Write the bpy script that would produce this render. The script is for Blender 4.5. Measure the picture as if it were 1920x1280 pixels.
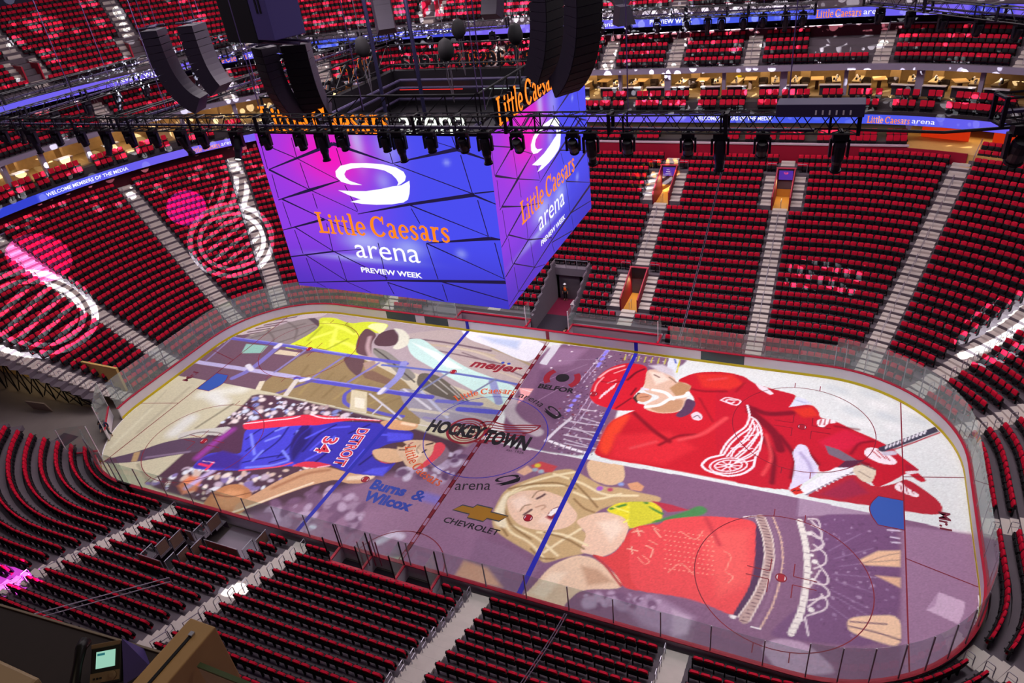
import bpy, bmesh, math, random
import numpy as np
from mathutils import Vector, Matrix
S = bpy.context.scene
COL = S.collection
for o in list(bpy.data.objects):
    bpy.data.objects.remove(o)
random.seed(7)
RNG = np.random.default_rng(11)
PI = math.pi

# ------------------------------------------------------------------ camera, sky, light, exposure
cam = bpy.data.cameras.new('camera')
cam.sensor_width = 36.0
cam.lens = 25.2
cam.clip_start = 0.05
cam.clip_end = 400
camo = bpy.data.objects.new('camera', cam)
camo.location = (21.196, -35.288, 32.95)
camo.rotation_euler = (1.01413, 0.109437, 0.405114)
COL.objects.link(camo)
S.camera = camo
EYE = Vector(camo.location)
W = bpy.data.worlds.new('world')
S.world = W
W.use_nodes = True
W.node_tree.nodes['Background'].inputs[0].default_value = (0.55, 0.30, 0.62, 1)
W.node_tree.nodes['Background'].inputs[1].default_value = 0.16
S.view_settings.view_transform = 'Standard'
S.view_settings.look = 'None'
S.view_settings.exposure = 0.0
S.view_settings.gamma = 1.0
S.view_settings.use_curve_mapping = False


def area(name, loc, size, power, color, aim=None):
    l = bpy.data.lights.new(name, 'AREA')
    l.shape = 'RECTANGLE'
    l.size, l.size_y = size
    l.energy = power
    l.color = color
    o = bpy.data.objects.new(name, l)
    o.location = loc
    if aim:
        o.rotation_euler = (Vector(aim) - Vector(loc)).to_track_quat('-Z', 'Y').to_euler()
    COL.objects.link(o)
    return o


# added fill light overhead, spread out to soften the scoreboard's shadow on the ice
for _y, _p in ((-21, 3000), (-9, 3200), (11, 5000), (21, 5200)):
    area('house_lights', (0, _y, 45), (66, 3), _p, (1.0, 0.90, 0.94))
area('house_lights_far', (4, 12, 44), (70, 4), 12000, (1.0, 0.84, 0.87), (4, 30, 8))  # unseen fill added to brighten the far seats
area('house_lights_end', (-18, 0, 44), (4, 50), 8500, (1.0, 0.84, 0.9), (-45, 4, 8))  # unseen fill added to brighten the left end seats
for _x in (-22, 22):
    area('ice_floods', (_x, 0, 40), (4, 22), 2400, (1.0, 0.97, 1.0), (_x * 0.5, 0, 0))  # unseen fill added towards both ends so the ice stays bright
    bpy.data.lights[-1].spread = math.radians(80)


# ------------------------------------------------------------------ helpers
def lin(c):
    return c / 12.92 if c <= 0.04045 else ((c + 0.055) / 1.055) ** 2.4


def rgb(h):
    h = h.lstrip('#')
    return tuple(lin(int(h[i:i + 2], 16) / 255) for i in (0, 2, 4))


MATS = {}


def mat(name, color, rough=0.6, metal=0.0, emit=0.0, noise=0.0, scale=3.0, spec=0.3):
    """A painted / plain material; noise mottles the colour (wear)."""
    if name in MATS:
        return MATS[name]
    m = bpy.data.materials.new(name)
    m.use_nodes = True
    nt = m.node_tree
    b = nt.nodes['Principled BSDF']
    c = rgb(color) if isinstance(color, str) else color
    b.inputs['Base Color'].default_value = (*c, 1)
    b.inputs['Roughness'].default_value = rough
    b.inputs['Metallic'].default_value = metal
    b.inputs['Specular IOR Level'].default_value = spec
    if emit:
        b.inputs['Emission Color'].default_value = (*c, 1)
        b.inputs['Emission Strength'].default_value = emit
        b.inputs['Base Color'].default_value = (0.02, 0.02, 0.02, 1)
    if noise:
        tc = nt.nodes.new('ShaderNodeTexCoord')
        n = nt.nodes.new('ShaderNodeTexNoise')
        n.inputs['Scale'].default_value = scale
        n.inputs['Detail'].default_value = 6
        r = nt.nodes.new('ShaderNodeMapRange')
        r.inputs['To Min'].default_value = 1 - noise
        r.inputs['To Max'].default_value = 1 + noise
        mx = nt.nodes.new('ShaderNodeMix')
        mx.data_type = 'RGBA'
        mx.blend_type = 'MULTIPLY'
        mx.inputs['Factor'].default_value = 1
        mx.inputs['A'].default_value = (*c, 1)
        nt.links.new(tc.outputs['Object'], n.inputs['Vector'])
        nt.links.new(n.outputs['Fac'], r.inputs['Value'])
        nt.links.new(r.outputs['Result'], mx.inputs['B'])
        nt.links.new(mx.outputs['Result'], b.inputs['Base Color'])
    MATS[name] = m
    return m


def vcol_mat(name, emit=0.0, rough=0.5):
    """Colours come from the mesh's own colour attribute (a printed or projected picture)."""
    if name in MATS:
        return MATS[name]
    m = bpy.data.materials.new(name)
    m.use_nodes = True
    nt = m.node_tree
    b = nt.nodes['Principled BSDF']
    a = nt.nodes.new('ShaderNodeAttribute')
    a.attribute_name = 'picture'
    if emit:
        nt.links.new(a.outputs['Color'], b.inputs['Emission Color'])
        b.inputs['Emission Strength'].default_value = emit
        b.inputs['Base Color'].default_value = (0.01, 0.01, 0.01, 1)
    else:
        nt.links.new(a.outputs['Color'], b.inputs['Base Color'])
    b.inputs['Roughness'].default_value = rough
    b.inputs['Specular IOR Level'].default_value = 0.15
    MATS[name] = m
    return m


def glass_mat(name, tint=(0.9, 0.97, 0.95), alpha=0.12):
    if name in MATS:
        return MATS[name]
    m = bpy.data.materials.new(name)
    m.use_nodes = True
    nt = m.node_tree
    for n in list(nt.nodes):
        if n.type != 'OUTPUT_MATERIAL':
            nt.nodes.remove(n)
    out = nt.nodes['Material Output']
    t = nt.nodes.new('ShaderNodeBsdfTransparent')
    t.inputs[0].default_value = (*tint, 1)
    g = nt.nodes.new('ShaderNodeBsdfGlossy')
    g.inputs['Roughness'].default_value = 0.03
    g.inputs['Color'].default_value = (1, 1, 1, 1)
    d = nt.nodes.new('ShaderNodeBsdfDiffuse')
    d.inputs['Color'].default_value = (0.7, 0.75, 0.75, 1)
    lw = nt.nodes.new('ShaderNodeLayerWeight')
    lw.inputs['Blend'].default_value = 0.5
    pw = nt.nodes.new('ShaderNodeMath')
    pw.operation = 'POWER'
    pw.inputs[1].default_value = 4.5
    fr = nt.nodes.new('ShaderNodeMath')
    fr.operation = 'MULTIPLY_ADD'
    fr.inputs[1].default_value = 0.45
    fr.inputs[2].default_value = 0.02
    nt.links.new(lw.outputs['Facing'], pw.inputs[0])
    nt.links.new(pw.outputs[0], fr.inputs[0])
    mx = nt.nodes.new('ShaderNodeMixShader')
    mx2 = nt.nodes.new('ShaderNodeMixShader')
    mx2.inputs[0].default_value = alpha
    nt.links.new(t.outputs[0], mx2.inputs[1])
    nt.links.new(d.outputs[0], mx2.inputs[2])
    nt.links.new(fr.outputs[0], mx.inputs[0])
    nt.links.new(mx2.outputs[0], mx.inputs[1])
    nt.links.new(g.outputs[0], mx.inputs[2])
    nt.links.new(mx.outputs[0], out.inputs[0])
    MATS[name] = m
    return m


def setp(o, label=None, cat=None, group=None, kind=None):
    if label:
        o['label'] = label
    if cat:
        o['category'] = cat
    if group:
        o['group'] = group
    if kind:
        o['kind'] = kind
    return o


def empty(name, loc=(0, 0, 0), rz=0.0, label=None, cat=None, group=None):
    o = bpy.data.objects.new(name, None)
    o.location = loc
    o.rotation_euler = (0, 0, rz)
    o.empty_display_size = 0.1
    COL.objects.link(o)
    return setp(o, label, cat, group)


def copy_tree(o, parent=None):
    c = o.copy()
    COL.objects.link(c)
    if parent:
        c.parent = parent
    for ch in list(o.children):
        copy_tree(ch, c)
    return c


class MB:
    """Collects boxes, tubes, prisms and sheets; build() links them as one mesh object."""

    def __init__(self):
        self.v = []
        self.f = []

    def add(self, vs, fs):
        n = len(self.v)
        self.v += [tuple(p) for p in vs]
        self.f += [tuple(i + n for i in f) for f in fs]
        return self

    def box(self, c, s, rz=0.0, rx=0.0, ry=0.0):
        M = Matrix.Translation(c) @ Matrix.Rotation(rz, 4, 'Z') @ Matrix.Rotation(ry, 4, 'Y') @ Matrix.Rotation(rx, 4, 'X')
        h = [x / 2 for x in s]
        vs = [M @ Vector((sx * h[0], sy * h[1], sz * h[2])) for sz in (-1, 1) for sy in (-1, 1) for sx in (-1, 1)]
        return self.add(vs, [(0, 2, 3, 1), (4, 5, 7, 6), (0, 1, 5, 4), (2, 6, 7, 3), (0, 4, 6, 2), (1, 3, 7, 5)])

    def mm(self, a, b):
        return self.box([(a[i] + b[i]) / 2 for i in range(3)], [abs(b[i] - a[i]) for i in range(3)])

    def tube(self, pts, r, n=6, closed=False):
        pts = [Vector(p) for p in pts]
        N = len(pts)
        rings = []
        for i, p in enumerate(pts):
            if closed:
                d = pts[(i + 1) % N] - pts[i - 1]
            else:
                d = pts[min(i + 1, N - 1)] - pts[max(i - 1, 0)]
            if d.length < 1e-9:
                d = Vector((0, 0, 1))
            d.normalize()
            u = d.cross(Vector((0, 0, 1)))
            if u.length < 0.05:
                u = d.cross(Vector((1, 0, 0)))
            u.normalize()
            w = d.cross(u)
            rr = r[i] if isinstance(r, (list, tuple)) else r
            rings.append([p + u * (rr * math.cos(2 * PI * k / n)) + w * (rr * math.sin(2 * PI * k / n)) for k in range(n)])
        vs = [q for R in rings for q in R]
        fs = []
        for i in range(N if closed else N - 1):
            j = (i + 1) % N
            for k in range(n):
                fs.append((i * n + k, i * n + (k + 1) % n, j * n + (k + 1) % n, j * n + k))
        if not closed:
            fs.append(tuple(range(n))[::-1])
            fs.append(tuple((N - 1) * n + k for k in range(n)))
        return self.add(vs, fs)

    def prism(self, poly, z0, z1):
        """poly: xy points; extruded from z0 to z1."""
        n = len(poly)
        vs = [(x, y, z0) for x, y in poly] + [(x, y, z1) for x, y in poly]
        fs = [tuple(range(n))[::-1], tuple(range(n, 2 * n))]
        fs += [(i, (i + 1) % n, n + (i + 1) % n, n + i) for i in range(n)]
        return self.add(vs, fs)

    def lathe(self, prof, c=(0, 0, 0), n=16, M=None):
        """prof: (radius, height) pairs turned about z."""
        vs = []
        for r, z in prof:
            for k in range(n):
                p = Vector((r * math.cos(2 * PI * k / n), r * math.sin(2 * PI * k / n), z))
                p = (M @ p if M else p) + Vector(c)
                vs.append(p)
        fs = []
        for i in range(len(prof) - 1):
            for k in range(n):
                fs.append((i * n + k, i * n + (k + 1) % n, (i + 1) * n + (k + 1) % n, (i + 1) * n + k))
        fs.append(tuple(range(n))[::-1])
        fs.append(tuple((len(prof) - 1) * n + k for k in range(n)))
        return self.add(vs, fs)

    def mesh(self, name, m):
        me = bpy.data.meshes.new(name)
        me.from_pydata(self.v, [], self.f)
        me.validate()
        me.update()
        if m:
            me.materials.append(m)
        return me

    def build(self, name, m, parent=None, smooth=False, bevel=0.0):
        me = self.mesh(name, m)
        if smooth:
            me.polygons.foreach_set('use_smooth', [True] * len(me.polygons))
        o = bpy.data.objects.new(name, me)
        COL.objects.link(o)
        if parent:
            o.parent = parent
        if bevel:
            b = o.modifiers.new('bevel', 'BEVEL')
            b.width = bevel
            b.segments = 2
            b.limit_method = 'ANGLE'
        return o


def fast_mesh(name, V, F4, m, parent=None):
    """V: n x 3 array; F4: faces, all quads (m x 4 array)."""
    me = bpy.data.meshes.new(name)
    V = np.ascontiguousarray(V, dtype=np.float32)
    F4 = np.ascontiguousarray(F4, dtype=np.int32)
    me.vertices.add(len(V))
    me.vertices.foreach_set('co', V.ravel())
    me.loops.add(F4.size)
    me.loops.foreach_set('vertex_index', F4.ravel())
    me.polygons.add(len(F4))
    me.polygons.foreach_set('loop_start', np.arange(0, F4.size, 4, dtype=np.int32))
    me.update(calc_edges=True)
    me.validate()
    for x in (m if isinstance(m, (list, tuple)) else [m]):
        me.materials.append(x)
    o = bpy.data.objects.new(name, me)
    COL.objects.link(o)
    if parent:
        o.parent = parent
    return o


def text_mesh(name, body, size, m, parent=None, M=None, extrude=0.0, offset=0.0, align='CENTER', shear=0.0, spacing=1.0, xs=1.0, font=None):
    """Lettering as its own mesh: x along the line, y up; M places it."""
    cu = bpy.data.curves.new(name, 'FONT')
    cu.body = body
    cu.size = size
    cu.extrude = extrude
    cu.offset = offset
    cu.align_x = align
    cu.align_y = 'CENTER'
    cu.shear = shear
    cu.space_character = spacing
    cu.resolution_u = 3
    if font:
        cu.font = font
    o = bpy.data.objects.new(name, cu)
    COL.objects.link(o)
    bpy.context.view_layer.update()
    me = bpy.data.meshes.new_from_object(o.evaluated_get(bpy.context.evaluated_depsgraph_get()))
    bpy.data.objects.remove(o)
    me.name = name
    if xs != 1.0:
        me.transform(Matrix.Diagonal((xs, 1, 1, 1)))
    if M is not None:
        me.transform(M)
    me.materials.clear()
    me.materials.append(m)
    o = bpy.data.objects.new(name, me)
    COL.objects.link(o)
    if parent:
        o.parent = parent
    return o


def frame(origin, xdir, ydir):
    x = Vector(xdir).normalized()
    y = Vector(ydir).normalized()
    z = x.cross(y)
    return Matrix(((x.x, y.x, z.x, origin[0]), (x.y, y.y, z.y, origin[1]), (x.z, y.z, z.z, origin[2]), (0, 0, 0, 1)))


ORD = ('first second third fourth fifth sixth seventh eighth ninth tenth eleventh twelfth thirteenth fourteenth fifteenth sixteenth '
       'seventeenth eighteenth nineteenth twentieth twenty-first twenty-second twenty-third twenty-fourth twenty-fifth twenty-sixth '
       'twenty-seventh twenty-eighth twenty-ninth thirtieth').split()
ORD += ['thirty-' + w for w in ORD[:9]] + ['fortieth'] + ['forty-' + w for w in ORD[:9]] + ['fiftieth'] + ['fifty-' + w for w in ORD[:9]] + ['sixtieth'] + ['sixty-' + w for w in ORD[:9]]
ORD += ['seventieth'] + ['seventy-' + w for w in ORD[:9]] + ['eightieth'] + ['eighty-' + w for w in ORD[:9]]

# common materials
RED = mat('seat_red', '#b80a2c', 0.75, noise=0.08, scale=1.5, spec=0.15)
BLACK = mat('seat_black', '#141216', 0.6, spec=0.2)
CONC = mat('bowl_concrete', '#5a5058', 0.85, noise=0.15, scale=1.2)
STEP = mat('step_concrete', '#b9aea8', 0.8, noise=0.1, scale=2.0)
STEEL = mat('steel', '#b8b6bc', 0.35, 0.8)
REDP = mat('red_paint', '#a80e2e', 0.5)
WHITEP = mat('white_panel', '#dcd6dc', 0.45)
DARK = mat('dark_metal', '#121016', 0.5, 0.3)
PLUM = mat('violet_grey_metal', '#3a3350', 0.5, 0.2)
GLASS = glass_mat('rink_glass')
GLASS2 = glass_mat('clear_glass', (0.95, 0.97, 0.97), 0.05)
# ------------------------------------------------------------------ the seating bowl: rounded rings round the rink
HX, HY = 20.5, 4.42
ZC = [1.31, 1.54, 1.83, 2.17, 2.54, 2.91, 3.29, 3.66, 4.04, 4.43, 4.83, 5.24, 5.64, 6.05, 6.45, 6.86, 7.26, 7.68, 8.1, 8.52, 8.93, 9.34, 9.78, 10.2, 10.62, 11.04, 11.5]
ZT = [z - 0.68 for z in ZC]          # tread height of each row


def zt(t):
    t = max(0.0, min(t, len(ZT) - 1.001))
    i = int(t)
    return ZT[i] + (ZT[i + 1] - ZT[i]) * (t - i)


def radii(t):
    return 10.88 + 0.85 * t, 9.48 + 0.9 * t


def loop_base(xbreaks=(), n=18, step=1.0):
    """Common parameters of every ring: (cx, cy, ux, uy); the far side runs from +x to -x, then the left end, the near side, the right end."""
    xs = sorted(set([round(-HX + i * step, 3) for i in range(int(2 * HX / step) + 1)] + [HX] + [b for b in xbreaks]))
    B = []
    for x in reversed(xs):
        B.append((x, HY, 0, 1))
    for i in range(1, n):
        a = PI / 2 + PI / 2 * i / n
        B.append((-HX, HY, math.cos(a), math.sin(a)))
    for i in range(9):
        B.append((-HX, HY - 2 * HY * i / 8, -1, 0))
    for i in range(1, n):
        a = PI + PI / 2 * i / n
        B.append((-HX, -HY, math.cos(a), math.sin(a)))
    for x in xs:
        B.append((x, -HY, 0, -1))
    for i in range(1, n):
        a = -PI / 2 + PI / 2 * i / n
        B.append((HX, -HY, math.cos(a), math.sin(a)))
    for i in range(9):
        B.append((HX, -HY + 2 * HY * i / 8, 1, 0))
    for i in range(1, n):
        a = PI / 2 * i / n
        B.append((HX, HY, math.cos(a), math.sin(a)))
    return B


def rp(b, t=None, R=None):
    rx, ry = radii(t) if R is None else R
    return b[0] + b[2] * rx, b[1] + b[3] * ry


# openings cut out of the far side of the bowl: (x0, x1, first row, last row)
VOMS = [(5.35, 6.85, 3.5, 7.5), (5.35, 6.85, 16.5, 20.5), (16.05, 17.55, 16.5, 20.5), (-6.85, -5.35, 3.5, 7.5), (-6.85, -5.35, 16.5, 20.5), (-17.55, -16.05, 16.5, 20.5)]
BENCH = (-9.2, 9.6, -1, 1.5)
TUNNEL = (-1.9, 1.5, -1, 7.5)
HOLES = VOMS + [BENCH, TUNNEL]
NEARH = [(-12.4, -8.4, -1, 2.5), (-12.9, -11.2, 2.4, 5.5), (-3.4, 3.6, -1, 0.5)]
XB = sorted({v for h in HOLES + NEARH for v in h[:2]})
BASE = loop_base(XB)


def in_hole(x, y, k, pad=0.0):
    """Whether row k at (x, y) falls in an opening."""
    if y > 8:
        for x0, x1, k0, k1 in HOLES:
            if x0 - pad < x < x1 + pad and k0 < k < k1:
                return True
    if y < -8:
        for x0, x1, k0, k1 in NEARH:
            if x0 - pad < x < x1 + pad and k0 < k < k1:
                return True
    # the machine gate in the near-left corner
    if x < -26 and y < 0:
        if -11.0 + 0.27 * (x + 29.1) - pad < y < -6.3 + 0.2235 * (x + 34.8) + pad:
            return True
    return False


def top_row(x, y):
    """Last row there: the sides stop under the boxes, the ends run higher."""
    return 22 if abs(x) < 22.6 else (23 if x > 0 and y > 0 and x < 30 else 25)


bowl = MB()
for k in range(0, 26):
    n = len(BASE)
    for i in range(n):
        a, b = BASE[i], BASE[(i + 1) % n]
        mx, my = [(p + q) / 2 for p, q in zip(rp(a, k), rp(b, k))]
        if in_hole(mx, my, k) or k > top_row(mx, my):
            continue
        t0, t1 = k - 0.62, k + 0.38
        z0 = ZT[k - 1] if k else 0.0
        if in_hole(mx, my, k - 1):
            z0 = 0.0 if k < 9 else z0 - 1
        p = [rp(a, t0), rp(b, t0), rp(b, t1), rp(a, t1)]
        z = ZT[k]
        bowl.add([(*p[0], z), (*p[1], z), (*p[2], z), (*p[3], z)], [(0, 1, 2, 3)])
        bowl.add([(*p[0], z0), (*p[1], z0), (*p[1], z), (*p[0], z)], [(0, 1, 2, 3)])
setp(bowl.build('floor_stepped_bowl', CONC), kind='structure')

fl = MB()
fl.mm((-64, -52, -0.3), (64, 52, -0.06))
setp(fl.build('floor', mat('event_floor', '#6b625e', 0.7, noise=0.2, scale=0.6)), kind='structure')

# ------------------------------------------------------------------ stairs between the blocks of seats
# (name for labels, base x, base y, direction, first row, last row, half width)
AISLES = [
    ('far stairs between the two doorways', (6.1, 13.9), (0, 1), [(0, 3), (8, 16), (21, 22)], 0.6),
    ('long pale far stairs below the second doorway', (16.8, 13.9), (0, 1), [(0, 16), (21, 22)], 0.6),
    ('far stairs under the scoreboard', (-6.1, 13.9), (0, 1), [(0, 3), (8, 16), (21, 22)], 0.6),
    ('far stairs behind the scoreboard', (-16.8, 13.9), (0, 1), [(0, 16), (21, 22)], 0.6),
    ('long pale stairs climbing to the tan platform', (24.7, 13.4), (0.285, 0.958), [(0, 23)], 0.68),
    ('striped corner stairs nearest the far corner glass', (27.6, 11.2), (0.72, 0.69), [(0, 25)], 0.7),
    ('corner stairs at the end of the far corner glass', (30.6, 8.0), (0.92, 0.39), [(0, 25)], 0.65),
    ('stairs behind the goal with the red trademark letters', (31.4, -0.3), (1, 0), [(0, 25)], 0.62),
    ('stairs beside the nearest rink corner', (29.6, -9.2), (0.8, -0.6), [(0, 25)], 0.65),
    ('stairs next to the left edge of the scoreboard', (-27.6, 11.2), (-0.72, 0.69), [(0, 25)], 0.7),
    ('long stairs running up to the media ribbon', (-30.6, 8.2), (-0.92, 0.39), [(0, 25)], 0.68),
    ('stairs crossed by the white light emblem', (-31.6, 0.6), (-0.995, 0.1), [(0, 25)], 0.65),
    ('last stairs before the machine tunnel', (-31.4, -4.6), (-0.97, -0.2), [(0, 25)], 0.55),
    ('near stairs by the corner seats', (-16.8, -13.9), (0, -1), [(0, 22)], 0.6),
    ('near stairs beside the penalty boxes', (-6.1, -13.9), (0, -1), [(0, 22)], 0.6),
    ('near pale stairs with the hoop rails', (6.1, -13.9), (0, -1), [(0, 22)], 0.6),
    ('near stairs at the bottom edge', (16.8, -13.9), (0, -1), [(0, 22)], 0.6),
]
for a in AISLES:
    pass


def ring_hit(p, d, t):
    """Where the line p + s d meets ring t."""
    lo, hi = -6.0, 60.0
    rx, ry = radii(t)

    def f(s):
        x, y = abs(p[0] + d[0] * s), abs(p[1] + d[1] * s)
        if x <= HX:
            return (y - HY) / ry - 1
        if y <= HY:
            return (x - HX) / rx - 1
        return math.hypot((x - HX) / rx, (y - HY) / ry) - 1
    for _ in range(50):
        m = (lo + hi) / 2
        if f(m) < 0:
            lo = m
        else:
            hi = m
    return p[0] + d[0] * lo, p[1] + d[1] * lo


def in_aisle(x, y, k, pad):
    for nm, p, d, spans, hw in AISLES:
        if (x - p[0]) * d[0] + (y - p[1]) * d[1] < -2:
            continue
        if abs((x - p[0]) * d[1] - (y - p[1]) * d[0]) < hw + pad:
            return True
    # steps beside the doorways
    if y > 8:
        for x0, x1, k0, k1 in VOMS:
            if k0 - 0.6 < k < k1 + 0.4 and x0 - 0.95 - pad < x < x1 + 0.95 + pad:
                return True
    return False


def stair_mesh(rows, centre, d, hw):
    """Two steps to a row: a slab on the tread and a half-height block against the next riser."""
    s = MB()
    ang = math.atan2(d[1], d[0]) - PI / 2
    for k in rows:
        c0, c1 = centre(k - 0.6), centre(k + 0.4)
        cm = ((c0[0] + c1[0]) / 2, (c0[1] + c1[1]) / 2)
        L = math.hypot(c1[0] - c0[0], c1[1] - c0[1])
        z0 = ZT[k]
        z1 = ZT[k + 1] if k + 1 < len(ZT) else z0 + 0.4
        s.box((cm[0], cm[1], z0 + 0.012), (2 * hw, L, 0.03), ang)
        q = (cm[0] + (c1[0] - cm[0]) * 0.5, cm[1] + (c1[1] - cm[1]) * 0.5)
        s.box((q[0], q[1], (z0 + (z0 + z1) / 2) / 2), (2 * hw, L / 2, (z1 - z0) / 2), ang)
    return s


RAILS = []          # (stairs, order from the ice, x, y, z, angle, kind)
for nm, p, d, spans, hw in AISLES:
    rows = [k for a, b in spans for k in range(a, b + 1) if not in_hole(*ring_hit(p, d, k), k)]
    rows = [k for k in rows if k <= top_row(*ring_hit(p, d, k))]
    cen = lambda t, p=p, d=d: ring_hit(p, d, t)
    setp(stair_mesh(rows, cen, d, hw).build('aisle_stairs', STEP), nm[0].upper() + nm[1:] + ', concrete' if 'pale' not in nm else nm[0].upper() + nm[1:], 'stairs', 'aisle stairs of the lower seating')
    ang = math.atan2(d[1], d[0]) - PI / 2
    side = 1 if p[1] > 0 else -1
    for j, k in enumerate(rows):
        c = cen(k - 0.1)
        if p[1] < 0 and abs(d[0]) < 0.1 or abs(p[0]) > 26:
            off = -hw + 0.12 if p[0] < 0 else hw - 0.12
            kind = 'hoop'
            if k > 8 and k % 2:
                continue
            n = (math.cos(ang) * off, math.sin(ang) * off)
        else:
            kind = 'bar'
            if (k - 1) % 3 or (k + 2) not in rows:
                continue
            n = (0, 0)
        RAILS.append((nm, len([r for r in RAILS if r[0] == nm]), c[0] + n[0], c[1] + n[1], k, ang, kind, d))
# stairs on both sides of each doorway on the far side
for vi, (x0, x1, k0, k1) in enumerate(VOMS):
    for sx, sd in ((x0 - 0.5, 'far-left'), (x1 + 0.5, 'far-right')):
        rows = list(range(int(k0 + 0.5), int(k1 + 0.5)))
        s = stair_mesh(rows, lambda t, sx=sx: (sx, HY + radii(t)[1]), (0, 1), 0.48)
        where = ['lower doorway beside the players tunnel', 'upper doorway with the white-lettered sign', 'upper doorway with the pink puck sign', 'lower doorway under the scoreboard', 'upper doorway behind the scoreboard', 'hidden doorway behind the scoreboard'][vi]
        setp(s.build('doorway_steps', STEP), 'Short pale steps on the %s side of the %s' % ('left' if sd == 'far-left' else 'right', where), 'steps', 'steps beside the doorways')
# ------------------------------------------------------------------ the ice and its barrier
FT = 0.3048
L2, W2, RC = 30.48, 12.95, 8.53


def rink_path(inset=0.0, n=20):
    """Closed outline of the rink, counter-clockwise from the middle of the right end."""
    r = RC - inset
    P = []
    for cx, cy, a0 in ((L2 - RC, W2 - RC, 0), (-(L2 - RC), W2 - RC, PI / 2), (-(L2 - RC), -(W2 - RC), PI), (L2 - RC, -(W2 - RC), 1.5 * PI)):
        for i in range(n + 1):
            a = a0 + PI / 2 * i / n
            P.append((cx + r * math.cos(a), cy + r * math.sin(a)))
    return P


def strip(mb, P, w, z, closed=False):
    """A flat painted line of width w along P."""
    n = len(P)
    A = []
    for i in range(n):
        p0, p1 = (P[i - 1], P[(i + 1) % n]) if closed else (P[max(i - 1, 0)], P[min(i + 1, n - 1)])
        d = Vector((p1[0] - p0[0], p1[1] - p0[1]))
        d.normalize()
        A.append((P[i][0] - d.y * w / 2, P[i][1] + d.x * w / 2, z))
        A.append((P[i][0] + d.y * w / 2, P[i][1] - d.x * w / 2, z))
    fs = [(2 * i, 2 * i + 1, 2 * ((i + 1) % n) + 1, 2 * ((i + 1) % n)) for i in range(n if closed else n - 1)]
    mb.add(A, fs)


def circ(cx, cy, r, n=64, a0=0, a1=2 * PI):
    return [(cx + r * math.cos(a0 + (a1 - a0) * i / n), cy + r * math.sin(a0 + (a1 - a0) * i / n)) for i in range(n + (0 if a1 - a0 > 6.28 else 1))]


ice = empty('ice_sheet', (0, 0, 0), 0, 'Hockey ice sheet with painted lines and sponsor logos', 'ice rink')
m_ice = mat('white_ice', '#e4e2e8', 0.25, noise=0.03, scale=0.3, spec=0.25)
im = MB()
im.prism(rink_path(), -0.05, 0.0)
im.build('ice_surface', m_ice, ice)
ZL = 0.012          # painted lines
LRED, LBLUE = mat('line_red', '#7d1026', 0.5), mat('line_blue', '#1b1fa8', 0.5)


def side_y(x):
    """Half width of the ice at x."""
    if abs(x) <= L2 - RC:
        return W2
    return W2 - RC + math.sqrt(max(0, RC * RC - (abs(x) - (L2 - RC)) ** 2))


def line_part(name, m, segs, w, label=None, closed=False, z=ZL):
    mb = MB()
    for P in segs:
        strip(mb, P, w, z, closed)
    o = mb.build(name, m, ice)
    return setp(o, label)


for x in (-89 * FT, 89 * FT):
    y = side_y(x) - 0.03
    line_part('goal_line', LRED, [[(x, -y), (x, y)]], 0.075)
for x in (-25.5 * FT, 25.5 * FT):
    line_part('blue_line', LBLUE, [[(x, -W2 + 0.03), (x, W2 - 0.03)]], 0.305)
mb = MB()
for sx in (-0.12, 0.12):
    strip(mb, [(sx, -W2 + 0.03), (sx, W2 - 0.03)], 0.06, ZL)
for i in range(18):
    y0 = -W2 + 0.03 + (2 * W2 - 0.06) * i / 18
    strip(mb, [(0, y0), (0, y0 + 0.8)], 0.28, ZL)
setp(mb.build('centre_line', LRED, ice), 'red centre line broken by white checks')
line_part('centre_circle', LBLUE, [circ(0, 0, 15 * FT)], 0.06, closed=True)
setp(MB().prism(circ(0, 0, 0.15, 20), 0, ZL).build('centre_spot', LBLUE, ice), None)
line_part('referee_crease', LRED, [circ(0, -W2, 10 * FT, 32, 0, PI)], 0.06)
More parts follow.
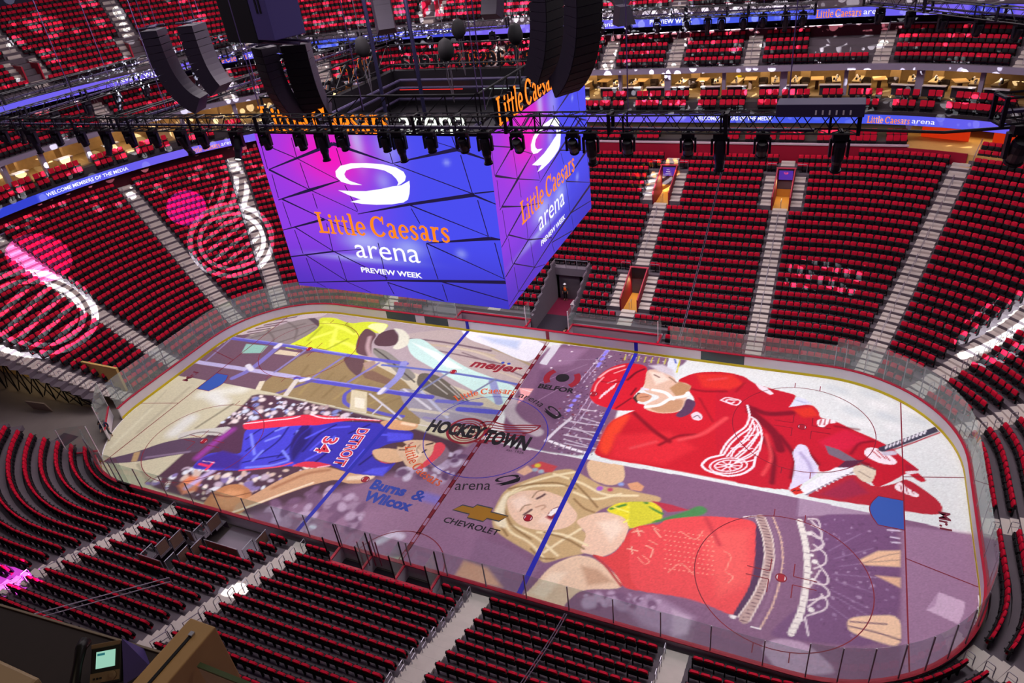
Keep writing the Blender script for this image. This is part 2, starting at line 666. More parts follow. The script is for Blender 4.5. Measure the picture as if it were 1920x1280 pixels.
for sx in (-1, 1):
    for sy in (-1, 1):
        cx, cy = 69 * FT * sx, 22 * FT * sy
        line_part('faceoff_circle', LRED, [circ(cx, cy, 15 * FT)], 0.055, closed=True)
        mb = MB()
        for a in (-1, 1):
            for b in (-1, 1):
                x0, y0 = cx + a * 0.61, cy + b * 0.29
                strip(mb, [(x0 + a * 1.2, y0), (x0, y0)], 0.055, ZL)
                strip(mb, [(x0, y0 - b * 0.0), (x0, y0 + b * 0.9)], 0.055, ZL)
            for b in (-1, 1):
                xx = cx + a * 0.86
                yy = cy + b * math.sqrt((15 * FT) ** 2 - 0.86 ** 2)
                strip(mb, [(xx, yy), (xx, yy + b * 0.6)], 0.055, ZL)
        mb.build('faceoff_marks', LRED, ice)
    for sy in (-1, 1):
        for xx in (69, 20):
            cx, cy = xx * FT * sx, 22 * FT * sy
            sp = MB().prism(circ(cx, cy, 0.305, 28), 0, ZL).build('faceoff_spot', mat('spot_red', '#9c0e24', 0.5), ice)
            rim = MB()
            strip(rim, circ(cx, cy, 0.27, 28), 0.07, ZL + 0.003, True)
            for e in (-1, 1):
                a = [(cx + 0.235 * math.cos(t), cy + 0.235 * math.sin(t)) for t in np.linspace(-0.7, 0.7, 8) + (PI if e < 0 else 0)]
                n = MB().prism(a, 0, ZL + 0.002).build('spot_segment', WHITEP, sp)
            rim.build('spot_rim', LRED, sp)
    # trapezoid behind the goal
    gx = 89 * FT * sx
    ex = (L2 - 0.02) * sx
    line_part('trapezoid_line', LRED, [[(gx, 3.35), (ex, 4.27)], [(gx, -3.35), (ex, -4.27)]], 0.06)
    # crease
    P = [(gx, 1.22)] + [(gx - sx * (1.37 + (1.83 - 1.37) * math.cos(t / 1.22 * PI / 2)), t) for t in np.linspace(1.22, -1.22, 14)] + [(gx, -1.22)]
    c = MB().prism([(p[0], p[1]) for p in (P if sx < 0 else P[::-1])], 0, ZL - 0.003).build('goal_crease', mat('crease_blue', '#2f55a8', 0.5), ice)
    rim = MB()
    strip(rim, P, 0.06, ZL)
    rim.build('crease_line', LRED, c)


# ------------------------------------------------------------------ boards with glass, in five lengths
BAR = {}
m_yel = mat('kick_yellow', '#c9b40e', 0.5)
m_board = mat('board_white', '#cfc9cf', 0.5, noise=0.04, scale=1.0)
PATH = rink_path(0, 20)
# cumulative points, resampled at about 0.6 m
DP = []
for i in range(len(PATH)):
    a, b = Vector(PATH[i]), Vector(PATH[(i + 1) % len(PATH)])
    n = max(1, int((b - a).length / 0.6))
    for j in range(n):
        DP.append(a + (b - a) * j / n)


def onormal(p):
    """Outward unit normal of the rink outline near p."""
    x, y = p[0], p[1]
    dx, dy = max(0, abs(x) - (L2 - RC)), max(0, abs(y) - (W2 - RC))
    if dx == 0:
        return Vector((0, 1 if y > 0 else -1))
    if dy == 0:
        return Vector((1 if x > 0 else -1, 0))
    v = Vector((dx * (1 if x > 0 else -1), dy * (1 if y > 0 else -1)))
    return v.normalized()


def wall_strip(mb, P, d0, d1, z0, z1):
    """A solid band following P between outward offsets d0..d1 and heights z0..z1."""
    R = []
    for p in P:
        n = onormal(p)
        a, b = p + n * d0, p + n * d1
        R.append([(a.x, a.y, z0), (b.x, b.y, z0), (b.x, b.y, z1), (a.x, a.y, z1)])
    vs = [q for r in R for q in r]
    fs = []
    for i in range(len(R) - 1):
        for k in range(4):
            fs.append((4 * i + k, 4 * i + (k + 1) % 4, 4 * i + 4 + (k + 1) % 4, 4 * i + 4 + k))
    fs += [(3, 2, 1, 0), tuple(4 * (len(R) - 1) + k for k in range(4))]
    mb.add(vs, fs)


def sub(P, cond):
    """The longest run of the closed outline where cond holds."""
    n = len(P)
    ok = [cond(p) for p in P]
    st = [i for i in range(n) if ok[i] and not ok[i - 1]]
    best = []
    for s in st:
        r = []
        i = s
        while ok[i % n] and len(r) < n:
            r.append(P[i % n])
            i += 1
        if len(r) > len(best):
            best = r
    return best


GATE = lambda p: p.x < -24.4 and -11.6 < p.y < -6.6 and p.y < -2
SECT = [
    ('far side boards with the dark openings', lambda p: p.y > 0 and abs(p.x) <= 21.96, False),
    ('right end boards curving round behind the goal', lambda p: p.x > 21.9 and not (p.y > 12.9 or p.y < -12.9), True),
    ('near side boards seen from behind', lambda p: p.y < 0 and abs(p.x) <= 21.96, False),
    ('left end boards curving up to the far side', lambda p: p.x < -21.9 and not p.y > 12.9 and p.y > -6.4, True),
    ('short near-left corner boards beyond the machine gate', lambda p: p.x < -21.9 and p.y < -11.3 and p.y > -12.95, True),
]
NOGLASS = lambda p: p.y > 12.9 and -9.3 < p.x < 9.6
for nm, cond, tall in SECT:
    P = sub(DP, cond)
    ends = []
    for v in (1, -1):
        pass
    # close the gap to the neighbouring length
    i0 = DP.index(P[0])
    i1 = DP.index(P[-1])
    P = [DP[i0 - 1]] + P if not GATE(DP[i0 - 1]) else P
    P = P + [DP[(i1 + 1) % len(DP)]] if not GATE(DP[(i1 + 1) % len(DP)]) else P
    root = empty('rink_barrier', (P[len(P) // 2].x, P[len(P) // 2].y, 0), 0, 'White hockey %s, with glass' % nm, 'rink boards', 'rink boards')
    inv = Matrix.Translation(-root.location)

    def part(mb, name, m, label=None):
        mb.v = [tuple(Vector(v) - root.location) for v in mb.v]
        return setp(mb.build(name, m, root), label)
    b = MB()
    wall_strip(b, P, 0.0, 0.09, 0.0, 1.04)
    part(b, 'board_face', m_board)
    b = MB()
    wall_strip(b, P, -0.02, 0.0, 0.01, 0.22)
    part(b, 'kick_strip', m_yel, 'yellow kick strip along the ice')
    b = MB()
    wall_strip(b, P, -0.03, 0.2, 1.04, 1.10)
    part(b, 'cap_rail', REDP, 'dark red cap rail')
    # lines running up the boards
    if abs(P[0].y) > 12 and abs(P[len(P) // 2].x) < 5 and P[0].y > 0:
        for x, m, w in ((-25.5 * FT, LBLUE, 0.305), (25.5 * FT, LBLUE, 0.305), (0, mat('board_line_red', '#8c2038', 0.5), 0.3)):
            part(MB().mm((x - w / 2, W2 - 0.012, 0.02), (x + w / 2, W2 + 0.01, 1.04)), 'board_line', m)
        for x0, x1 in ((-12.2, -9.75), (-16.4, -13.2), (13.0, 16.3)):
            part(MB().mm((x0, W2 - 0.014, 0.24), (x1, W2 + 0.01, 1.03)), 'dark_advert_panel', mat('advert_dark', '#3c4a4c', 0.4), 'dark bare panel in the boards')
    # panes and posts
    plen = 1.22 if tall else 2.54
    acc, run, panes = 0.0, [P[0]], []
    for a, c in zip(P, P[1:]):
        acc += (c - a).length
        run.append(c)
        curved = abs(c.x) > 21.9 and abs(c.y) > 4.5
        if acc >= (plen - 0.3 if curved or not tall else plen + 0.4):
            panes.append(run)
            run, acc = [c], 0.0
    if len(run) > 1:
        panes.append(run)
    for r in panes:
        mid = (r[0] + r[-1]) / 2
        if NOGLASS(mid):
            continue
        zt_ = 3.55 if tall else 2.95
        g = MB()
        wall_strip(g, r, 0.085, 0.10, 1.10, zt_)
        part(g, 'glass_pane', GLASS)
        n = onormal(r[0])
        q = r[0] + n * 0.11
        part(MB().box((q.x, q.y, (1.1 + zt_) / 2), (0.05, 0.05, zt_ - 1.1), math.atan2(n.y, n.x)), 'glass_post', mat('post_grey', '#8d8a92', 0.4, 0.5))
# ------------------------------------------------------------------ seats
PITCH = 0.508


def octa(w, h, c):
    return [(-w / 2 + c, -h / 2), (w / 2 - c, -h / 2), (w / 2, -h / 2 + c), (w / 2, h / 2 - c), (w / 2 - c, h / 2), (-w / 2 + c, h / 2), (-w / 2, h / 2 - c), (-w / 2, -h / 2 + c)]


def slab(mb, poly, y0, y1, cz, tilt, bulge=0.0):
    """An upright rounded slab: outline in x-z, thickness from y0 (front) to y1 (back), leaned back by tilt."""
    n = len(poly)
    ct, st = math.cos(tilt), math.sin(tilt)
    P = lambda x, y, z: (x, y * ct - (-z) * st * 1.0, cz + z * ct - y * st)
    vs = [P(x * 0.9, y0, z * 0.9) for x, z in poly] + [P(x, y0 + 0.02, z) for x, z in poly] + [P(x, y1, z) for x, z in poly]
    fs = [tuple(range(n)), tuple(range(2 * n, 3 * n))[::-1]]
    for a in (0, n):
        fs += [(a + i, a + n + i, a + n + (i + 1) % n, a + (i + 1) % n) for i in range(n)]
    mb.add(vs, fs)


# local frame of a seat: x along the row, +y away from the ice, z up from the tread
def seat_parts(full=True):
    cush, shell, pan, arm, lip = MB(), MB(), MB(), MB(), MB()
    slab(cush, octa(0.44, 0.40, 0.06), -0.055, 0.06, 0.72, 0.2)
    slab(shell, [(-0.25, 0.06), (-0.25, -0.3), (-0.15, -0.42), (0.15, -0.42), (0.25, -0.3), (0.25, 0.06)][::-1], 0.045, 0.1, 0.66, 0.2)
    slab(pan, octa(0.44, 0.36, 0.05), -0.2, -0.12, 0.44, 0.12)
    lip.box((0, -0.06, 0.27), (0.42, 0.16, 0.035), 0, -0.12)
    arm.box((0.254, -0.06, 0.60), (0.06, 0.36, 0.06))
    arm.box((0.254, 0.03, 0.33), (0.06, 0.1, 0.62))
    arm.box((0.254, 0.06, 0.78), (0.06, 0.1, 0.16))
    return cush, shell, pan, arm, lip


def seat_spots(k, loop=None, ring=None, keep=None, gap=None, base=None):
    """(x, y, heading) of the seats of one row: free runs of the ring, filled at the seat pitch."""
    R = ring or radii(k)
    pts = []
    n = len(base or BASE)
    B = base or BASE
    for i in range(n):
        a, b = Vector(rp(B[i], R=R)), Vector(rp(B[(i + 1) % n], R=R))
        m = max(1, int((b - a).length / 0.06))
        for j in range(m):
            pts.append(a + (b - a) * j / m)
    ok = [not gap(p.x, p.y) for p in pts]
    N = len(pts)
    if not any(ok):
        return []
    s = next((i for i in range(N) if not ok[i]), 0)
    out, run = [], []
    for i in range(s, s + N + 1):
        if ok[i % N] and i < s + N:
            run.append(pts[i % N])
            continue
        if len(run) > 8:
            cum = [0.0]
            for a, b in zip(run, run[1:]):
                cum.append(cum[-1] + (b - a).length)
            L = cum[-1]
            cnt = int((L + 0.02) / PITCH)
            row = []
            for q in range(cnt):
                t = (q + 0.5) * L / cnt
                j = min(range(len(cum)), key=lambda z: abs(cum[z] - t)) if False else int(np.searchsorted(cum, t))
                j = max(1, min(j, len(run) - 1))
                d = run[j] - run[j - 1]
                p = run[j]
                row.append((p.x, p.y, math.atan2(d.y, d.x)))
            out.append(row)
        run = []
    return out


def to_px(p):
    q = camo.matrix_world.inverted() @ Vector(p)
    if q.z > -0.1:
        return None
    return 960 + 1344 * q.x / -q.z, 640 - 1344 * q.y / -q.z, -q.z


bpy.context.view_layer.update()
INV = np.array(camo.matrix_world.inverted())


def visible(x, y, z, pad=90):
    q = INV @ np.array((x, y, z, 1.0))
    if q[2] > -0.1:
        return None
    u, v = 960 + 1344 * q[0] / -q[2], 640 - 1344 * q[1] / -q[2]
    if -pad < u < 1920 + pad and -pad < v < 1280 + pad:
        return u, v, -q[2]
    return None


SEATS = []          # x, y, z, heading (radians of +x along the row with +y away from the ice), row, run, place in run
for k in range(26):
    def gap(x, y, k=k):
        if k > top_row(x, y) or in_hole(x, y, k, 0.3) or in_aisle(x, y, k, 0.2):
            return True
        if y > 8 and k < 2 and -12.8 < x < -9:
            return True
        return False
    for run in seat_spots(k, gap=gap):
        for q, (x, y, a) in enumerate(run):
            SEATS.append((x, y, ZT[k], a + PI, k, len(run), q))
LOWER = len(SEATS)
# ------------------------------------------------------------------ slab-serif lettering for the arena's name, drawn stroke by stroke
# each glyph: advance, list of strokes; a stroke is points (x, y, width); serifs are short thick strokes
def _arc(cx, cy, rx, ry, a0, a1, w0, w1, n=10):
    out = []
    for i in range(n + 1):
        t = i / n
        a = math.radians(a0 + (a1 - a0) * t)
        # heavier on the sides, lighter at top and bottom
        w = w0 + (w1 - w0) * abs(math.sin(a)) ** 2
        out.append((cx + rx * math.cos(a), cy + ry * math.sin(a), w))
    return out


GLYPH = {
    'L': (0.66, [[(0.2, 0.02, .17), (0.2, 0.98, .17)], [(0.02, 0.96, .08), (0.4, 0.96, .08)], [(0.02, 0.05, .1), (0.6, 0.05, .1)], [(0.58, 0.02, .07), (0.62, 0.3, .09)]]),
    'i': (0.33, [[(0.17, 0.02, .15), (0.17, 0.66, .15)], [(0.02, 0.04, .08), (0.32, 0.04, .08)], [(0.03, 0.64, .08), (0.2, 0.64, .08)], _arc(0.17, 0.84, .045, .045, 0, 360, .09, .09)]),
    't': (0.38, [[(0.17, 0.88, .08), (0.17, 0.18, .15), (0.22, 0.07, .13), (0.3, 0.04, .1), (0.38, 0.09, .06)], [(0.02, 0.64, .09), (0.37, 0.64, .09)]]),
    'l': (0.33, [[(0.17, 0.02, .15), (0.17, 1.0, .15)], [(0.02, 0.04, .08), (0.32, 0.04, .08)], [(0.03, 0.98, .08), (0.2, 0.98, .08)]]),
    'e': (0.56, [_arc(0.29, 0.35, .2, .29, 0, 320, .15, .09, 16), [(0.1, 0.36, .08), (0.5, 0.36, .08)]]),
    'C': (0.86, [_arc(0.45, 0.5, .33, .43, 40, 325, .19, .1, 18), [(0.74, 0.62, .06), (0.76, 0.98, .1)]]),
    'a': (0.58, [_arc(0.24, 0.2, .13, .15, 0, 360, .13, .09, 14), [(0.08, 0.54, .12), (0.16, 0.65, .1), (0.28, 0.66, .1), (0.39, 0.58, .14), (0.4, 0.3, .15), (0.4, 0.12, .15), (0.47, 0.05, .1), (0.56, 0.06, .07)]]),
    's': (0.48, [[(0.4, 0.5, .07), (0.38, 0.6, .09), (0.26, 0.64, .1), (0.13, 0.58, .12), (0.12, 0.48, .14), (0.24, 0.36, .15), (0.37, 0.25, .15), (0.37, 0.12, .13), (0.25, 0.04, .1), (0.11, 0.08, .09), (0.07, 0.2, .08)]]),
    'r': (0.46, [[(0.16, 0.02, .15), (0.16, 0.66, .15)], [(0.01, 0.04, .08), (0.34, 0.04, .08)], [(0.02, 0.64, .08), (0.2, 0.64, .08)], [(0.2, 0.5, .1), (0.3, 0.63, .11), (0.43, 0.6, .14)]]),
    ' ': (0.22, []),
}


def serif_polys(txt, kern=0.02):
    """Flat quads of the lettering: list of (stroke points) with caps; height 1, returns polys and total width."""
    x = 0.0
    out = []
    for ch in txt:
        adv, strokes = GLYPH[ch]
        for st in strokes:
            out.append([(x + a, b, w) for a, b, w in st])
        x += adv + kern
    return out, x


def stroke_mesh(mb, st, depth, P):
    """One stroke as a ribbon with variable width; depth > 0 makes it solid. P maps (x, y, z)."""
    n = len(st)
    L, R = [], []
    for i in range(n):
        a, b = st[max(i - 1, 0)], st[min(i + 1, n - 1)]
        dx, dy = b[0] - a[0], b[1] - a[1]
        l = math.hypot(dx, dy) or 1
        nx, ny = -dy / l, dx / l
        w = st[i][2] / 2
        L.append((st[i][0] + nx * w, st[i][1] + ny * w))
        R.append((st[i][0] - nx * w, st[i][1] - ny * w))
    vs = [P(*p, 0) for p in L] + [P(*p, 0) for p in R]
    fs = [(n + i, n + i + 1, i + 1, i) for i in range(n - 1)]
    if depth:
        vs += [P(*p, -depth) for p in L] + [P(*p, -depth) for p in R]
        fs += [(2 * n + i, 2 * n + i + 1, 3 * n + i + 1, 3 * n + i) for i in range(n - 1)]
        fs += [(i, i + 1, 2 * n + i + 1, 2 * n + i) for i in range(n - 1)]
        fs += [(n + i + 1, n + i, 3 * n + i, 3 * n + i + 1) for i in range(n - 1)]
        fs += [(0, 2 * n, 3 * n, n), (n - 1, 2 * n - 1, 4 * n - 1, 3 * n - 1)]
    mb.add(vs, fs)


def serif_mesh(name, txt, size, m, parent, M, width=None, depth=0.0, z=0.0):
    strokes, W_ = serif_polys(txt)
    sx = (width * 0.96 / W_) if width else size
    mb = MB()
    for k, st in enumerate(strokes):
        P = lambda x, y, d, k=k: tuple(M @ Vector(((x - W_ / 2) * sx, (y - 0.5) * size, d + z + 0.0006 * k)))
        stroke_mesh(mb, [(a, b, w) for a, b, w in st], depth, P)
    return mb.build(name, m, parent)
# ------------------------------------------------------------------ scoreboard over centre ice
SX, SY, SZ0, SZ1 = 6.7, 6.8, 15.15, 24.0


def hidden_by_counter(u, v):
    """Behind the dark counter and the tan post at the near edge of the view."""
    return v > 1130 + u * 0.29 and u < 470


sb = empty('scoreboard', (0, 0, SZ0), 0, 'Huge four-sided hanging video scoreboard glowing violet, magenta and blue', 'scoreboard')
SEGS = [(0.021, 0.785, 0.0183, 0.364, 0.95, 0.073), (0.364, 0.95, 0.073, 0.604, 0.846, 0.0137), (0.604, 0.846, 0.0137, 0.881, 0.934, 0.073), (0.881, 0.931, 0.0639, 1.0, 0.877, 0.0183), (0.013, 0.948, 0.0228, 0.175, 0.86, 0.0183), (0.021, 0.785, 0.0456, 0.197, 0.67, 0.0183), (0.175, 0.86, 0.0183, 0.348, 0.737, 0.0137), (0.024, 0.593, 0.0183, 0.196, 0.667, 0.0639), (0.196, 0.667, 0.0639, 0.368, 0.741, 0.0137), (0.197, 0.67, 0.0183, 0.402, 0.548, 0.0137), (0.4, 0.534, 0.0137, 0.648, 0.614, 0.0548), (0.648, 0.614, 0.0548, 0.922, 0.689, 0.073), (0.922, 0.696, 0.0274, 1.0, 0.713, 0.0228), (0.613, 0.841, 0.0183, 0.913, 0.695, 0.0183), (0.647, 0.608, 0.0274, 0.954, 0.452, 0.0137), (0.913, 0.689, 0.0456, 1.0, 0.642, 0.0183), (0.043, 0.601, 0.0365, 0.232, 0.486, 0.0183), (0.0, 0.391, 0.0183, 0.232, 0.486, 0.0548), (0.067, 0.42, 0.0274, 0.236, 0.273, 0.0183), (0.232, 0.486, 0.0183, 0.398, 0.406, 0.0137), (0.686, 0.38, 0.0183, 0.961, 0.44, 0.073), (0.961, 0.44, 0.073, 1.0, 0.438, 0.0274), (0.686, 0.38, 0.0274, 1.0, 0.195, 0.0137), (0.002, 0.207, 0.0274, 0.236, 0.273, 0.0365), (0.081, 0.232, 0.0228, 0.264, 0.071, 0.0183), (0.236, 0.273, 0.0274, 0.473, 0.123, 0.0183), (0.0, 0.02, 0.0183, 0.47, 0.107, 0.0365), (0.47, 0.107, 0.0365, 0.712, 0.14, 0.0548), (0.712, 0.14, 0.0548, 1.0, 0.176, 0.073), (0.468, 0.093, 0.0228, 0.719, 0.006, 0.0228), (0.712, 0.14, 0.0274, 1.0, 0.056, 0.0183), (0.102, 0.036, 0.0137, 0.144, 0.007, 0.0137), (0.263, 0.066, 0.0137, 0.373, 0.007, 0.0137), (0.749, 0.991, 0.0091, 0.873, 0.939, 0.0137), (0.38, 0.305, 0.0137, 0.236, 0.273, 0.0137)]
SEAMS = [(0.019, 0.932, 0.016, 0.789), (0.177, 0.98, 0.177, 0.867), (0.186, 0.835, 0.197, 0.672), (0.374, 0.925, 0.379, 0.825), (0.207, 0.647, 0.211, 0.553), (0.604, 0.906, 0.609, 0.846), (0.867, 0.998, 0.877, 0.939), (0.89, 0.904, 0.914, 0.697), (0.931, 0.66, 0.954, 0.452), (0.976, 0.416, 0.996, 0.195), (0.649, 0.589, 0.674, 0.501), (0.685, 0.376, 0.709, 0.151), (0.03, 0.756, 0.028, 0.607), (0.043, 0.581, 0.05, 0.419), (0.063, 0.399, 0.072, 0.238), (0.082, 0.209, 0.093, 0.042), (0.237, 0.459, 0.232, 0.272), (0.254, 0.246, 0.264, 0.069), (0.465, 0.357, 0.465, 0.107), (0.468, 0.093, 0.487, 0.014), (0.724, 0.119, 0.735, 0.011), (0.372, 0.71, 0.404, 0.555)]
RING = [(0.453, 0.715), (0.402, 0.714), (0.36, 0.729), (0.342, 0.759), (0.345, 0.791), (0.374, 0.824), (0.425, 0.841), (0.493, 0.845), (0.566, 0.841), (0.619, 0.826), (0.648, 0.802), (0.654, 0.776), (0.646, 0.751), (0.623, 0.729), (0.608, 0.721), (0.616, 0.739), (0.611, 0.759), (0.595, 0.785), (0.566, 0.806), (0.521, 0.816), (0.469, 0.818), (0.425, 0.811), (0.396, 0.798), (0.383, 0.776), (0.386, 0.756), (0.401, 0.737)]
BOWL = [(0.336, 0.676), (0.396, 0.676), (0.465, 0.68), (0.534, 0.697), (0.589, 0.716), (0.627, 0.725), (0.665, 0.753), (0.663, 0.721), (0.655, 0.678), (0.643, 0.642), (0.621, 0.623), (0.568, 0.608), (0.499, 0.6), (0.431, 0.6), (0.381, 0.609), (0.416, 0.623), (0.431, 0.627), (0.39, 0.644)]
T_WHITE = mat('screen_white', '#ffffff', emit=1.0)
T_ORANGE = mat('screen_orange', '#ff8a1a', emit=1.0)
SEAM_M = mat('screen_seam', '#2b2156', 0.4, emit=0.55)
CB, CV, CM, CD = (np.array(rgb(h)) for h in ('#4a4df0', '#a038e2', '#fa12bc', '#3a2cb0'))
CL = np.array(rgb('#c8d4ff'))


def screen_colors(s, t):
    """The picture on the screens: magenta top left, blue to the right, deep violet below."""
    sm = lambda a, b, x: np.clip((x - a) / (b - a), 0, 1) ** 2 * (3 - 2 * np.clip((x - a) / (b - a), 0, 1))
    v = sm(0.72, 0.1, s) * (0.55 + 0.45 * t)
    c = CB[None] * (1 - v[:, None]) + CV[None] * v[:, None]
    mg = np.exp(-(((s - 0.33) / 0.17) ** 2 + ((t - 0.88) / 0.2) ** 2))
    c = c * (1 - 0.95 * mg[:, None]) + CM[None] * 0.95 * mg[:, None]
    dk = sm(0.45, 0.0, t) * 0.75 * (1 - 0.35 * np.exp(-((s - 0.5) / 0.3) ** 2))
    c = c * (1 - dk[:, None]) + CD[None] * dk[:, None]
    for a, b, ra, rb, k in ((0.4, 0.36, 0.09, 0.06, 0.55), (0.36, 0.24, 0.2, 0.02, 0.5), (0.6, 0.34, 0.07, 0.06, 0.45), (0.47, 0.97, 0.025, 0.12, 0.5), (0.6, 0.93, 0.05, 0.1, 0.3), (0.83, 0.86, 0.012, 0.015, 0.4), (0.83, 0.33, 0.02, 0.025, 0.35), (0.55, 0.74, 0.03, 0.05, 0.3), (0.2, 0.93, 0.01, 0.012, 0.4)):
        g = k * np.exp(-(((s - a) / ra) ** 2 + ((t - b) / rb) ** 2))
        c = c * (1 - g[:, None]) + CL[None] * g[:, None]
    return c


def quad_strip(mb, a, b, w0, w1, M, z):
    dx, dy = b[0] - a[0], b[1] - a[1]
    l = math.hypot(dx, dy) or 1
    nx, ny = -dy / l, dx / l
    P = [(a[0] + nx * w0 / 2, a[1] + ny * w0 / 2), (a[0] - nx * w0 / 2, a[1] - ny * w0 / 2), (b[0] - nx * w1 / 2, b[1] - ny * w1 / 2), (b[0] + nx * w1 / 2, b[1] + ny * w1 / 2)]
    mb.add([tuple(M @ Vector((x, y, z))) for x, y in P], [(0, 1, 2, 3)])


def poly_face(mb, P, M, z):
    """A flat outline, cut into triangles."""
    from mathutils.geometry import tessellate_polygon
    tri = tessellate_polygon([[Vector((x, y, 0)) for x, y in P]])
    mb.add([tuple(M @ Vector((x, y, z))) for x, y in P], [tuple(t) for t in tri])


def puck_logo(M, name, m, parent, z, S):
    mb = MB()
    n = len(RING)
    poly_face(mb, [(a * S[0], b * S[1]) for a, b in RING], M, z)
    poly_face(mb, [(a * S[0], b * S[1]) for a, b in BOWL], M, z)
    return mb.build(name, m, parent)


H = SZ1 - SZ0
for nm, o, xd, wid, full in (('near', (-SX, -SY), (1, 0, 0), 2 * SX, True), ('right', (SX, -SY), (0, 1, 0), 2 * SY, True), ('far', (SX, SY), (-1, 0, 0), 2 * SX, False), ('left', (-SX, SY), (0, -1, 0), 2 * SY, False)):
    M = frame((o[0], o[1], 0), xd, (0, 0, 1))
    NX, NY = 110, 72
    g = np.stack(np.meshgrid(np.linspace(0, 1, NX), np.linspace(0, 1, NY)), -1).reshape(-1, 2)
    V = np.array([M @ Vector((s * wid, t * H, 0.0)) for s, t in g])
    F = [(j * NX + i, j * NX + i + 1, (j + 1) * NX + i + 1, (j + 1) * NX + i) for j in range(NY - 1) for i in range(NX - 1)]
    scr = fast_mesh('screen_face', V, np.array(F), vcol_mat('video_screen', 1.0), sb)
    setp(scr, {'near': 'wide screen face towards the near stands', 'right': 'screen face towards the right end'}.get(nm))
    at = scr.data.color_attributes.new('picture', 'FLOAT_COLOR', 'POINT')
    at.data.foreach_set('color', np.c_[screen_colors(g[:, 0], g[:, 1]), np.ones(len(g))].astype(np.float32).ravel())
    if not full:
        continue
    mb = MB()
    for a, b, w0, c, d, w1 in SEGS:
        quad_strip(mb, (a * wid, b * H), (c * wid, d * H), w0 * 0.3 * H, w1 * 0.3 * H, M, 0.01)
    for a, b, c, d in SEAMS:
        quad_strip(mb, (a * wid, b * H), (c * wid, d * H), 0.05, 0.05, M, 0.012)
    mb.build('panel_seams', SEAM_M, scr)
    puck_logo(M, 'puck_logo', T_WHITE, scr, 0.03, (wid, H))
    kx = wid / 13.4
    serif_mesh('serif_lettering', 'Little Caesars', 1.22, T_ORANGE, scr, M @ Matrix.Translation((6.62 * kx, 4.1, 0)), 8.5 * kx, z=0.03)
    for txt, z, w, h, of in (('arena', 2.58, 4.0, 1.65, 0.0), ('PREVIEW WEEK', 1.46, 3.85, 0.42, 0.012)):
        t = text_mesh('plain_lettering', txt, h, T_WHITE, scr, None, offset=of)
        xs = [v.co.x for v in t.data.vertices]
        ys = [v.co.y for v in t.data.vertices]
        t.data.transform(M @ Matrix.Translation((6.65 * kx, z, 0.03)) @ Matrix.Diagonal((w * kx / (max(xs) - min(xs)), 1, 1, 1)) @ Matrix.Translation((-(max(xs) + min(xs)) / 2, -(max(ys) + min(ys)) / 2, 0)))
# hollow body, open at the top, with a dark floor inside
b = MB()
for x0, y0, x1, y1 in ((-SX + .02, -SY + .02, SX - .02, -SY + .5), (-SX + .02, SY - .5, SX - .02, SY - .02), (-SX + .02, -SY + .5, -SX + .5, SY - .5), (SX - .5, -SY + .5, SX - .02, SY - .5)):
    b.mm((x0, y0, 0.02), (x1, y1, H + 0.12))
b.mm((-SX + .5, -SY + .5, 0.02), (SX - .5, SY - .5, 0.2)).mm((-SX + .5, -SY + .5, H - 2.2), (SX - .5, SY - .5, H - 2.1))
b.build('housing', mat('scoreboard_black', '#0e0c12', 0.5), sb)
b = MB()
for z in (H + 0.5, H + 1.7):
    for s in (-1, 1):
        b.tube([(-SX + .6, s * (SY - .5), z), (SX - .6, s * (SY - .5), z)], 0.05)
        b.tube([(s * (SX - .5), -SY + .6, z), (s * (SX - .5), SY - .6, z)], 0.05)
for i in range(9):
    q = -SX + 0.6 + i * (2 * SX - 1.2) / 8
    for s in (-1, 1):
        b.tube([(q, s * (SY - .5), H), (q, s * (SY - .5), H + 1.75)], 0.035)
        b.tube([(s * (SX - .5), q, H), (s * (SX - .5), q, H + 1.75)], 0.035)
        if i < 8:
            e = q + (2 * SX - 1.2) / 8
            b.tube([(q, s * (SY - .5), H + 0.5), (e, s * (SY - .5), H + 1.7)], 0.025)
            b.tube([(s * (SX - .5), q, H + 0.5), (s * (SX - .5), e, H + 1.7)], 0.025)
b.build('sign_frame', DARK, sb)
for z, r in ((H - 1.6, 0.8), (H - 0.8, 1.2), (H - 0.2, 1.7)):
    b = MB()
    P = [(s1 * (SX - r), s2 * (SY - r), z) for s1, s2 in ((-1, -1), (1, -1), (1, 1), (-1, 1))]
    b.tube(P, 0.09, closed=True)
    b.build('inner_rail', PLUM, sb)
for (x0, x1), m, y in (((-5.6, -1.0), mat('led_red', '#ff2a22', emit=1.2), SY - 1.0), ((0.4, 5.0), mat('led_white', '#cfe0dc', emit=0.8), SY - 1.0)):
    MB().box(((x0 + x1) / 2, y, H - 0.9), (x1 - x0, 0.06, 0.14)).build('led_strip', m, sb)
SIGN_O = mat('sign_orange', '#ff7d10', emit=1.5)
SIGN_W = mat('sign_white', '#eef4ea', emit=1.2)
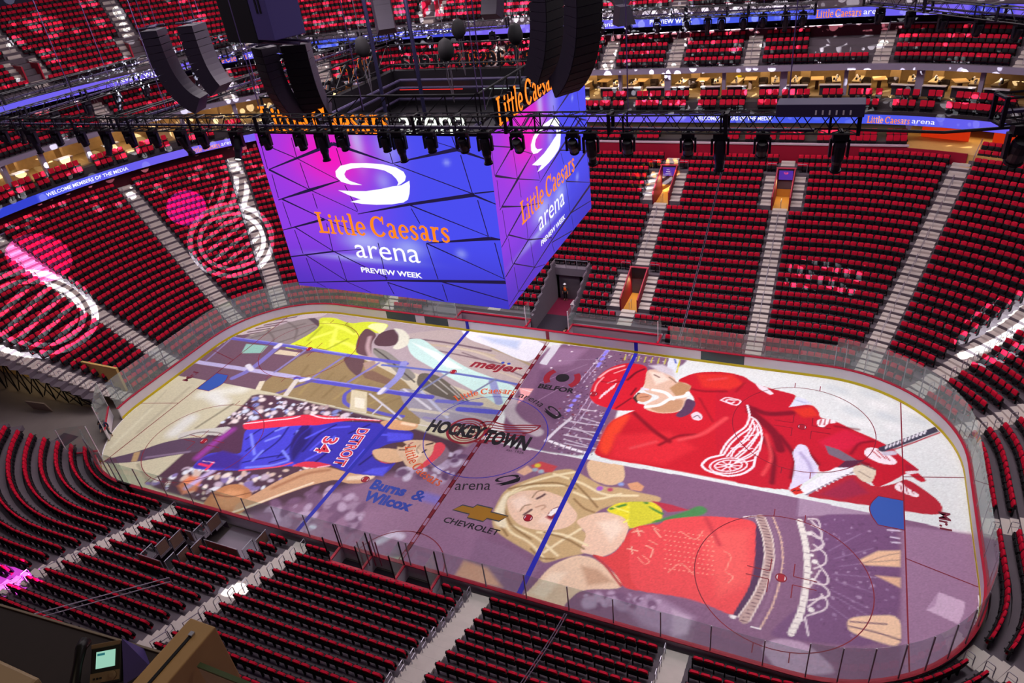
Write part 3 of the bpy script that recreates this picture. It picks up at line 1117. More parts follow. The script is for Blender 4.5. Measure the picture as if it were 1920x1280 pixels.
for o, xd in (((0, -SY - 0.05), (1, 0, 0)), ((SX + 0.05, 0), (0, 1, 0)), ((0, SY + 0.05), (-1, 0, 0)), ((-SX - 0.05, 0), (0, -1, 0))):
    M = frame((o[0], o[1], H + 0.78), xd, (0, 0, 1))
    s = serif_mesh('sign_lettering', 'Little Caesars', 1.3, SIGN_O, sb, M @ Matrix.Translation((-2.0, 0, 0.12)), 8.0)
    k = serif_mesh('sign_lettering_side', 'Little Caesars', 1.3, DARK, s, M @ Matrix.Translation((-2.0, 0, 0.10)), 8.0, depth=0.2)
    t = text_mesh('sign_lettering', 'arena', 1.7, SIGN_W, sb, None, extrude=0.0)
    xs = [v.co.x for v in t.data.vertices]
    t.data.transform(M @ Matrix.Translation((4.1, -0.1, 0.12)) @ Matrix.Diagonal((3.5 / (max(xs) - min(xs)), 1, 1, 1)))
    t2 = text_mesh('sign_lettering_side', 'arena', 1.7, DARK, t, None, extrude=0.09)
    t2.data.transform(M @ Matrix.Translation((4.1, -0.1, 0.02)) @ Matrix.Diagonal((3.5 / (max(xs) - min(xs)), 1, 1, 1)))
# ------------------------------------------------------------------ everything above the lower bowl
WARM = mat('warm_wood', '#a8865a', 0.6, noise=0.25, scale=2.5)
WOODF = mat('wood_floor', '#8d7048', 0.6, noise=0.15, scale=3.0)
DGREY = mat('dark_grey_panel', '#2a262c', 0.4)
LILAC = mat('grey_fascia', '#7d7488', 0.5)
CARP = mat('dark_carpet', '#3b3438', 0.9)
PALE = mat('pale_counter', '#b5a9ae', 0.4)


def RU(u):
    """Upper rings, u metres out from the face of the lower ribbon board."""
    return 31.5 + max(0.2 * u, u - 1.6), 32.08 + u


def seg_ok(x, y):
    return y > -16 and not (x > 38 and y < 26) and (y > 8 or x < 0)


def ring_band(mb, r0, r1, z0, z1, ok=seg_ok):
    n = len(BASE)
    for i in range(n):
        a, b = BASE[i], BASE[(i + 1) % n]
        p, q = rp(a, R=r0), rp(b, R=r0)
        if not ok((p[0] + q[0]) / 2, (p[1] + q[1]) / 2):
            continue
        P = [p, q, rp(b, R=r1), rp(a, R=r1)]
        vs = [(*c, z0) for c in P] + [(*c, z1) for c in P]
        mb.add(vs, [(0, 3, 2, 1), (4, 5, 6, 7), (0, 1, 5, 4), (1, 2, 6, 5), (2, 3, 7, 6), (3, 0, 4, 7)])


def struct(name, m, *bands, ok=seg_ok):
    mb = MB()
    for b in bands:
        ring_band(mb, *b, ok=ok)
    return setp(mb.build(name, m), kind='structure')


# ---- lower boxes on the far side, platform in the far corner
side = lambda x, y: y > 20 and abs(x) < 26.6
corner = lambda x, y: seg_ok(x, y) and not side(x, y)
wl = MB().mm((-26.4, 34.62, 8.6), (26.4, 34.8, 10.62))
setp(wl.build('wall_far_red', mat('red_wall', '#8e0a28', 0.6)), kind='structure')
setp(MB().mm((-26.5, 34.55, 10.62), (26.5, 34.9, 10.74)).build('trim_1', mat('ledge', '#b9a2ac', 0.5)), kind='structure')
setp(MB().mm((-26.4, 34.8, 8.6), (26.4, 35.95, 10.35)).mm((-26.4, 35.95, 8.6), (26.4, 46, 10.62)).build('floor_boxes', CARP), kind='structure')
setp(MB().mm((-30, 44.5, 10.6), (40, 44.8, 12.1)).build('wall_box_back', WARM), kind='structure')
struct('floor_platform', mat('tan_floor', '#c79a58', 0.6, noise=0.1), ((30.4, 30.9), (44, 44), 9.2, 10.42), ok=lambda x, y: x > 26.6 and y > 12)
struct('wall_platform_red', mat('red_wall', '#8e0a28', 0.6), ((30.25, 30.75), (30.4, 30.9), 9.0, 10.5), ok=lambda x, y: x > 26.4 and y > 12 and not (30.1 < x < 32.2))
struct('wall_end_red', mat('red_wall_dark', '#4e0a1c', 0.6), ((33.05, 33.4), (33.2, 33.6), 10.3, 12.6), ok=lambda x, y: x < -22)
mb = MB()
for x0, y0, x1, y1 in ((27.6, 38.3, 31.2, 36.9), (32.9, 36.3, 38, 33.6)):
    L, a = math.hypot(x1 - x0, y1 - y0), math.atan2(y1 - y0, x1 - x0)
    mb = MB().box(((x0 + x1) / 2, (y0 + y1) / 2, 11.35), (L, 0.15, 1.8), a)
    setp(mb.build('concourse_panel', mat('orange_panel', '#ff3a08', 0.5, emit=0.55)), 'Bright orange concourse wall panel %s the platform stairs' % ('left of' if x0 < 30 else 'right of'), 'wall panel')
# stair up to the platform, with its wooden side
s = MB()
for i in range(5):
    s.box((30.9 + 0.1 * i + 0.12, 32.4 + i * 0.42, 9.2 + 0.13 * i), (1.35, 0.42, 0.26 * (i + 1) if False else 0.5), -0.29)
setp(s.build('platform_stairs', mat('tan_floor', '#c79a58')), 'Short tan stairs rising from the long aisle to the platform', 'stairs')
s = MB().tube([(31.2, 32.3, 9.7), (31.2, 32.3, 10.5), (31.9, 34.8, 11.4), (31.9, 34.8, 10.4)], 0.03)
setp(s.build('handrail', STEEL), 'Steel handrail in the middle of the tan platform stairs', 'handrail')

# ---- ribbon boards: long strips of screen


def ribbon(name, R, z0, z1, label, ok, shift=0.0):
    root = empty(name, (0, 0, 0), 0, label, 'ribbon board', 'ribbon boards')
    n = len(BASE)
    # glowing face: colours along the strip
    V, F, Cc = [], [], []
    for i in range(n):
        a, b = BASE[i], BASE[(i + 1) % n]
        p, q = Vector(rp(a, R=R)), Vector(rp(b, R=R))
        if not ok((p.x + q.x) / 2, (p.y + q.y) / 2):
            continue
        m = max(1, int((q - p).length / 0.3))
        for j in range(m):
            c, d = p + (q - p) * j / m, p + (q - p) * (j + 1) / m
            k = len(V)
            V += [(c.x, c.y, z0), (d.x, d.y, z0), (d.x, d.y, z1), (c.x, c.y, z1)]
            F.append((k, k + 1, k + 2, k + 3))
            for g in (c, d, d, c):
                Cc.append(ribbon_color(g, shift))
    o = fast_mesh('screen_face', np.array(V), np.array(F), vcol_mat('ribbon_screen', 1.0), root)
    at = o.data.color_attributes.new('picture', 'FLOAT_COLOR', 'POINT')
    at.data.foreach_set('color', np.array([(*c, 1) for c in Cc], dtype=np.float32).ravel())
    h = MB()
    ring_band(h, (R[0] + 0.02, R[1] + 0.02), (R[0] + 0.3, R[1] + 0.3), z0 - 0.02, z1 + 0.02, ok=ok)
    h.build('housing', DGREY, root)
    return root


RB_BLUE, RB_VIO, RB_DEEP = rgb('#3f57e8'), rgb('#7a62f0'), rgb('#2236c8')


def mixc(a, b, t):
    return tuple(a[i] + (b[i] - a[i]) * t for i in range(3))


def ribbon_color(p, shift):
    s = p.x * 0.9 + p.y * 0.35 + shift
    t = 0.5 + 0.5 * math.sin(s * 0.16)
    c = mixc(RB_BLUE, RB_VIO, t)
    if (s % 23) < 2.2:
        c = mixc(c, RB_DEEP, 0.8)
    return c


def on_ring(x, y, R):
    """Point of ring R in the direction of (x, y) and the outward normal there."""
    best = None
    for i in range(len(BASE)):
        a, b = Vector(rp(BASE[i], R=R)), Vector(rp(BASE[(i + 1) % len(BASE)], R=R))
        d = b - a
        if d.length < 1e-6:
            continue
        t = max(0, min(1, (Vector((x, y)) - a).dot(d) / d.length_squared))
        p = a + d * t
        e = (p - Vector((x, y))).length
        if best is None or e < best[0]:
            n = Vector((-d.y, d.x)).normalized()
            if n.dot(p) > 0:
                n = -n
            best = (e, p, n)
    return best[1], best[2]


def ring_len(R):
    """The ring as points with their running length."""
    P = [Vector(rp(b, R=R)) for b in BASE]
    P.append(P[0])
    c = [0.0]
    for a, b in zip(P, P[1:]):
        c.append(c[-1] + (b - a).length)
    return P, c


def ribbon_text(root, R, x, y, z, segs, size, name='lettering'):
    """Lettering bent along the ring, centred at the point of the ring nearest (x, y). segs: (text, material, style, width)."""
    P, c = ring_len(R)
    p, n = on_ring(x, y, R)
    i = min(range(len(P) - 1), key=lambda i: ((P[i] + P[i + 1]) / 2 - p).length)
    s0 = c[i] + (p - P[i]).length

    def at(s):
        s %= c[-1]
        j = max(1, min(int(np.searchsorted(c, s)), len(P) - 1))
        d = P[j] - P[j - 1]
        return P[j - 1] + d * ((s - c[j - 1]) / max(d.length, 1e-6)), d.normalized()
    pos = -sum(w for *_, w in segs) / 2
    for txt, m, style, w in segs:
        I = Matrix.Identity(4)
        if style == 'serif':
            t = serif_mesh(name, txt, size, m, root, I, w)
        else:
            t = text_mesh(name, txt, size, m, root, None, offset=0.02 * size if style == 'bold' else 0.0)
            ws = [v.co.x for v in t.data.vertices]
            t.data.transform(Matrix.Diagonal((w * 0.94 / (max(ws) - min(ws)), 1, 1, 1)))
        for v in t.data.vertices:
            # the ring runs right to left as seen from the ice
            q, d = at(s0 - (pos + w / 2 + v.co.x))
            nn = Vector((d.y, -d.x))
            if nn.dot(q) > 0:
                nn = -nn
            v.co = Vector((q.x + nn.x * (0.05 + v.co.z), q.y + nn.y * (0.05 + v.co.z), z + v.co.y))
        pos += w
# lower ribbon: far side, far corners and left end
rok = lambda x, y: seg_ok(x, y)
R1 = RU(0)
rib1 = ribbon('ribbon_board', R1, 12.1, 12.92, 'Lower blue video ribbon running above the lower seats, welcoming the media', rok)
ribbon_text(rib1, R1, -51.2, 13.2, 12.5, [('WELCOME MEMBERS OF THE MEDIA', T_WHITE, 'bold', 9.2)], 0.5)
ribbon_text(rib1, R1, 11.2, 36.6, 12.5, [('WELCOME MEMBERS OF THE MEDIA', T_WHITE, 'bold', 7.7)], 0.5)
ribbon_text(rib1, R1, 25.6, 36.2, 12.5, [('Little Caesars', T_ORANGE, 'serif', 3.6), ('arena', T_WHITE, 'plain', 1.9)], 0.62)
ribbon_text(rib1, R1, -45.6, 26, 12.5, [('Little Caesars', T_ORANGE, 'serif', 3.4), ('arena', T_WHITE, 'plain', 1.7)], 0.62)
R2 = (32.6, 35.5)
rib2 = ribbon('ribbon_board', R2, 20.5, 21.3, 'Upper blue video ribbon running under the top deck, announcing preview week', rok, 6)
ribbon_text(rib2, R2, -47.6, 21.5, 20.9, [('PREVIEW WEEK', T_WHITE, 'bold', 5.6)], 0.55)
ribbon_text(rib2, R2, 4.4, 40.2, 20.9, [('PREVIEW WEEK', T_WHITE, 'bold', 4.4)], 0.55)
ribbon_text(rib2, R2, 20.6, 39.7, 20.9, [('Little Caesars', T_ORANGE, 'serif', 3.9), ('arena', T_WHITE, 'plain', 1.9)], 0.66)
ribbon_text(rib2, R2, -42.9, 31, 20.9, [('Little Caesars', T_ORANGE, 'serif', 4.2), ('arena', T_WHITE, 'plain', 1.9)], 0.66)
ribbon_text(rib2, R2, -4.0, 40.2, 20.9, [('Little Caesars', T_ORANGE, 'serif', 3.6), ('arena', T_WHITE, 'plain', 1.9)], 0.6)

# ---- suite level behind the lower ribbon
struct('floor_suite_front', CARP, (RU(0.3), RU(1.35), 12.6, 13.1), (RU(1.35), RU(2.7), 12.6, 13.72))
struct('floor_suites', WOODF, (RU(2.7), RU(9.2), 13.3, 13.86))
struct('trim_2', DGREY, (RU(0.05), RU(0.28), 12.94, 13.16))
struct('wall_suite_back', WARM, (RU(8.4), RU(8.7), 13.86, 16.4))
struct('ceiling_boxes', mat('soffit', '#8a7a6a', 0.8), (RU(0.3), RU(9), 12.3, 12.58))
struct('ceiling_suites', mat('soffit', '#8a7a6a', 0.8), (RU(2.35), RU(9.2), 16.35, 16.5))
struct('trim_3', LILAC, (RU(2.0), RU(2.35), 16.3, 16.78))
struct('floor_mid_deck', CONC, *[(RU(2.35 + 0.9 * r), RU(3.25 + 0.9 * r), 16.4, 16.72 + 0.57 * r) for r in range(4)], (RU(5.95), RU(9.5), 16.4, 18.5))
struct('wall_mid_back', mat('charcoal_glass_wall', '#37333a', 0.25, spec=0.6), (RU(8.2), RU(8.5), 18.5, 20.6))
struct('trim_4', mat('ledge', '#b9a2ac', 0.5), (RU(5.95), RU(6.05), 19.42, 19.5))
struct('wall_mid_rail', mat('red_wall_dark', '#4e0a1c', 0.6), (RU(6.0), RU(6.04), 18.5, 19.42))
struct('ceiling_mid_deck', DGREY, ((R2[0] + 0.3, R2[1] + 0.3), RU(10), 20.7, 20.9))
# ---- upper deck
UPR = lambda r: (34.6 + 0.82 * r, 37.3 + 0.82 * r)
UPZ = lambda r: 21.75 + 0.52 * r
struct('floor_upper_deck', CONC, ((R2[0] + 0.32, R2[1] + 0.32), UPR(-0.5), 20.9, 21.3), *[(UPR(r - 0.55), UPR(r + 0.47), 20.9, UPZ(r)) for r in range(13)])
struct('wall_upper_back', mat('navy_wall', '#1b1430', 0.7), (UPR(12.6), UPR(13), 21, 32))
roof = MB().mm((-70, -56, 47.5), (70, 60, 47.8))
setp(roof.build('ceiling_roof', mat('roof_black', '#0a080c', 0.9)), kind='structure')

# ---- seats of the mid deck and the upper deck
MIDA = [(-41.6, 27.0), (-34, 33.5), (-8.4, 40), (-2.0, 40), (4.9, 40), (12.27, 40), (23.45, 39.6), (33.8, 36.4), (-48.9, 17.5), (-52.5, 5.0), (-15, 40)]
MID_STAIRS = []
for gx, gy in MIDA:
    p, n = on_ring(gx, gy, RU(2.35))
    MID_STAIRS.append((p, -n))
for r in range(4):
    def gap(x, y):
        if not seg_ok(x, y) or y < -9:
            return True
        for p, d in MID_STAIRS:
            if abs((x - p.x) * d.y - (y - p.y) * d.x) < 0.95 and (x - p.x) * d.x + (y - p.y) * d.y > -1:
                return True
        if r > 0 and (17.2 < x < 23 and y > 20):
            return True
        if r > 0 and x < -41.5 and 27 < y < 31:
            return True
        return False
    for run in seat_spots(0, ring=RU(2.85 + 0.9 * r), gap=gap):
        for q, (x, y, a) in enumerate(run):
            SEATS.append((x, y, 16.72 + 0.57 * r, a + PI, r, len(run), q))
for i, (p, d) in enumerate(MID_STAIRS):
    s = MB()
    ang = math.atan2(d.y, d.x) - PI / 2
    for j in range(8):
        c = p + d * (0.25 + 0.45 * j)
        s.box((c.x, c.y, 16.74 + 0.285 * j), (1.3, 0.46, 0.24), ang)
    far = p.x > -30
    setp(s.build('suite_deck_stairs', STEP), 'Pale stairs through the four middle deck rows, %s of the set' % ((ORD[sum(1 for q, _ in MID_STAIRS if q.x > p.x)] + ' from the right')), 'stairs', 'stairs of the middle deck')
    h = MB().tube([(p.x, p.y, 17.0), (p.x, p.y, 17.9), (p.x + d.x * 3.2, p.y + d.y * 3.2, 19.9), (p.x + d.x * 3.2, p.y + d.y * 3.2, 19.0)], 0.03)
    setp(h.build('handrail', STEEL), 'Thin handrail on the middle deck stairs, %s from the right' % ORD[sum(1 for q, _ in MID_STAIRS if q.x > p.x)], 'handrail', 'handrails of the middle deck')
UPA = [(-58.5, 16.0, 0, 12), (-55.0, 27.5, 0, 12), (-45.5, 37, 0, 12), (-24.0, 45, 0, 12), (-8.6, 46, 0, 12), (4.8, 46, 0, 12), (-61.5, -2.0, 0, 12), (25, 44, 0, 12)]
UP_STAIRS = []
for gx, gy, a, b in UPA:
    p, n = on_ring(gx, gy, UPR(-0.5))
    UP_STAIRS.append((p, -n))


def up_door(x, y, r):
    """Inside a doorway of the upper deck (rows two to five beside each stair)."""
    for p, d in UP_STAIRS:
        t = (x - p.x) * d.y - (y - p.y) * d.x
        if 1 <= r <= 4 and abs(t) < 1.75 and (x - p.x) * d.x + (y - p.y) * d.y > -1:
            return True
    return False


for r in range(13):
    def gap(x, y, r=r):
        if not seg_ok(x, y) or y < -6 or x > 33:
            return True
        for p, d in UP_STAIRS:
            if abs((x - p.x) * d.y - (y - p.y) * d.x) < 0.95 and (x - p.x) * d.x + (y - p.y) * d.y > -1:
                return True
        return up_door(x, y, r)
    for run in seat_spots(0, ring=UPR(r), gap=gap):
        for q, (x, y, a) in enumerate(run):
            SEATS.append((x, y, UPZ(r), a + PI, r, len(run), q))
for i, (p, d) in enumerate(UP_STAIRS):
    ang = math.atan2(d.y, d.x) - PI / 2
    rank = ORD[sum(1 for q, _ in UP_STAIRS if q.x > p.x)]
    s = MB()
    for j in range(26):
        if 3 <= j < 10:
            continue
        c = p + d * (0.2 + 0.41 * j)
        s.box((c.x, c.y, UPZ(0) + 0.26 * j - 0.1), (1.3, 0.42, 0.26), ang)
    for j in range(3, 10):
        for sd in (-1.25, 1.25):
            c = p + d * (0.2 + 0.41 * j)
            c = c + Vector((d.y, -d.x)) * sd
            s.box((c.x, c.y, UPZ(0) + 0.26 * j - 0.1), (0.75, 0.42, 0.26), ang)
    setp(s.build('upper_stairs', STEP), 'Pale concrete stairs climbing the top deck, %s from the right' % rank, 'stairs', 'stairs of the top deck')
    # doorway: red trimmed well
    root = empty('deck_doorway', (p.x, p.y, UPZ(0)), ang, 'Red-framed doorway well in the top deck stairs, %s from the right' % rank, 'doorway', 'doorways of the top deck')
    w = MB()
    w.box((-0.8, 2.7, 1.0), (0.14, 3.2, 2.2)).box((0.8, 2.7, 1.0), (0.14, 3.2, 2.2))
    w.build('side_wall', REDP, root)
    MB().box((0, 4.25, 1.4), (1.74, 0.12, 1.5)).build('back_wall', mat('doorway_red', '#7d0d24', 0.6), root)
    MB().box((0, 2.6, 0.05), (1.5, 3.2, 0.1)).build('floor_panel', WOODF, root)
    MB().tube([(-0.8, 1.1, 2.15), (-0.8, 4.3, 2.4), (0.8, 4.3, 2.4), (0.8, 1.1, 2.15)], 0.035).build('rail', STEEL, root)
    h = MB().tube([(p.x + d.x * 5, p.y + d.y * 5, UPZ(6)), (p.x + d.x * 5, p.y + d.y * 5, UPZ(6) + 0.9), (p.x + d.x * 10, p.y + d.y * 10, UPZ(12) + 0.9)], 0.03)
    setp(h.build('handrail', STEEL), 'Thin handrail on the top deck stairs, %s from the right' % rank, 'handrail', 'handrails of the top deck')
UPPER_DONE = True

# ---- club seats of the suites: wider, one by one
cs_c, cs_s, cs_p = MB(), MB(), MB()
slab(cs_c, octa(0.52, 0.52, 0.05), -0.07, 0.07, 0.72, 0.18)
slab(cs_s, octa(0.5, 0.3, 0.05), 0.0, 0.12, 0.4, 0.18)
cs_p.box((0, -0.2, 0.42), (0.5, 0.36, 0.14)).box((0.29, -0.12, 0.55), (0.06, 0.42, 0.06)).box((0.0, -0.05, 0.2), (0.4, 0.2, 0.4))
CLUB = [(nm, b.mesh(nm, m)) for nm, b, m in (('back_cushion', cs_c, RED), ('back_shell', cs_s, BLACK), ('seat_base', cs_p, BLACK))]
CLUB_PROTO = None


def club_seat(x, y, z, heading, label, group):
    global CLUB_PROTO
    if CLUB_PROTO is None:
        r = CLUB_PROTO = empty('club_seat')
        for nm, me in CLUB:
            o = bpy.data.objects.new(nm, me)
            COL.objects.link(o)
            o.parent = r
    else:
        r = copy_tree(CLUB_PROTO)
    r.location = (x, y, z)
    r.rotation_euler = (0, 0, heading)
    setp(r, label, 'seat', group)


FRONT = [(-3.6, 4), (-1.74, 2), (-0.33, 2), (2.66, 4), (5.38, 4), (8.6, 3), (10.97, 4), (14.19, 3), (16.64, 4), (19.77, 3), (22.34, 4), (25.52, 3), (27.34, 2), (30.0, 4), (32.37, 4)]
BACK = [(-1.74, 2), (-0.32, 2), (1.92, 2), (3.25, 2), (4.76, 2), (6.04, 2), (8.58, 3), (10.32, 2), (11.59, 2), (14.16, 3), (15.92, 2), (17.22, 2), (19.76, 3), (21.65, 2), (22.99, 2), (25.52, 3), (27.67, 2), (29.79, 2), (31.0, 2), (32.27, 2), (33.45, 2)]
for row, L, u, z in (('front', FRONT, 0.85, 13.1), ('back', BACK, 2.0, 13.72)):
    tot = sum(n for _, n in L)
    c = 0
    for x0, n in L:
        for j in range(n):
            x = x0 + (j - (n - 1) / 2) * 0.6
            p, nn = on_ring(x, 36, RU(u))
            if abs(p.x - x) > 0.02 and x < 20:
                p = Vector((x, p.y))
            ang = math.atan2(-nn.y, -nn.x) - PI / 2
            club_seat(p.x, p.y, z, ang, 'Wide red suite chair, %s row above the lower far ribbon, %s from right' % (row, ORD[tot - 1 - c]), 'suite chairs on the far side')
            c += 1
# the left end's suites
c = 0
LEFT_CH = []
for k in range(14):
    q = k / 13
    gy = 2.0 + 28 * q
    p, nn = on_ring(-60 + 22 * max(0, q - 0.35), gy, RU(0.85))
    for rw, u, z in (('front', 0.85, 13.1), ('back', 2.0, 13.72)):
        pp, n2 = on_ring(p.x, p.y, RU(u))
        t = Vector((-n2.y, n2.x))
        for j in range(3 if k % 2 else 2):
            w = pp + t * ((j - 1) * 0.62)
            LEFT_CH.append((rw, w, n2, z))
for rw in ('front', 'back'):
    M_ = sorted([e for e in LEFT_CH if e[0] == rw], key=lambda e: e[1].y)
    for c, (_, w, n2, z) in enumerate(M_):
        club_seat(w.x, w.y, z, math.atan2(-n2.y, -n2.x) - PI / 2, 'Wide red suite chair, %s row above the left end ribbon, %s from left' % (rw, ORD[c]), 'suite chairs on the left end')
# lower boxes on the far side
BX = [(-2.1, 4), (0.3, 4), (3.2, 4), (11.2, 3), (14.0, 5), (16.8, 4), (19.8, 3), (22.8, 4), (25.5, 3)]
for row, y, z in (('front', 35.45, 10.4), ('back', 36.5, 10.66)):
    c, tot = 0, sum(n for _, n in BX)
    for x0, n in BX:
        for j in range(n):
            club_seat(x0 + (j - (n - 1) / 2) * 0.56, y, z, 0, 'Wide red box chair behind the red far wall, %s row, %s from right' % (row, ORD[tot - 1 - c]), 'chairs of the low far boxes')
            c += 1

# ---- suite furniture: columns, counters, tables, tub chairs
COLS = [-6.2, -0.68, 4.26, 9.79, 15.31, 20.74, 26.99, 32.11]


def where(i):
    return ORD[len(COLS) - 1 - i] + ' from the right'


for i, x in enumerate(COLS):
    p, n = on_ring(x, 40, RU(3.1))
    ang = math.atan2(-n.y, -n.x) - PI / 2
    big = i % 2 == 0
    c = MB().box((p.x, p.y, 15.1), (0.62 if big else 0.34, 0.5, 2.5), ang)
    setp(c.build('suite_column', LILAC), 'Grey square suite column above the lower far ribbon, %s' % where(i), 'column', 'columns of the far suites')
    o = p - n * 0.2
    t = Vector((-n.y, n.x)) * -1
    # counter rail behind the seats
    for sd in (-1, 1):
        q = p + n * 0.35 + t * (sd * 1.25)
        root = empty('suite_counter', (q.x, q.y, 13.86), ang, 'Pale bar counter on the %s of a far suite column, column %s' % ('left' if sd < 0 else 'right', where(i)), 'counter', 'counters of the far suites')
        MB().box((0, 0.1, 0.98), (1.9, 0.5, 0.06)).build('counter_top', PALE, root)
        MB().box((0, 0.2, 0.48), (1.8, 0.06, 0.94)).build('front_panel', DGREY, root)
        q2 = p - n * 2.2 + t * (sd * 0.95)
        r2 = empty('buffet_table', (q2.x, q2.y, 13.86), ang + sd * 0.12, 'Cluttered pale serving table beside the suite column %s, its %s side' % (where(i), 'left' if sd < 0 else 'right'), 'table', 'serving tables of the far suites')
        MB().box((0, 0, 0.9), (0.75, 2.3, 0.06)).build('table_top', mat('maple', '#cfb083', 0.5), r2)
        MB().box((0, 0, 0.44), (0.6, 2.1, 0.86)).build('cabinet', WARM, r2)
        for j in range(5):
            b = MB().lathe([(0.08, 0), (0.1, 0.1), (0.06, 0.2), (0.02, 0.22)], (0, 0, 0), 8).build('serving_dish', mat('dish_dark', '#2b2523', 0.4) if j % 2 else WHITEP)
            b.location = (q2.x + random.uniform(-0.2, 0.2), q2.y - 0.9 + 0.42 * j, 14.79)
            setp(b, '%s dish, table %s of suite column %s, %s from front' % ('Dark' if j % 2 else 'White', 'left' if sd < 0 else 'right', where(i), ORD[j]), 'dish', 'dishes in the far suites')
TABS = [(-3.34, 42.6), (0.85, 42.4), (7.27, 42.2), (11.97, 42.2), (18.19, 41.8), (23.6, 41.4), (30.0, 40.0)]
for i, (x, y) in enumerate(TABS):
    w = ORD[len(TABS) - 1 - i] + ' from the right'
    root = empty('lounge_table', (x, y, 13.86), 0.05 * (i - 3), 'Square light wood lounge table in a far suite, %s' % w, 'table', 'lounge tables of the far suites')
    MB().box((0, 0, 0.98), (1.15, 1.5, 0.07)).build('table_top', mat('table_wood', '#c69a64', 0.45, noise=0.15, scale=4), root)
    MB().box((0, 0, 0.47), (0.3, 0.4, 0.94)).build('pedestal', mat('dark_wood', '#4a3020', 0.6), root)
    for j, (dx, dy, rz) in enumerate(((-1.15, 0.7, 0.6), (1.15, 0.6, -0.6))):
        ch = empty('tub_chair', (x + dx, y + dy, 13.86), rz, 'Dark tub chair %s the wooden lounge table, table %s' % ('left of' if j == 0 else 'right of', w), 'chair', 'tub chairs of the far suites')
        MB().lathe([(0.36, 0.1), (0.4, 0.42), (0.3, 0.46)], n=14).build('seat', mat('tub_brown', '#3a2b26', 0.7), ch)
        a = [(0.42 * math.cos(t), 0.42 * math.sin(t)) for t in np.linspace(-0.3, PI + 0.3, 14)]
        b = MB()
        strip(b, a, 0.1, 0.86)
        b2 = MB()
        for (x0, y0), (x1, y1) in zip(a, a[1:]):
            b2.box(((x0 + x1) / 2, (y0 + y1) / 2, 0.62), (math.hypot(x1 - x0, y1 - y0) + 0.03, 0.1, 0.5), math.atan2(y1 - y0, x1 - x0))
        b2.build('backrest', mat('tub_brown', '#3a2b26', 0.7), ch)
# wooden screens between suites at the back
for i, x in enumerate([-4.9, 2.2, 6.3, 13.2, 17.0, 22.0, 25.2, 29.0]):
    p, n = on_ring(x, 45, RU(7.0))
    s = MB().box((p.x, p.y, 14.95), (0.9, 0.25, 2.2), math.atan2(-n.y, -n.x) - PI / 2)
    setp(s.build('wood_screen', WARM), 'Tall honey wood divider at the back of the far suites, %s from the right' % ORD[7 - i], 'divider', 'wood dividers of the far suites')
# low glass walls between the boxes and the wood lit wall panels on the left end
for i in range(7):
    q = i / 6
    gy = 0.5 + 27 * q
    p, n = on_ring(-62 + 24 * max(0, q - 0.3), gy, RU(4.2))
    ang = math.atan2(-n.y, -n.x) - PI / 2
    w = ORD[i] + ' from left'
    root = empty('suite_cabinet', (p.x, p.y, 13.86), ang, 'Honey wood cabinet block in the left end suites, %s' % w, 'cabinet', 'cabinets of the left suites')
    MB().box((0, -0.4, 0.5), (1.5, 0.7, 1.0)).build('cabinet', WARM, root)
    MB().box((0, -0.4, 1.03), (1.7, 0.85, 0.07)).build('counter_top', PALE, root)
    MB().box((0.6, 1.6, 1.1), (0.25, 1.6, 2.3)).build('side_panel', WARM, root)
    p2, n = on_ring(p.x, p.y, RU(2.8))
    t = Vector((-n.y, n.x))
    c = MB().box((p2.x + t.x * 2.2, p2.y + t.y * 2.2, 15.1), (0.45, 0.45, 2.5), ang)
    setp(c.build('suite_column', LILAC), 'Grey square column of the left end suites, %s' % w, 'column', 'columns of the left suites')
# warm lamps under the suite ceilings and box ceilings
for i, x in enumerate(range(-18, 35, 6)):
    p, n = on_ring(x, 44, RU(5.5))
    area('suite_lamp', (p.x, p.y, 16.3), (5, 1.2), 120, (1.0, 0.78, 0.48))
    if x < 30:
        area('box_lamp', (x, 39.5, 12.25), (5, 1.2), 60, (1.0, 0.78, 0.48))
for i in range(8):
    q = i / 7
    p, n = on_ring(-62 + 24 * max(0, q - 0.3), -4 + 33 * q, RU(5.5))
    area('suite_lamp', (p.x, p.y, 16.3), (4, 1.2), 120, (1.0, 0.78, 0.48))
area('platform_lamp', (32, 37, 12.2), (8, 2), 200, (1.0, 0.75, 0.4), (31, 34, 10))
# ------------------------------------------------------------------ hanging rig: trusses, lamps, loudspeakers, cables
ROOF = 47.5


def lattice(mb, a, b, w, h, step, r=0.035, rb=0.02):
    """A box truss from a to b: four chords and zigzag braces on every side."""
    a, b = Vector(a), Vector(b)
    d = (b - a)
    L = d.length
    d.normalize()
    n = Vector((-d.y, d.x, 0)).normalized()
    u = Vector((0, 0, 1))
    cor = [n * (w / 2) * s + u * (h / 2) * t for s, t in ((-1, -1), (1, -1), (1, 1), (-1, 1))]
    for c in cor:
        mb.tube([a + c, b + c], r, 5)
    m = max(1, int(L / step))
    for i in range(m):
        p, q = a + d * (L * i / m), a + d * (L * (i + 1) / m)
        for k in range(4):
            c0, c1 = cor[k], cor[(k + 1) % 4]
            mb.tube([p + c0, (p + q) / 2 + c1, q + c0], rb, 4)
        if i % 4 == 0:
            for k in range(4):
                mb.tube([p + cor[k], p + cor[(k + 1) % 4]], r, 4)
    return mb


TRUSS_M = mat('truss_black', '#17151c', 0.45, 0.3)
LAMPS = []


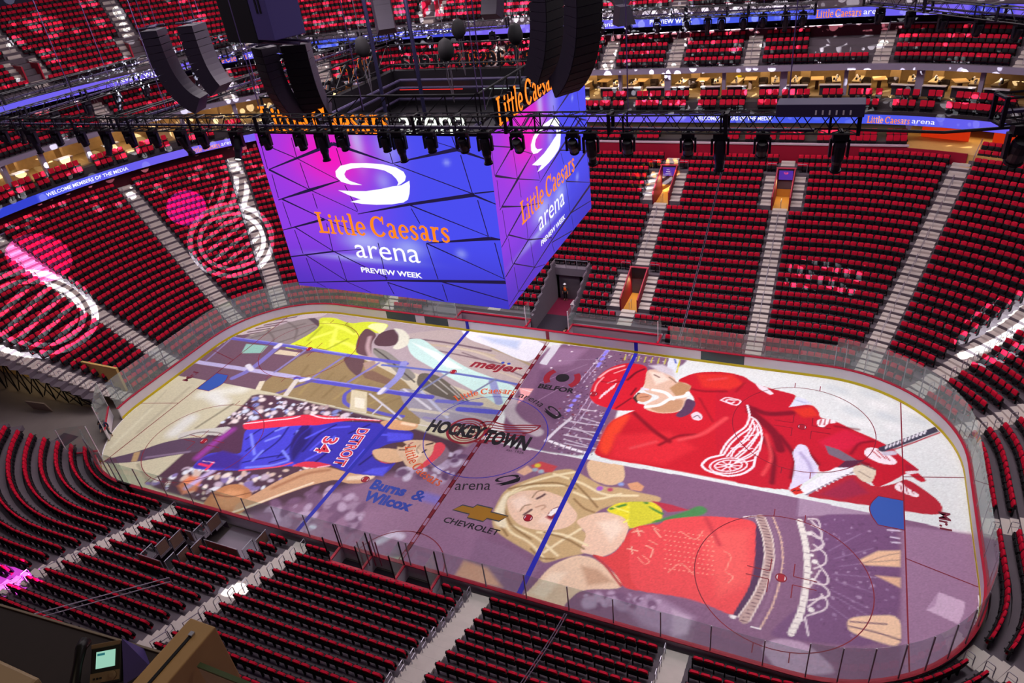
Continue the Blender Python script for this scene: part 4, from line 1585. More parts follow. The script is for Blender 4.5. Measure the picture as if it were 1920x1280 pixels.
def truss(name, a, b, w, h, label, step=0.85):
    root = empty(name, a, 0, label, 'truss', 'lighting trusses')
    o = lattice(MB(), Vector((0, 0, 0)), Vector(b) - Vector(a), w, h, step).build('lattice', TRUSS_M, root)
    d = (Vector(b) - Vector(a))
    L = d.length
    d.normalize()
    n = Vector((-d.y, d.x, 0))
    # joint plates every few metres, a black cable tray along the middle
    k = max(2, int(L / 4.0))
    for i in range(k + 1):
        p = d * (L * i / k)
        MB().box(p, (0.1, w + 0.06, h + 0.08), math.atan2(d.y, d.x)).build('joint_frame', DARK, root) if False else None
        f = MB()
        for s in (-1, 1):
            f.box(p + n * (s * w / 2), (0.12, 0.06, h + 0.1), math.atan2(d.y, d.x))
            f.box(p + Vector((0, 0, s * h / 2)), (0.12, w + 0.1, 0.06), math.atan2(d.y, d.x))
        f.build('joint_frame', DARK, root)
    t = MB().box(d * (L / 2) - Vector((0, 0, h * 0.12)), (L * 0.96, w * 0.3, 0.08), math.atan2(d.y, d.x))
    t.build('cable_tray', PLUM, root)
    return root


def cable(x, y, z0, z1, label, r=0.02, m=None, grp='hanging cables'):
    o = MB().tube([(x, y, z0), (x, y, (z0 + z1) / 2), (x, y, z1)], r, 6).build('hanging_cable', m or mat('cable_violet', '#6a5a8c', 0.4, 0.4))
    setp(o, label, 'cable', grp)


# moving-head lamps
def lamp_parts(long):
    base, yoke, head, lens, rim = MB(), MB(), MB(), MB(), MB()
    base.box((0, 0, -0.09), (0.42, 0.32, 0.18)).box((0, 0, 0.04), (0.1, 0.3, 0.1))
    for s in (-1, 1):
        yoke.box((s * 0.235, 0, -0.42), (0.07, 0.17, 0.5))
        yoke.box((s * 0.19, 0, -0.2), (0.12, 0.17, 0.07))
    prof = [(0.05, 0.26), (0.15, 0.25), (0.18, 0.16), (0.19, 0.0), (0.17, -0.2), (0.16, -0.32)]
    if long:
        prof = [(0.05, 0.3), (0.14, 0.29), (0.17, 0.18), (0.17, 0.0), (0.165, -0.3), (0.13, -0.42), (0.125, -0.62), (0.14, -0.66)]
    zl = prof[-1][1]
    head.lathe(prof, n=14)
    rim.lathe([(prof[-1][0] + 0.02, zl + 0.04), (prof[-1][0] + 0.025, zl - 0.02)], n=14)
    lens.lathe([(prof[-1][0] * 0.9, zl - 0.005), (prof[-1][0] * 0.7, zl - 0.03), (0.01, zl - 0.045)], n=14)
    return base, yoke, head, lens, rim


LAMP_MESH = {}
LENS = {'off': mat('lens_dark', '#1c2430', 0.1, spec=0.8), 'white': mat('lens_white', '#eaf6f0', emit=6), 'magenta': mat('lens_magenta', '#ff4ae0', emit=3.5), 'blue': mat('lens_blue', '#4a6aff', emit=4)}
for long in (False, True):
    LAMP_MESH[long] = [p.mesh(n, m) for p, n, m in zip(lamp_parts(long), ('base', 'yoke', 'head', 'lens', 'lens_rim'), (DARK, TRUSS_M, mat('lamp_black', '#15131a', 0.4), None, DARK))]
LENS_MESH = {}


def lamp(x, y, z, long, pan, tilt, lit, label, s=1.0):
    root = empty('moving_head_lamp', (x, y, z), pan, label, 'stage lamp', 'moving lamps on the trusses')
    root.scale = (s, s, s)
    hd = None
    for me, nm in zip(LAMP_MESH[long], ('base', 'yoke', 'head', 'lens', 'lens_rim')):
        if nm == 'lens':
            key = (long, lit)
            if key not in LENS_MESH:
                LENS_MESH[key] = me.copy()
                LENS_MESH[key].materials.clear()
                LENS_MESH[key].materials.append(LENS[lit])
            me = LENS_MESH[key]
        o = bpy.data.objects.new(nm, me)
        COL.objects.link(o)
        if nm == 'head':
            o.parent = root
            o.location = (0, 0, -0.5)
            o.rotation_euler = (tilt, 0, 0)
            hd = o
        elif nm in ('lens', 'lens_rim'):
            o.parent = hd
        else:
            o.parent = root
    return root


# ---- near truss: right across the view in front of the scoreboard
T1Y, T1Z = -10.0, 25.5
truss('lighting_truss', (-44, T1Y, T1Z - 0.25), (21.6, T1Y, T1Z + 0.15), 0.55, 0.62, 'Long black lighting truss crossing in front of the scoreboard top, lamps hanging below')
T1L = [(21.1, 1, 'magenta', .25), (18.7, 0, 'off', 0.5), (17.3, 1, 'off', 0.0), (16.2, 0, 'off', 0.5), (14.0, 0, 'off', 0.5), (12.6, 1, 'white', .35), (11.9, 0, 'off', .6), (9.6, 0, 'off', 0.7), (8.2, 1, 'white', .15), (7.2, 0, 'off', 0.4), (5.7, 0, 'off', 0.2), (4.2, 1, 'white', .2), (3.5, 0, 'off', 0.2), (1.3, 0, 'off', .4), (0.2, 1, 'off', 0.0), (-1.0, 0, 'off', .3), (-3.0, 0, 'off', .3), (-4.7, 1, 'white', -0.5), (-6.9, 0, 'off', .3), (-8.2, 1, 'white', .4), (-10.1, 0, 'off', .3), (-11.8, 0, 'off', .4), (-13.5, 1, 'off', -.4), (-15.4, 0, 'white', .3), (-17.4, 0, 'off', .3), (-19.4, 1, 'off', .1), (-21.8, 0, 'white', .4), (-24.0, 0, 'off', .4)]
for i, (x, long, lit, tilt) in enumerate(T1L):
    lamp(x, T1Y, T1Z - 0.32 + x * 0.005, bool(long), 0.15, tilt, lit, '%s stage lamp under the scoreboard-front truss, %s from its right end' % (('Long' if long else 'Short') + (' lit ' + lit if lit != 'off' else ' dark'), ORD[i]), 1.15 if long else 1.05)
ctl = empty('truss_control_box', (20.4, T1Y - 0.2, T1Z + 0.66), 0, 'Violet-lit control box lying on the right end of the near truss', 'control box')
MB().box((0, 0, 0), (2.6, 0.8, 0.4)).build('case', PLUM, ctl, bevel=0.02)
for i in range(6):
    MB().box((-0.1 + 0.2 * i, -0.41, -0.05), (0.05, 0.02, 0.14)).build('socket', WHITEP, ctl)
# the rod that runs on from the truss end to the right
o = MB().tube([(21.6, T1Y, T1Z - 0.1), (24.0, T1Y, T1Z - 0.16), (26.2, T1Y, T1Z + 0.05)], 0.05).build('stay_rod', TRUSS_M)
setp(o, 'Black stay rod running right from the end of the near truss', 'rod')
# short truss at the right edge with one lamp
truss('lighting_truss', (25.2, -10.6, 26.2), (31, -8.4, 26.2), 0.6, 0.75, 'Short black truss at the right edge above the orange panels')
lamp(26.0, -10.3, 25.7, False, 0.1, 0.5, 'white', 'Single lit stage lamp hanging from the short truss at the right edge', 1.5)
# far truss
truss('lighting_truss', (2.5, 17, 25.3), (18.6, 17, 24.9), 0.55, 0.62, 'Far black truss in front of the upper far ribbon with small lamps')
for i, (px, long) in enumerate(((17.9, 0), (16.9, 1), (15.5, 0), (14.3, 0), (12.9, 0), (12.0, 1), (10.6, 0), (8.6, 0), (6.6, 0), (4.6, 0))):
    lamp(px, 17, 24.75, bool(long), 0.2, 0.35, 'off' if i % 4 else 'blue', 'Small stage lamp on the far truss, %s from its right end' % ORD[i], 1.0)
truss('lighting_truss', (21.5, 15, 25.6), (30.5, 6, 25.4), 0.55, 0.62, 'Diagonal black truss in the top right corner with blue-lit lamps')
for i in range(6):
    t = (i + 0.5) / 6
    lamp(21.5 + 9 * t, 15 - 9 * t, 25.15, False, 0.5, 0.4, 'blue', 'Blue-lit stage lamp on the top right corner truss, %s from left' % ORD[i], 1.0)
truss('lighting_truss', (-24, 16, 24.5), (-3, 18, 24.9), 0.55, 0.62, 'Black truss seen above and behind the scoreboard frame')
for i in range(8):
    t = (i + 0.5) / 8
    lamp(-24 + 21 * t, 16 + 2 * t, 24.3, False, 0.2, 0.3, 'off', 'Dark stage lamp on the truss behind the scoreboard, %s from left' % ORD[i], 1.0)
truss('lighting_truss', (-22.5, -12, 25.4), (-21.5, 16, 25.3), 0.55, 0.62, 'Black truss slanting over the upper left ribbon with lamps below')
truss('lighting_truss', (-24.6, -12, 26.1), (-23.6, 14, 26.0), 0.5, 0.55, 'Second black truss beside the slanting left truss')
for i in range(12):
    t = (i + 0.5) / 12
    lamp(-22.4 + 0.9 * t, -12 + 27 * t, 25.05, i % 3 == 1, 1.57, 0.35, 'white' if i in (3, 7) else 'off', '%s stage lamp under the slanting left truss, %s from near end' % ('Lit' if i in (3, 7) else 'Dark', ORD[i]), 1.05)
truss('lighting_truss', (-12.5, -10, 25.4), (-9.5, 12, 25.4), 0.5, 0.6, 'Short black truss left of the scoreboard frame')


# ---- loudspeakers: hanging curved stacks of cabinets
GRILL = mat('speaker_grille', '#0c0b10', 0.7, noise=0.3, scale=40)
CABM = mat('speaker_case', '#2c2634', 0.5)


def line_array(x, y, ztop, heading, n, bend, label, ch=0.36, cw=1.35, cd=0.85, s=1.0):
    """n cabinets hung one under the other, the lower ones curling back; heading: direction the grilles face."""
    root = empty('line_array_speaker', (x, y, ztop), heading, label, 'loudspeaker', 'hanging loudspeaker stacks')
    root.scale = (s, s, s)
    p = Vector((0, 0))          # x forward, z down
    a = 0.0
    for i in range(n):
        a = bend * (i / max(1, n - 1)) ** 2
        d = Vector((-math.sin(a), -math.cos(a)))
        c = p + d * (ch / 2)
        o = MB()
        # tapered case: taller at the front
        f, b = ch / 2 - 0.008, ch / 2 * 0.86
        vs = [(cd / 2 * 0, -cw / 2, -f)]
        vs = [(0, -cw / 2, -f), (0, cw / 2, -f), (0, cw / 2, f), (0, -cw / 2, f), (-cd, -cw / 2 * 0.8, -b), (-cd, cw / 2 * 0.8, -b), (-cd, cw / 2 * 0.8, b), (-cd, -cw / 2 * 0.8, b)]
        o.add(vs, [(0, 1, 2, 3), (5, 4, 7, 6), (4, 0, 3, 7), (1, 5, 6, 2), (3, 2, 6, 7), (4, 5, 1, 0)])
        cab = o.build('speaker_cabinet', CABM, root)
        cab.location = (c.x, 0, c.y)
        cab.rotation_euler = (0, a, 0)
        g = MB().box((0.012, 0, 0), (0.02, cw * 0.96, ch * 0.9)).build('grille', GRILL, cab)
        p = p + d * ch
    fr = MB()
    for sd in (-1, 1):
        fr.tube([(-cd, sd * cw * 0.35, 0.12), (0.15, sd * cw * 0.35, 0.12)], 0.05)
    fr.tube([(-cd * 0.5, -cw * 0.4, 0.12), (-cd * 0.5, cw * 0.4, 0.12)], 0.05)
    fr.build('rigging_frame', PLUM, root)
    ch_ = MB()
    for xx in (-cd * 0.8, -0.05):
        ch_.tube([(xx, 0, 0.12), (xx, 0, (ROOF - ztop) / s)], 0.018, 5)
    ch_.build('hoist_chain', mat('cable_violet', '#6a5a8c', 0.4, 0.4), root)
    return root


line_array(11.9, -7.2, 30.6, -0.5, 15, 0.95, 'Big curved loudspeaker stack right of the scoreboard, outermost of the pair', s=1.0)
line_array(10.2, -6.4, 30.4, -0.2, 12, 0.5, 'Straight loudspeaker stack tucked behind the big right-hand curved stack', s=1.0)
line_array(-10.2, -8.2, 29.4, PI + 0.35, 13, 1.0, 'Curved loudspeaker stack hanging farthest to the left', s=0.95)
line_array(-8.6, -7.2, 29.4, PI + 0.1, 10, 0.6, 'Second loudspeaker stack from the left, straight with violet sides', s=0.95)
line_array(-4.0, -7.9, 28.3, -PI / 2 - 0.5, 11, 0.75, 'Curved loudspeaker stack hanging under the big black bass cabinet', s=0.95)
line_array(-2.2, -7.5, 28.3, -PI / 2 + 0.2, 11, 0.7, 'Loudspeaker stack with grey sides right of the bass cabinet', s=0.95)
line_array(10.2, 7.5, 31.2, 0.5, 14, 1.0, 'Curved loudspeaker stack in front of the upper far ribbon', s=0.95)
line_array(8.6, 8.6, 31.2, 0.9, 12, 0.3, 'Straight loudspeaker stack beside the far curved stack', s=0.95)
line_array(0.8, 8.6, 32.0, PI / 2, 16, 0.5, 'Reddish loudspeaker stack hanging behind the scoreboard sign', s=0.95)
line_array(-6.6, 7.0, 31.0, 2.2, 14, 0.5, 'Violet loudspeaker stack hanging behind the bass cabinet', s=0.95)
sw = empty('bass_speaker', (-2.6, -8.6, 29.9), -0.3, 'Huge black bass cabinet with a violet flank at the top of view', 'loudspeaker')
MB().box((-0.65, 0, 0.0), (2.5, 1.6, 2.3)).build('front_cabinet', GRILL, sw, bevel=0.03)
o = MB()
o.prism([(0.6, -0.78), (1.9, -0.78), (1.9, 0.8), (0.6, 0.8)], -1.0, 1.15)
o.build('side_cabinet', mat('violet_case', '#4a4278', 0.45), sw, bevel=0.03)
MB().box((1.15, -0.79, 0.55), (0.12, 0.03, 1.0)).box((1.4, -0.79, 0.55), (0.12, 0.03, 1.0)).build('handle_slot', GRILL, sw)
MB().tube([(-1.9, 0, -1.25), (2.4, 0, -1.25)], 0.07).tube([(-1.9, 0.5, -1.25), (2.4, 0.5, -1.25)], 0.07).build('rigging_frame', PLUM, sw)
MB().tube([(-0.6, 0, 1.1), (-0.6, 0, 17.5)], 0.02).tube([(1.2, 0, 1.1), (1.2, 0, 17.5)], 0.02).build('hoist_chain', PLUM, sw)
wd = empty('wedge_speaker', (9.6, 5.4, 26.9), 0.6, 'Grey wedge loudspeaker hanging below the far curved stack', 'loudspeaker')
MB().add([(-.5, -.5, -.5), (.5, -.5, -.5), (.5, .5, -.5), (-.5, .5, -.5), (-.35, -.5, .45), (.2, -.5, .45), (.2, .5, .45), (-.35, .5, .45)], [(0, 3, 2, 1), (4, 5, 6, 7), (0, 1, 5, 4), (1, 2, 6, 5), (2, 3, 7, 6), (3, 0, 4, 7)]).build('case', CABM, wd)
MB().tube([(0, 0, .4), (0, 0, 20)], 0.015).build('hoist_chain', PLUM, wd)
# ---- chain bags over the scoreboard
for i, (x, y) in enumerate(((-4.6, 1.2), (1.8, -0.6), (-0.6, 5.6), (4.2, 3.0))):
    r = empty('chain_bag', (x, y, 26.2), 0, 'Black chain hoist bag above the scoreboard, %s from left' % ORD[sorted([-4.6, 1.8, -0.6, 4.2]).index(x)], 'chain bag', 'chain bags over the scoreboard')
    MB().lathe([(0.05, 0.95), (0.3, 0.8), (0.42, 0.4), (0.4, 0.1), (0.2, -0.15), (0.04, -0.2)], n=12).build('bag', mat('bag_black', '#0d0b10', 0.8), r, True)
    m = MB()
    for j in range(4):
        m.tube([(0.1 * math.cos(j * 1.6), 0.1 * math.sin(j * 1.6), -0.1), (0.16 * math.cos(j * 1.6), 0.16 * math.sin(j * 1.6), -1.0), (0.05, 0, -2.3)], 0.02, 4)
    m.tube([(0, 0, 0.9), (0, 0, ROOF - 26.2)], 0.02, 5)
    m.build('chain', mat('chain_grey', '#6b6470', 0.4, 0.6), r)
# inner work lamps of the scoreboard
for i, (x, y) in enumerate(((-4.4, -4.6), (-0.2, -4.6), (4.0, -4.6))):
    r = empty('work_lamp', (x, y, 23.6), 0, 'Small bright white lamp inside the scoreboard frame, %s from left' % ORD[i], 'lamp', 'work lamps in the scoreboard')
    MB().lathe([(0.1, 0), (0.16, -0.1), (0.16, -0.25)], n=10).build('shade', DARK, r)
    MB().lathe([(0.13, -0.2), (0.12, -0.28), (0.01, -0.3)], n=10).build('bulb', LENS['white'], r)
    MB().tube([(0, 0, 0), (0, 0, 0.5)], 0.02).build('stem', DARK, r)
# ---- poles and cables
for i, (x, y) in enumerate(((-3.4, 0.5), (-0.6, 0.2))):
    o = MB().tube([(x, y, 22.0), (x, y, ROOF)], 0.11, 8).build('support_pole', mat('navy_pole', '#1d1b34', 0.4, 0.3))
    setp(o, 'Thick dark support pole rising from the scoreboard, %s one' % ('left' if i == 0 else 'right'), 'pole')
CAB = [(-8.8, -9.8, 26), (-3.0, -9.8, 26), (2.6, -9.8, 26), (8.3, -9.8, 26), (14.0, -9.8, 26), (19.4, -9.8, 26), (-15, -9.8, 26), (-21, -9.8, 26), (-6.2, -6.2, 25.8), (6.2, -6.2, 25.8), (6.2, 6.2, 25.8), (-6.2, 6.2, 25.8), (6, 17, 25.4), (11, 17, 25.4), (15.5, 17, 25.4), (-22, -2, 25.8), (-22, 7, 25.8), (-14, 17, 25.2), (-6, 17.5, 25.2), (25, 11.5, 26), (28.5, 8, 26), (26.5, -10, 26.7)]
for i, (x, y, z) in enumerate(sorted(CAB)):
    cable(x, y, z, ROOF, 'Thin violet-grey hanging steel cable, %s from the left of the set' % ORD[i], 0.022)
# ---- catwalk with purple light strips along the roof edge, top left
cw = empty('roof_catwalk', (-40, 14, 33), 0, 'Dark roof catwalk with purple light strips in the top left corner', 'catwalk')
d = Vector((-25, -34, 0))
b = MB()
b.box((-13, 15, 0.0), (46, 3.0, 0.5), 0.93)
b.build('deck', mat('catwalk_black', '#0c0a12', 0.7), cw)
b = MB()
for z in (0.8, 1.3):
    b.box((-13 + 1.2, 15 - 0.9, z), (46, 0.08, 0.08), 0.93)
b.build('rail', PLUM, cw)
for k, s0 in enumerate((-14.5, -5.0)):
    st = MB().box((-13 + 1.3 + s0 * 0.6, 15 - 1.0 + s0 * 0.8, -0.35), (6.6, 0.2, 0.12), 0.93).build('light_bar', DARK, cw)
    for j in range(14):
        q = s0 - 3.1 + 0.48 * j
        c = 'white' if k == 0 and 8 < j < 12 else ('magenta' if j % 5 == 2 and k == 0 else 'blue')
        MB().lathe([(0.13, 0.05), (0.11, -0.08), (0.02, -0.12)], (-13 + 1.3 + q * 0.6, 15 - 1.0 + q * 0.8, -0.42), 8).build('diode', LENS[c], st)
# ------------------------------------------------------------------ rails, doorways, benches, penalty boxes
RAILM = mat('rail_steel', '#a9a4b0', 0.3, 0.7)
SHORT = {'striped corner stairs nearest the far corner glass': 'corner stairs nearest the far glass', 'corner stairs at the end of the far corner glass': 'corner stairs past the far glass', 'stairs behind the goal with the red trademark letters': 'stairs behind the right goal', 'far stairs between the two doorways': 'far stairs between the doorways', 'long pale far stairs below the second doorway': 'long pale far stairs'}
for nm, j, x, y, k, ang, kind, d in RAILS:
    z = ZT[k]
    o = MB()
    c, s = math.cos(ang), math.sin(ang)
    if kind == 'hoop':
        q = lambda t, h: (x + d[0] * t, y + d[1] * t, z + h)
        o.tube([q(-0.2, 0.0), q(-0.2, 0.82), q(-0.16, 0.9), q(0.16, 0.9), q(0.2, 0.82), q(0.2, 0.15)], 0.024, 6)
        o.tube([q(-0.2, 0.55), q(0.2, 0.55)], 0.018, 6)
        setp(o.build('hoop_handrail', RAILM), ('Hoop handrail on the %s, %s from ice' % (SHORT.get(nm, nm), ORD[j])), 'handrail', 'hoop handrails')
    else:
        zz = lambda t: zt(k + t / 0.9) + 0.05
        q = lambda t, h: (x + d[0] * t, y + d[1] * t, zz(t) + h)
        o.tube([q(-0.3, 0.0), q(-0.3, 0.9), q(0.5, 0.92), q(1.6, 0.92), q(1.6, 0)], 0.024, 6)
        o.tube([q(-0.3, 0.5), q(1.6, 0.5)], 0.016, 6)
        setp(o.build('stair_handrail', RAILM), ('Centre handrail on the %s, %s from ice' % (SHORT.get(nm, nm), ORD[j])), 'handrail', 'centre handrails')
# divider rails running up through the blocks of seats
for x, sy, nm in ((11.2, 1, 'far block beside the long pale stairs'), (11.2, -1, 'near block by the bottom edge'), (-11.2, 1, 'far block behind the scoreboard')):
    o = MB()
    for off in (-0.06, 0.06):
        P = [(x + off, sy * (HY + radii(k)[1] - 0.2), ZT[k] + 1.0) for k in range(0, 22)]
        o.tube(P, 0.026, 6)
    for k in range(0, 22, 3):
        yy = sy * (HY + radii(k)[1] - 0.2)
        o.tube([(x, yy, ZT[k]), (x, yy, ZT[k] + 1.0)], 0.022, 5)
    setp(o.build('divider_rail', mat('rail_violet', '#6d6376', 0.35, 0.5)), 'Long steel divider rail running up the %s' % nm, 'rail', 'divider rails')

# ---- doorways in the far bowl
VN = ['lower doorway beside the players tunnel', 'upper doorway showing the white-lettered sign', 'upper doorway showing the pink puck sign', 'lower doorway under the scoreboard', 'upper doorway behind the scoreboard', 'upper doorway hidden by the scoreboard']
TAN = mat('doorway_tan', '#c08a3a', 0.6)
for i, (x0, x1, k0, k1) in enumerate(VOMS):
    yf, yb = HY + radii(k0 + 0.5 - 0.62)[1], HY + radii(k1 - 0.12)[1]
    z0 = ZT[int(k0 + 0.5)] - 0.55
    zb = ZT[int(k1)] + 0.0
    xm = (x0 + x1) / 2
    root = empty('doorway_well', (xm, yf, z0), 0, 'Red-trimmed %s in the far seats' % VN[i], 'doorway', 'doorways of the far seats')
    L, w = yb - yf, x1 - x0
    fl_ = MB().box((0, L / 2, 0.0), (w, L, 0.1)).build('floor_panel', TAN, root)
    for s in (-1, 1):
        o = MB()
        o.add([(s * w / 2 - 0.07, 0, -0.6), (s * w / 2 + 0.07, 0, -0.6), (s * w / 2 + 0.07, L, -0.6), (s * w / 2 - 0.07, L, -0.6), (s * w / 2 - 0.07, 0, 1.35), (s * w / 2 + 0.07, 0, 1.35), (s * w / 2 + 0.07, L, zb - z0 + 0.95), (s * w / 2 - 0.07, L, zb - z0 + 0.95)], [(0, 3, 2, 1), (4, 5, 6, 7), (0, 1, 5, 4), (1, 2, 6, 5), (2, 3, 7, 6), (3, 0, 4, 7)])
        o.build('side_wall', mat('doorway_red', '#8a1230', 0.6), root)
        MB().tube([(s * w / 2, -0.02, 1.38), (s * w / 2, L, zb - z0 + 0.99)], 0.045, 6).build('red_cap', mat('doorway_cap', '#c04658', 0.5), root)
    b = MB().box((0, L, (zb - z0 + 0.95) / 2 + 0.8), (w, 0.12, zb - z0 - 0.65))
    b.build('back_wall', mat('doorway_dark', '#241d22', 0.6), root)
    MB().box((0, L, zb - z0 + 0.98), (w + 0.2, 0.16, 0.08)).build('red_cap', mat('doorway_cap', '#c04658', 0.5), root)
    MB().box((0, L + 0.05, 0.7), (w - 0.1, 0.06, 1.4)).build('inner_wall', TAN, root)
    if i in (1, 2, 4, 5):
        sg = MB().box((0, L - 0.09, zb - z0 + 0.35), (w * 0.8, 0.06, 0.85)).build('sign_panel', mat('sign_violet', '#5a2fb8', 0.4, emit=0.7), root)
        if i == 2:
            M = frame((-w * 0.4, L - 0.14, zb - z0 - 0.05), (1, 0, 0), (0, 0, 1))
            puck_logo(M, 'puck_logo', mat('sign_pink', '#ff4a7a', emit=0.9), sg, 0.0, (w * 0.8, 0.85))
        else:
            for r_ in range(3):
                t = text_mesh('sign_lettering', ('THE', 'SPORTS', 'BOARD')[r_] if False else ('-' * 5)[:r_ + 3], 0.3, T_WHITE, sg, None)
                t.data.transform(frame((-0.1, L - 0.14, zb - z0 + 0.6 - 0.22 * r_), (1, 0, 0), (0, 0, 1)))
    MB().tube([(0, 0.1, 0), (0, 0.1, 0.95), (0, 0.9, 0.95), (0, 0.9, 0)], 0.022).build('gate_rail', RAILM, root)
    area('doorway_lamp', (xm, yb - 0.35, z0 + 1.6), (0.8, 0.3), 34, (1.0, 0.72, 0.3), (xm, yf, z0))
    for s in (-1, 1):
        h = MB()
        X, Y, Z = xm + s * (w / 2 + 0.55), yb + 0.35, ZT[min(int(k1 + 0.6), 22)]
        h.tube([(X - 0.42, Y, Z), (X - 0.42, Y, Z + 0.75), (X - 0.36, Y, Z + 0.84), (X + 0.36, Y, Z + 0.84), (X + 0.42, Y, Z + 0.75), (X + 0.42, Y, Z)], 0.026, 6)
        setp(h.build('hoop_handrail', RAILM), 'Wide silver hoop rail %s the %s' % ('left above' if s < 0 else 'right above', VN[i]), 'handrail', 'hoop rails over the doorways')

# ---- players' tunnel between the benches
x0, x1 = TUNNEL[:2]
root = empty('players_tunnel', ((x0 + x1) / 2, 15, 0), 0, 'Open players tunnel with grey walls, dark doors and yellow light in the far side', 'tunnel')
GW = mat('tunnel_grey', '#6f6670', 0.7, noise=0.1)
cx = (x0 + x1) / 2
for s, xx in ((-1, x0), (1, x1)):
    o = MB()
    for k in range(0, 8):
        y0, y1 = HY + radii(k - 0.62)[1] - 15, HY + radii(k + 0.38)[1] - 15
        o.mm((xx - cx - 0.08, max(y0, -0.3), -0.05), (xx - cx + 0.08, y1, ZT[k] + 0.95))
    o.build('stepped_wall', GW, root)
    r = MB()
    P = []
    for k in range(1, 8):
        P += [(xx - cx, HY + radii(k - 0.62)[1] - 15, ZT[k] + 1.05), (xx - cx, HY + radii(k + 0.38)[1] - 15, ZT[k] + 1.05)]
    r.tube(P, 0.03).build('step_rail', RAILM, root)
MB().box((0, 0.6, 0.0), (x1 - x0, 3.6, 0.06)).build('dark_mat', mat('mat_dark', '#2c2530', 0.9), root)
MB().box((0, 4.2, 0.0), (x1 - x0, 3.6, 0.06)).build('red_carpet', mat('carpet_red', '#6a1030', 0.9), root)
yb = HY + radii(7.38)[1] - 15
MB().box((0, yb, 3.0), (x1 - x0 + 0.2, 0.5, 0.75)).build('header_beam', GW, root)
o = MB()
for i in range(4):
    t = -1.6 + i * 1.07
    o.tube([(t, yb - 0.2, 3.35), (t, yb - 0.2, 4.2)], 0.03)
o.tube([(-1.6, yb - 0.2, 4.2), (1.6, yb - 0.2, 4.2)], 0.03)
o.build('header_rail', RAILM, root)
MB().box((-0.3, yb + 3.0, 1.25), (2.3, 0.1, 2.5)).build('dark_doors', mat('door_brown', '#2a1a12', 0.6), root)
MB().box((1.1, yb + 1.5, 1.25), (0.9, 3.0, 2.5)).build('yellow_wall', mat('wall_yellow', '#c99a3c', 0.6), root)
MB().box((-1.55, yb + 1.5, 1.25), (0.3, 3.0, 2.5)).build('tan_wall', mat('wall_yellow', '#c99a3c', 0.6), root)
area('tunnel_lamp', (cx, 15 + yb + 1.4, 2.5), (2.0, 1.0), 55, (1.0, 0.72, 0.3))
ct = empty('work_counter', (0.9, 18.2, 0), 0, 'White counter box and cart standing in the players tunnel mouth', 'counter')
MB().box((0, 0, 0.5), (0.9, 0.8, 1.0)).build('body', WHITEP, ct, bevel=0.02)
MB().box((0, 0, 1.03), (1.0, 0.9, 0.06)).build('counter_top', PALE, ct)

# ---- benches behind the far boards
for xa, xb, nm in ((-9.1, -2.1, 'left of the tunnel, under the scoreboard'), (1.7, 9.5, 'right of the players tunnel')):
    root = empty('players_bench', ((xa + xb) / 2, 14.0, 0), 0, 'Long red players bench with white back wall %s' % nm, 'bench', 'players benches')
    L = xb - xa
    MB().box((0, -0.15, 0.42), (L - 0.3, 0.4, 0.08)).build('seat', REDP, root)
    n = int(L / 0.9)
    for i in range(n):
        MB().box((-L / 2 + 0.4 + i * (L - 0.8) / (n - 1), -0.15, 0.19), (0.06, 0.34, 0.38)).build('leg', RAILM, root)
    MB().box((0, 0.42, 0.52), (L, 0.1, 1.1)).build('back_wall', mat('bench_white', '#b9a9b8', 0.5), root)
    MB().box((0, 0.42, 1.1), (L, 0.2, 0.07)).build('cap_rail', REDP, root)
    for s in (-1, 1):
        MB().box((s * (L / 2 - 0.03), -0.15, 0.5), (0.08, 1.2, 1.05)).build('end_wall', mat('bench_white', '#b9a9b8', 0.5), root)
        MB().box((s * (L / 2 - 0.03), -0.15, 1.06), (0.18, 1.25, 0.07)).build('cap_rail', REDP, root)
        MB().box((s * (L / 2 - 0.06), 0.0, 2.0), (0.02, 1.0, 1.8)).build('glass_pane', GLASS, root)
        MB().box((s * (L / 2 - 0.06), -0.5, 2.0), (0.06, 0.06, 1.9)).build('glass_post', WHITEP, root)
    MB().box((0, 0.85, 0.42), (L, 0.75, 0.8)).build('rear_walkway', mat('walkway_grey', '#7d707c', 0.8), root)
    MB().box((0, 0.48, 1.75), (L, 0.02, 1.1)).build('glass_pane', GLASS, root)
# ---- penalty boxes behind the near boards
root = empty('penalty_box', (0.1, -13.7, 0), 0, 'Row of three white penalty boxes with red caps and dark floors', 'penalty box')
PBX = [-3.4, -1.15, 1.1, 3.4]
for i, x in enumerate(PBX):
    MB().box((x - 0.1, 0.05, 0.5), (0.08, 1.15, 1.05)).build('side_wall', mat('bench_white', '#b9a9b8', 0.5), root)
    MB().box((x - 0.1, 0.05, 1.06), (0.16, 1.2, 0.07)).build('cap_rail', REDP, root)
    if i:
        MB().box((x - 0.13, 0.05, 2.0), (0.02, 1.1, 1.8)).build('glass_pane', GLASS, root)
    for yy in (-0.5, 0.55):
        MB().box((x - 0.1, yy, 2.0), (0.06, 0.06, 1.95)).build('glass_post', DARK, root)
for i in range(3):
    a, b = PBX[i] - 0.1, PBX[i + 1] - 0.1
    MB().box(((a + b) / 2, 0.0, 0.0), (b - a - 0.1, 1.1, 0.06)).build('dark_floor', mat('mat_dark', '#2c2530', 0.9), root)
    MB().box(((a + b) / 2, -0.42, 0.45), (b - a - 0.1, 0.3, 0.08)).build('bench_seat', REDP, root)
MB().box((0, -0.6, 0.5), (6.8, 0.06, 1.0)).build('back_wall', REDP, root)
MB().box((0, -0.6, 1.05), (6.9, 0.2, 0.07)).build('cap_rail', REDP, root)
for i in range(4):
    MB().box((-1.4 + i * 0.35, -0.1 + 0.1 * i, 1.9), (0.05, 0.05, 2.0)).build('glass_post', mat('post_pink', '#8a4258', 0.4, 0.4), root)
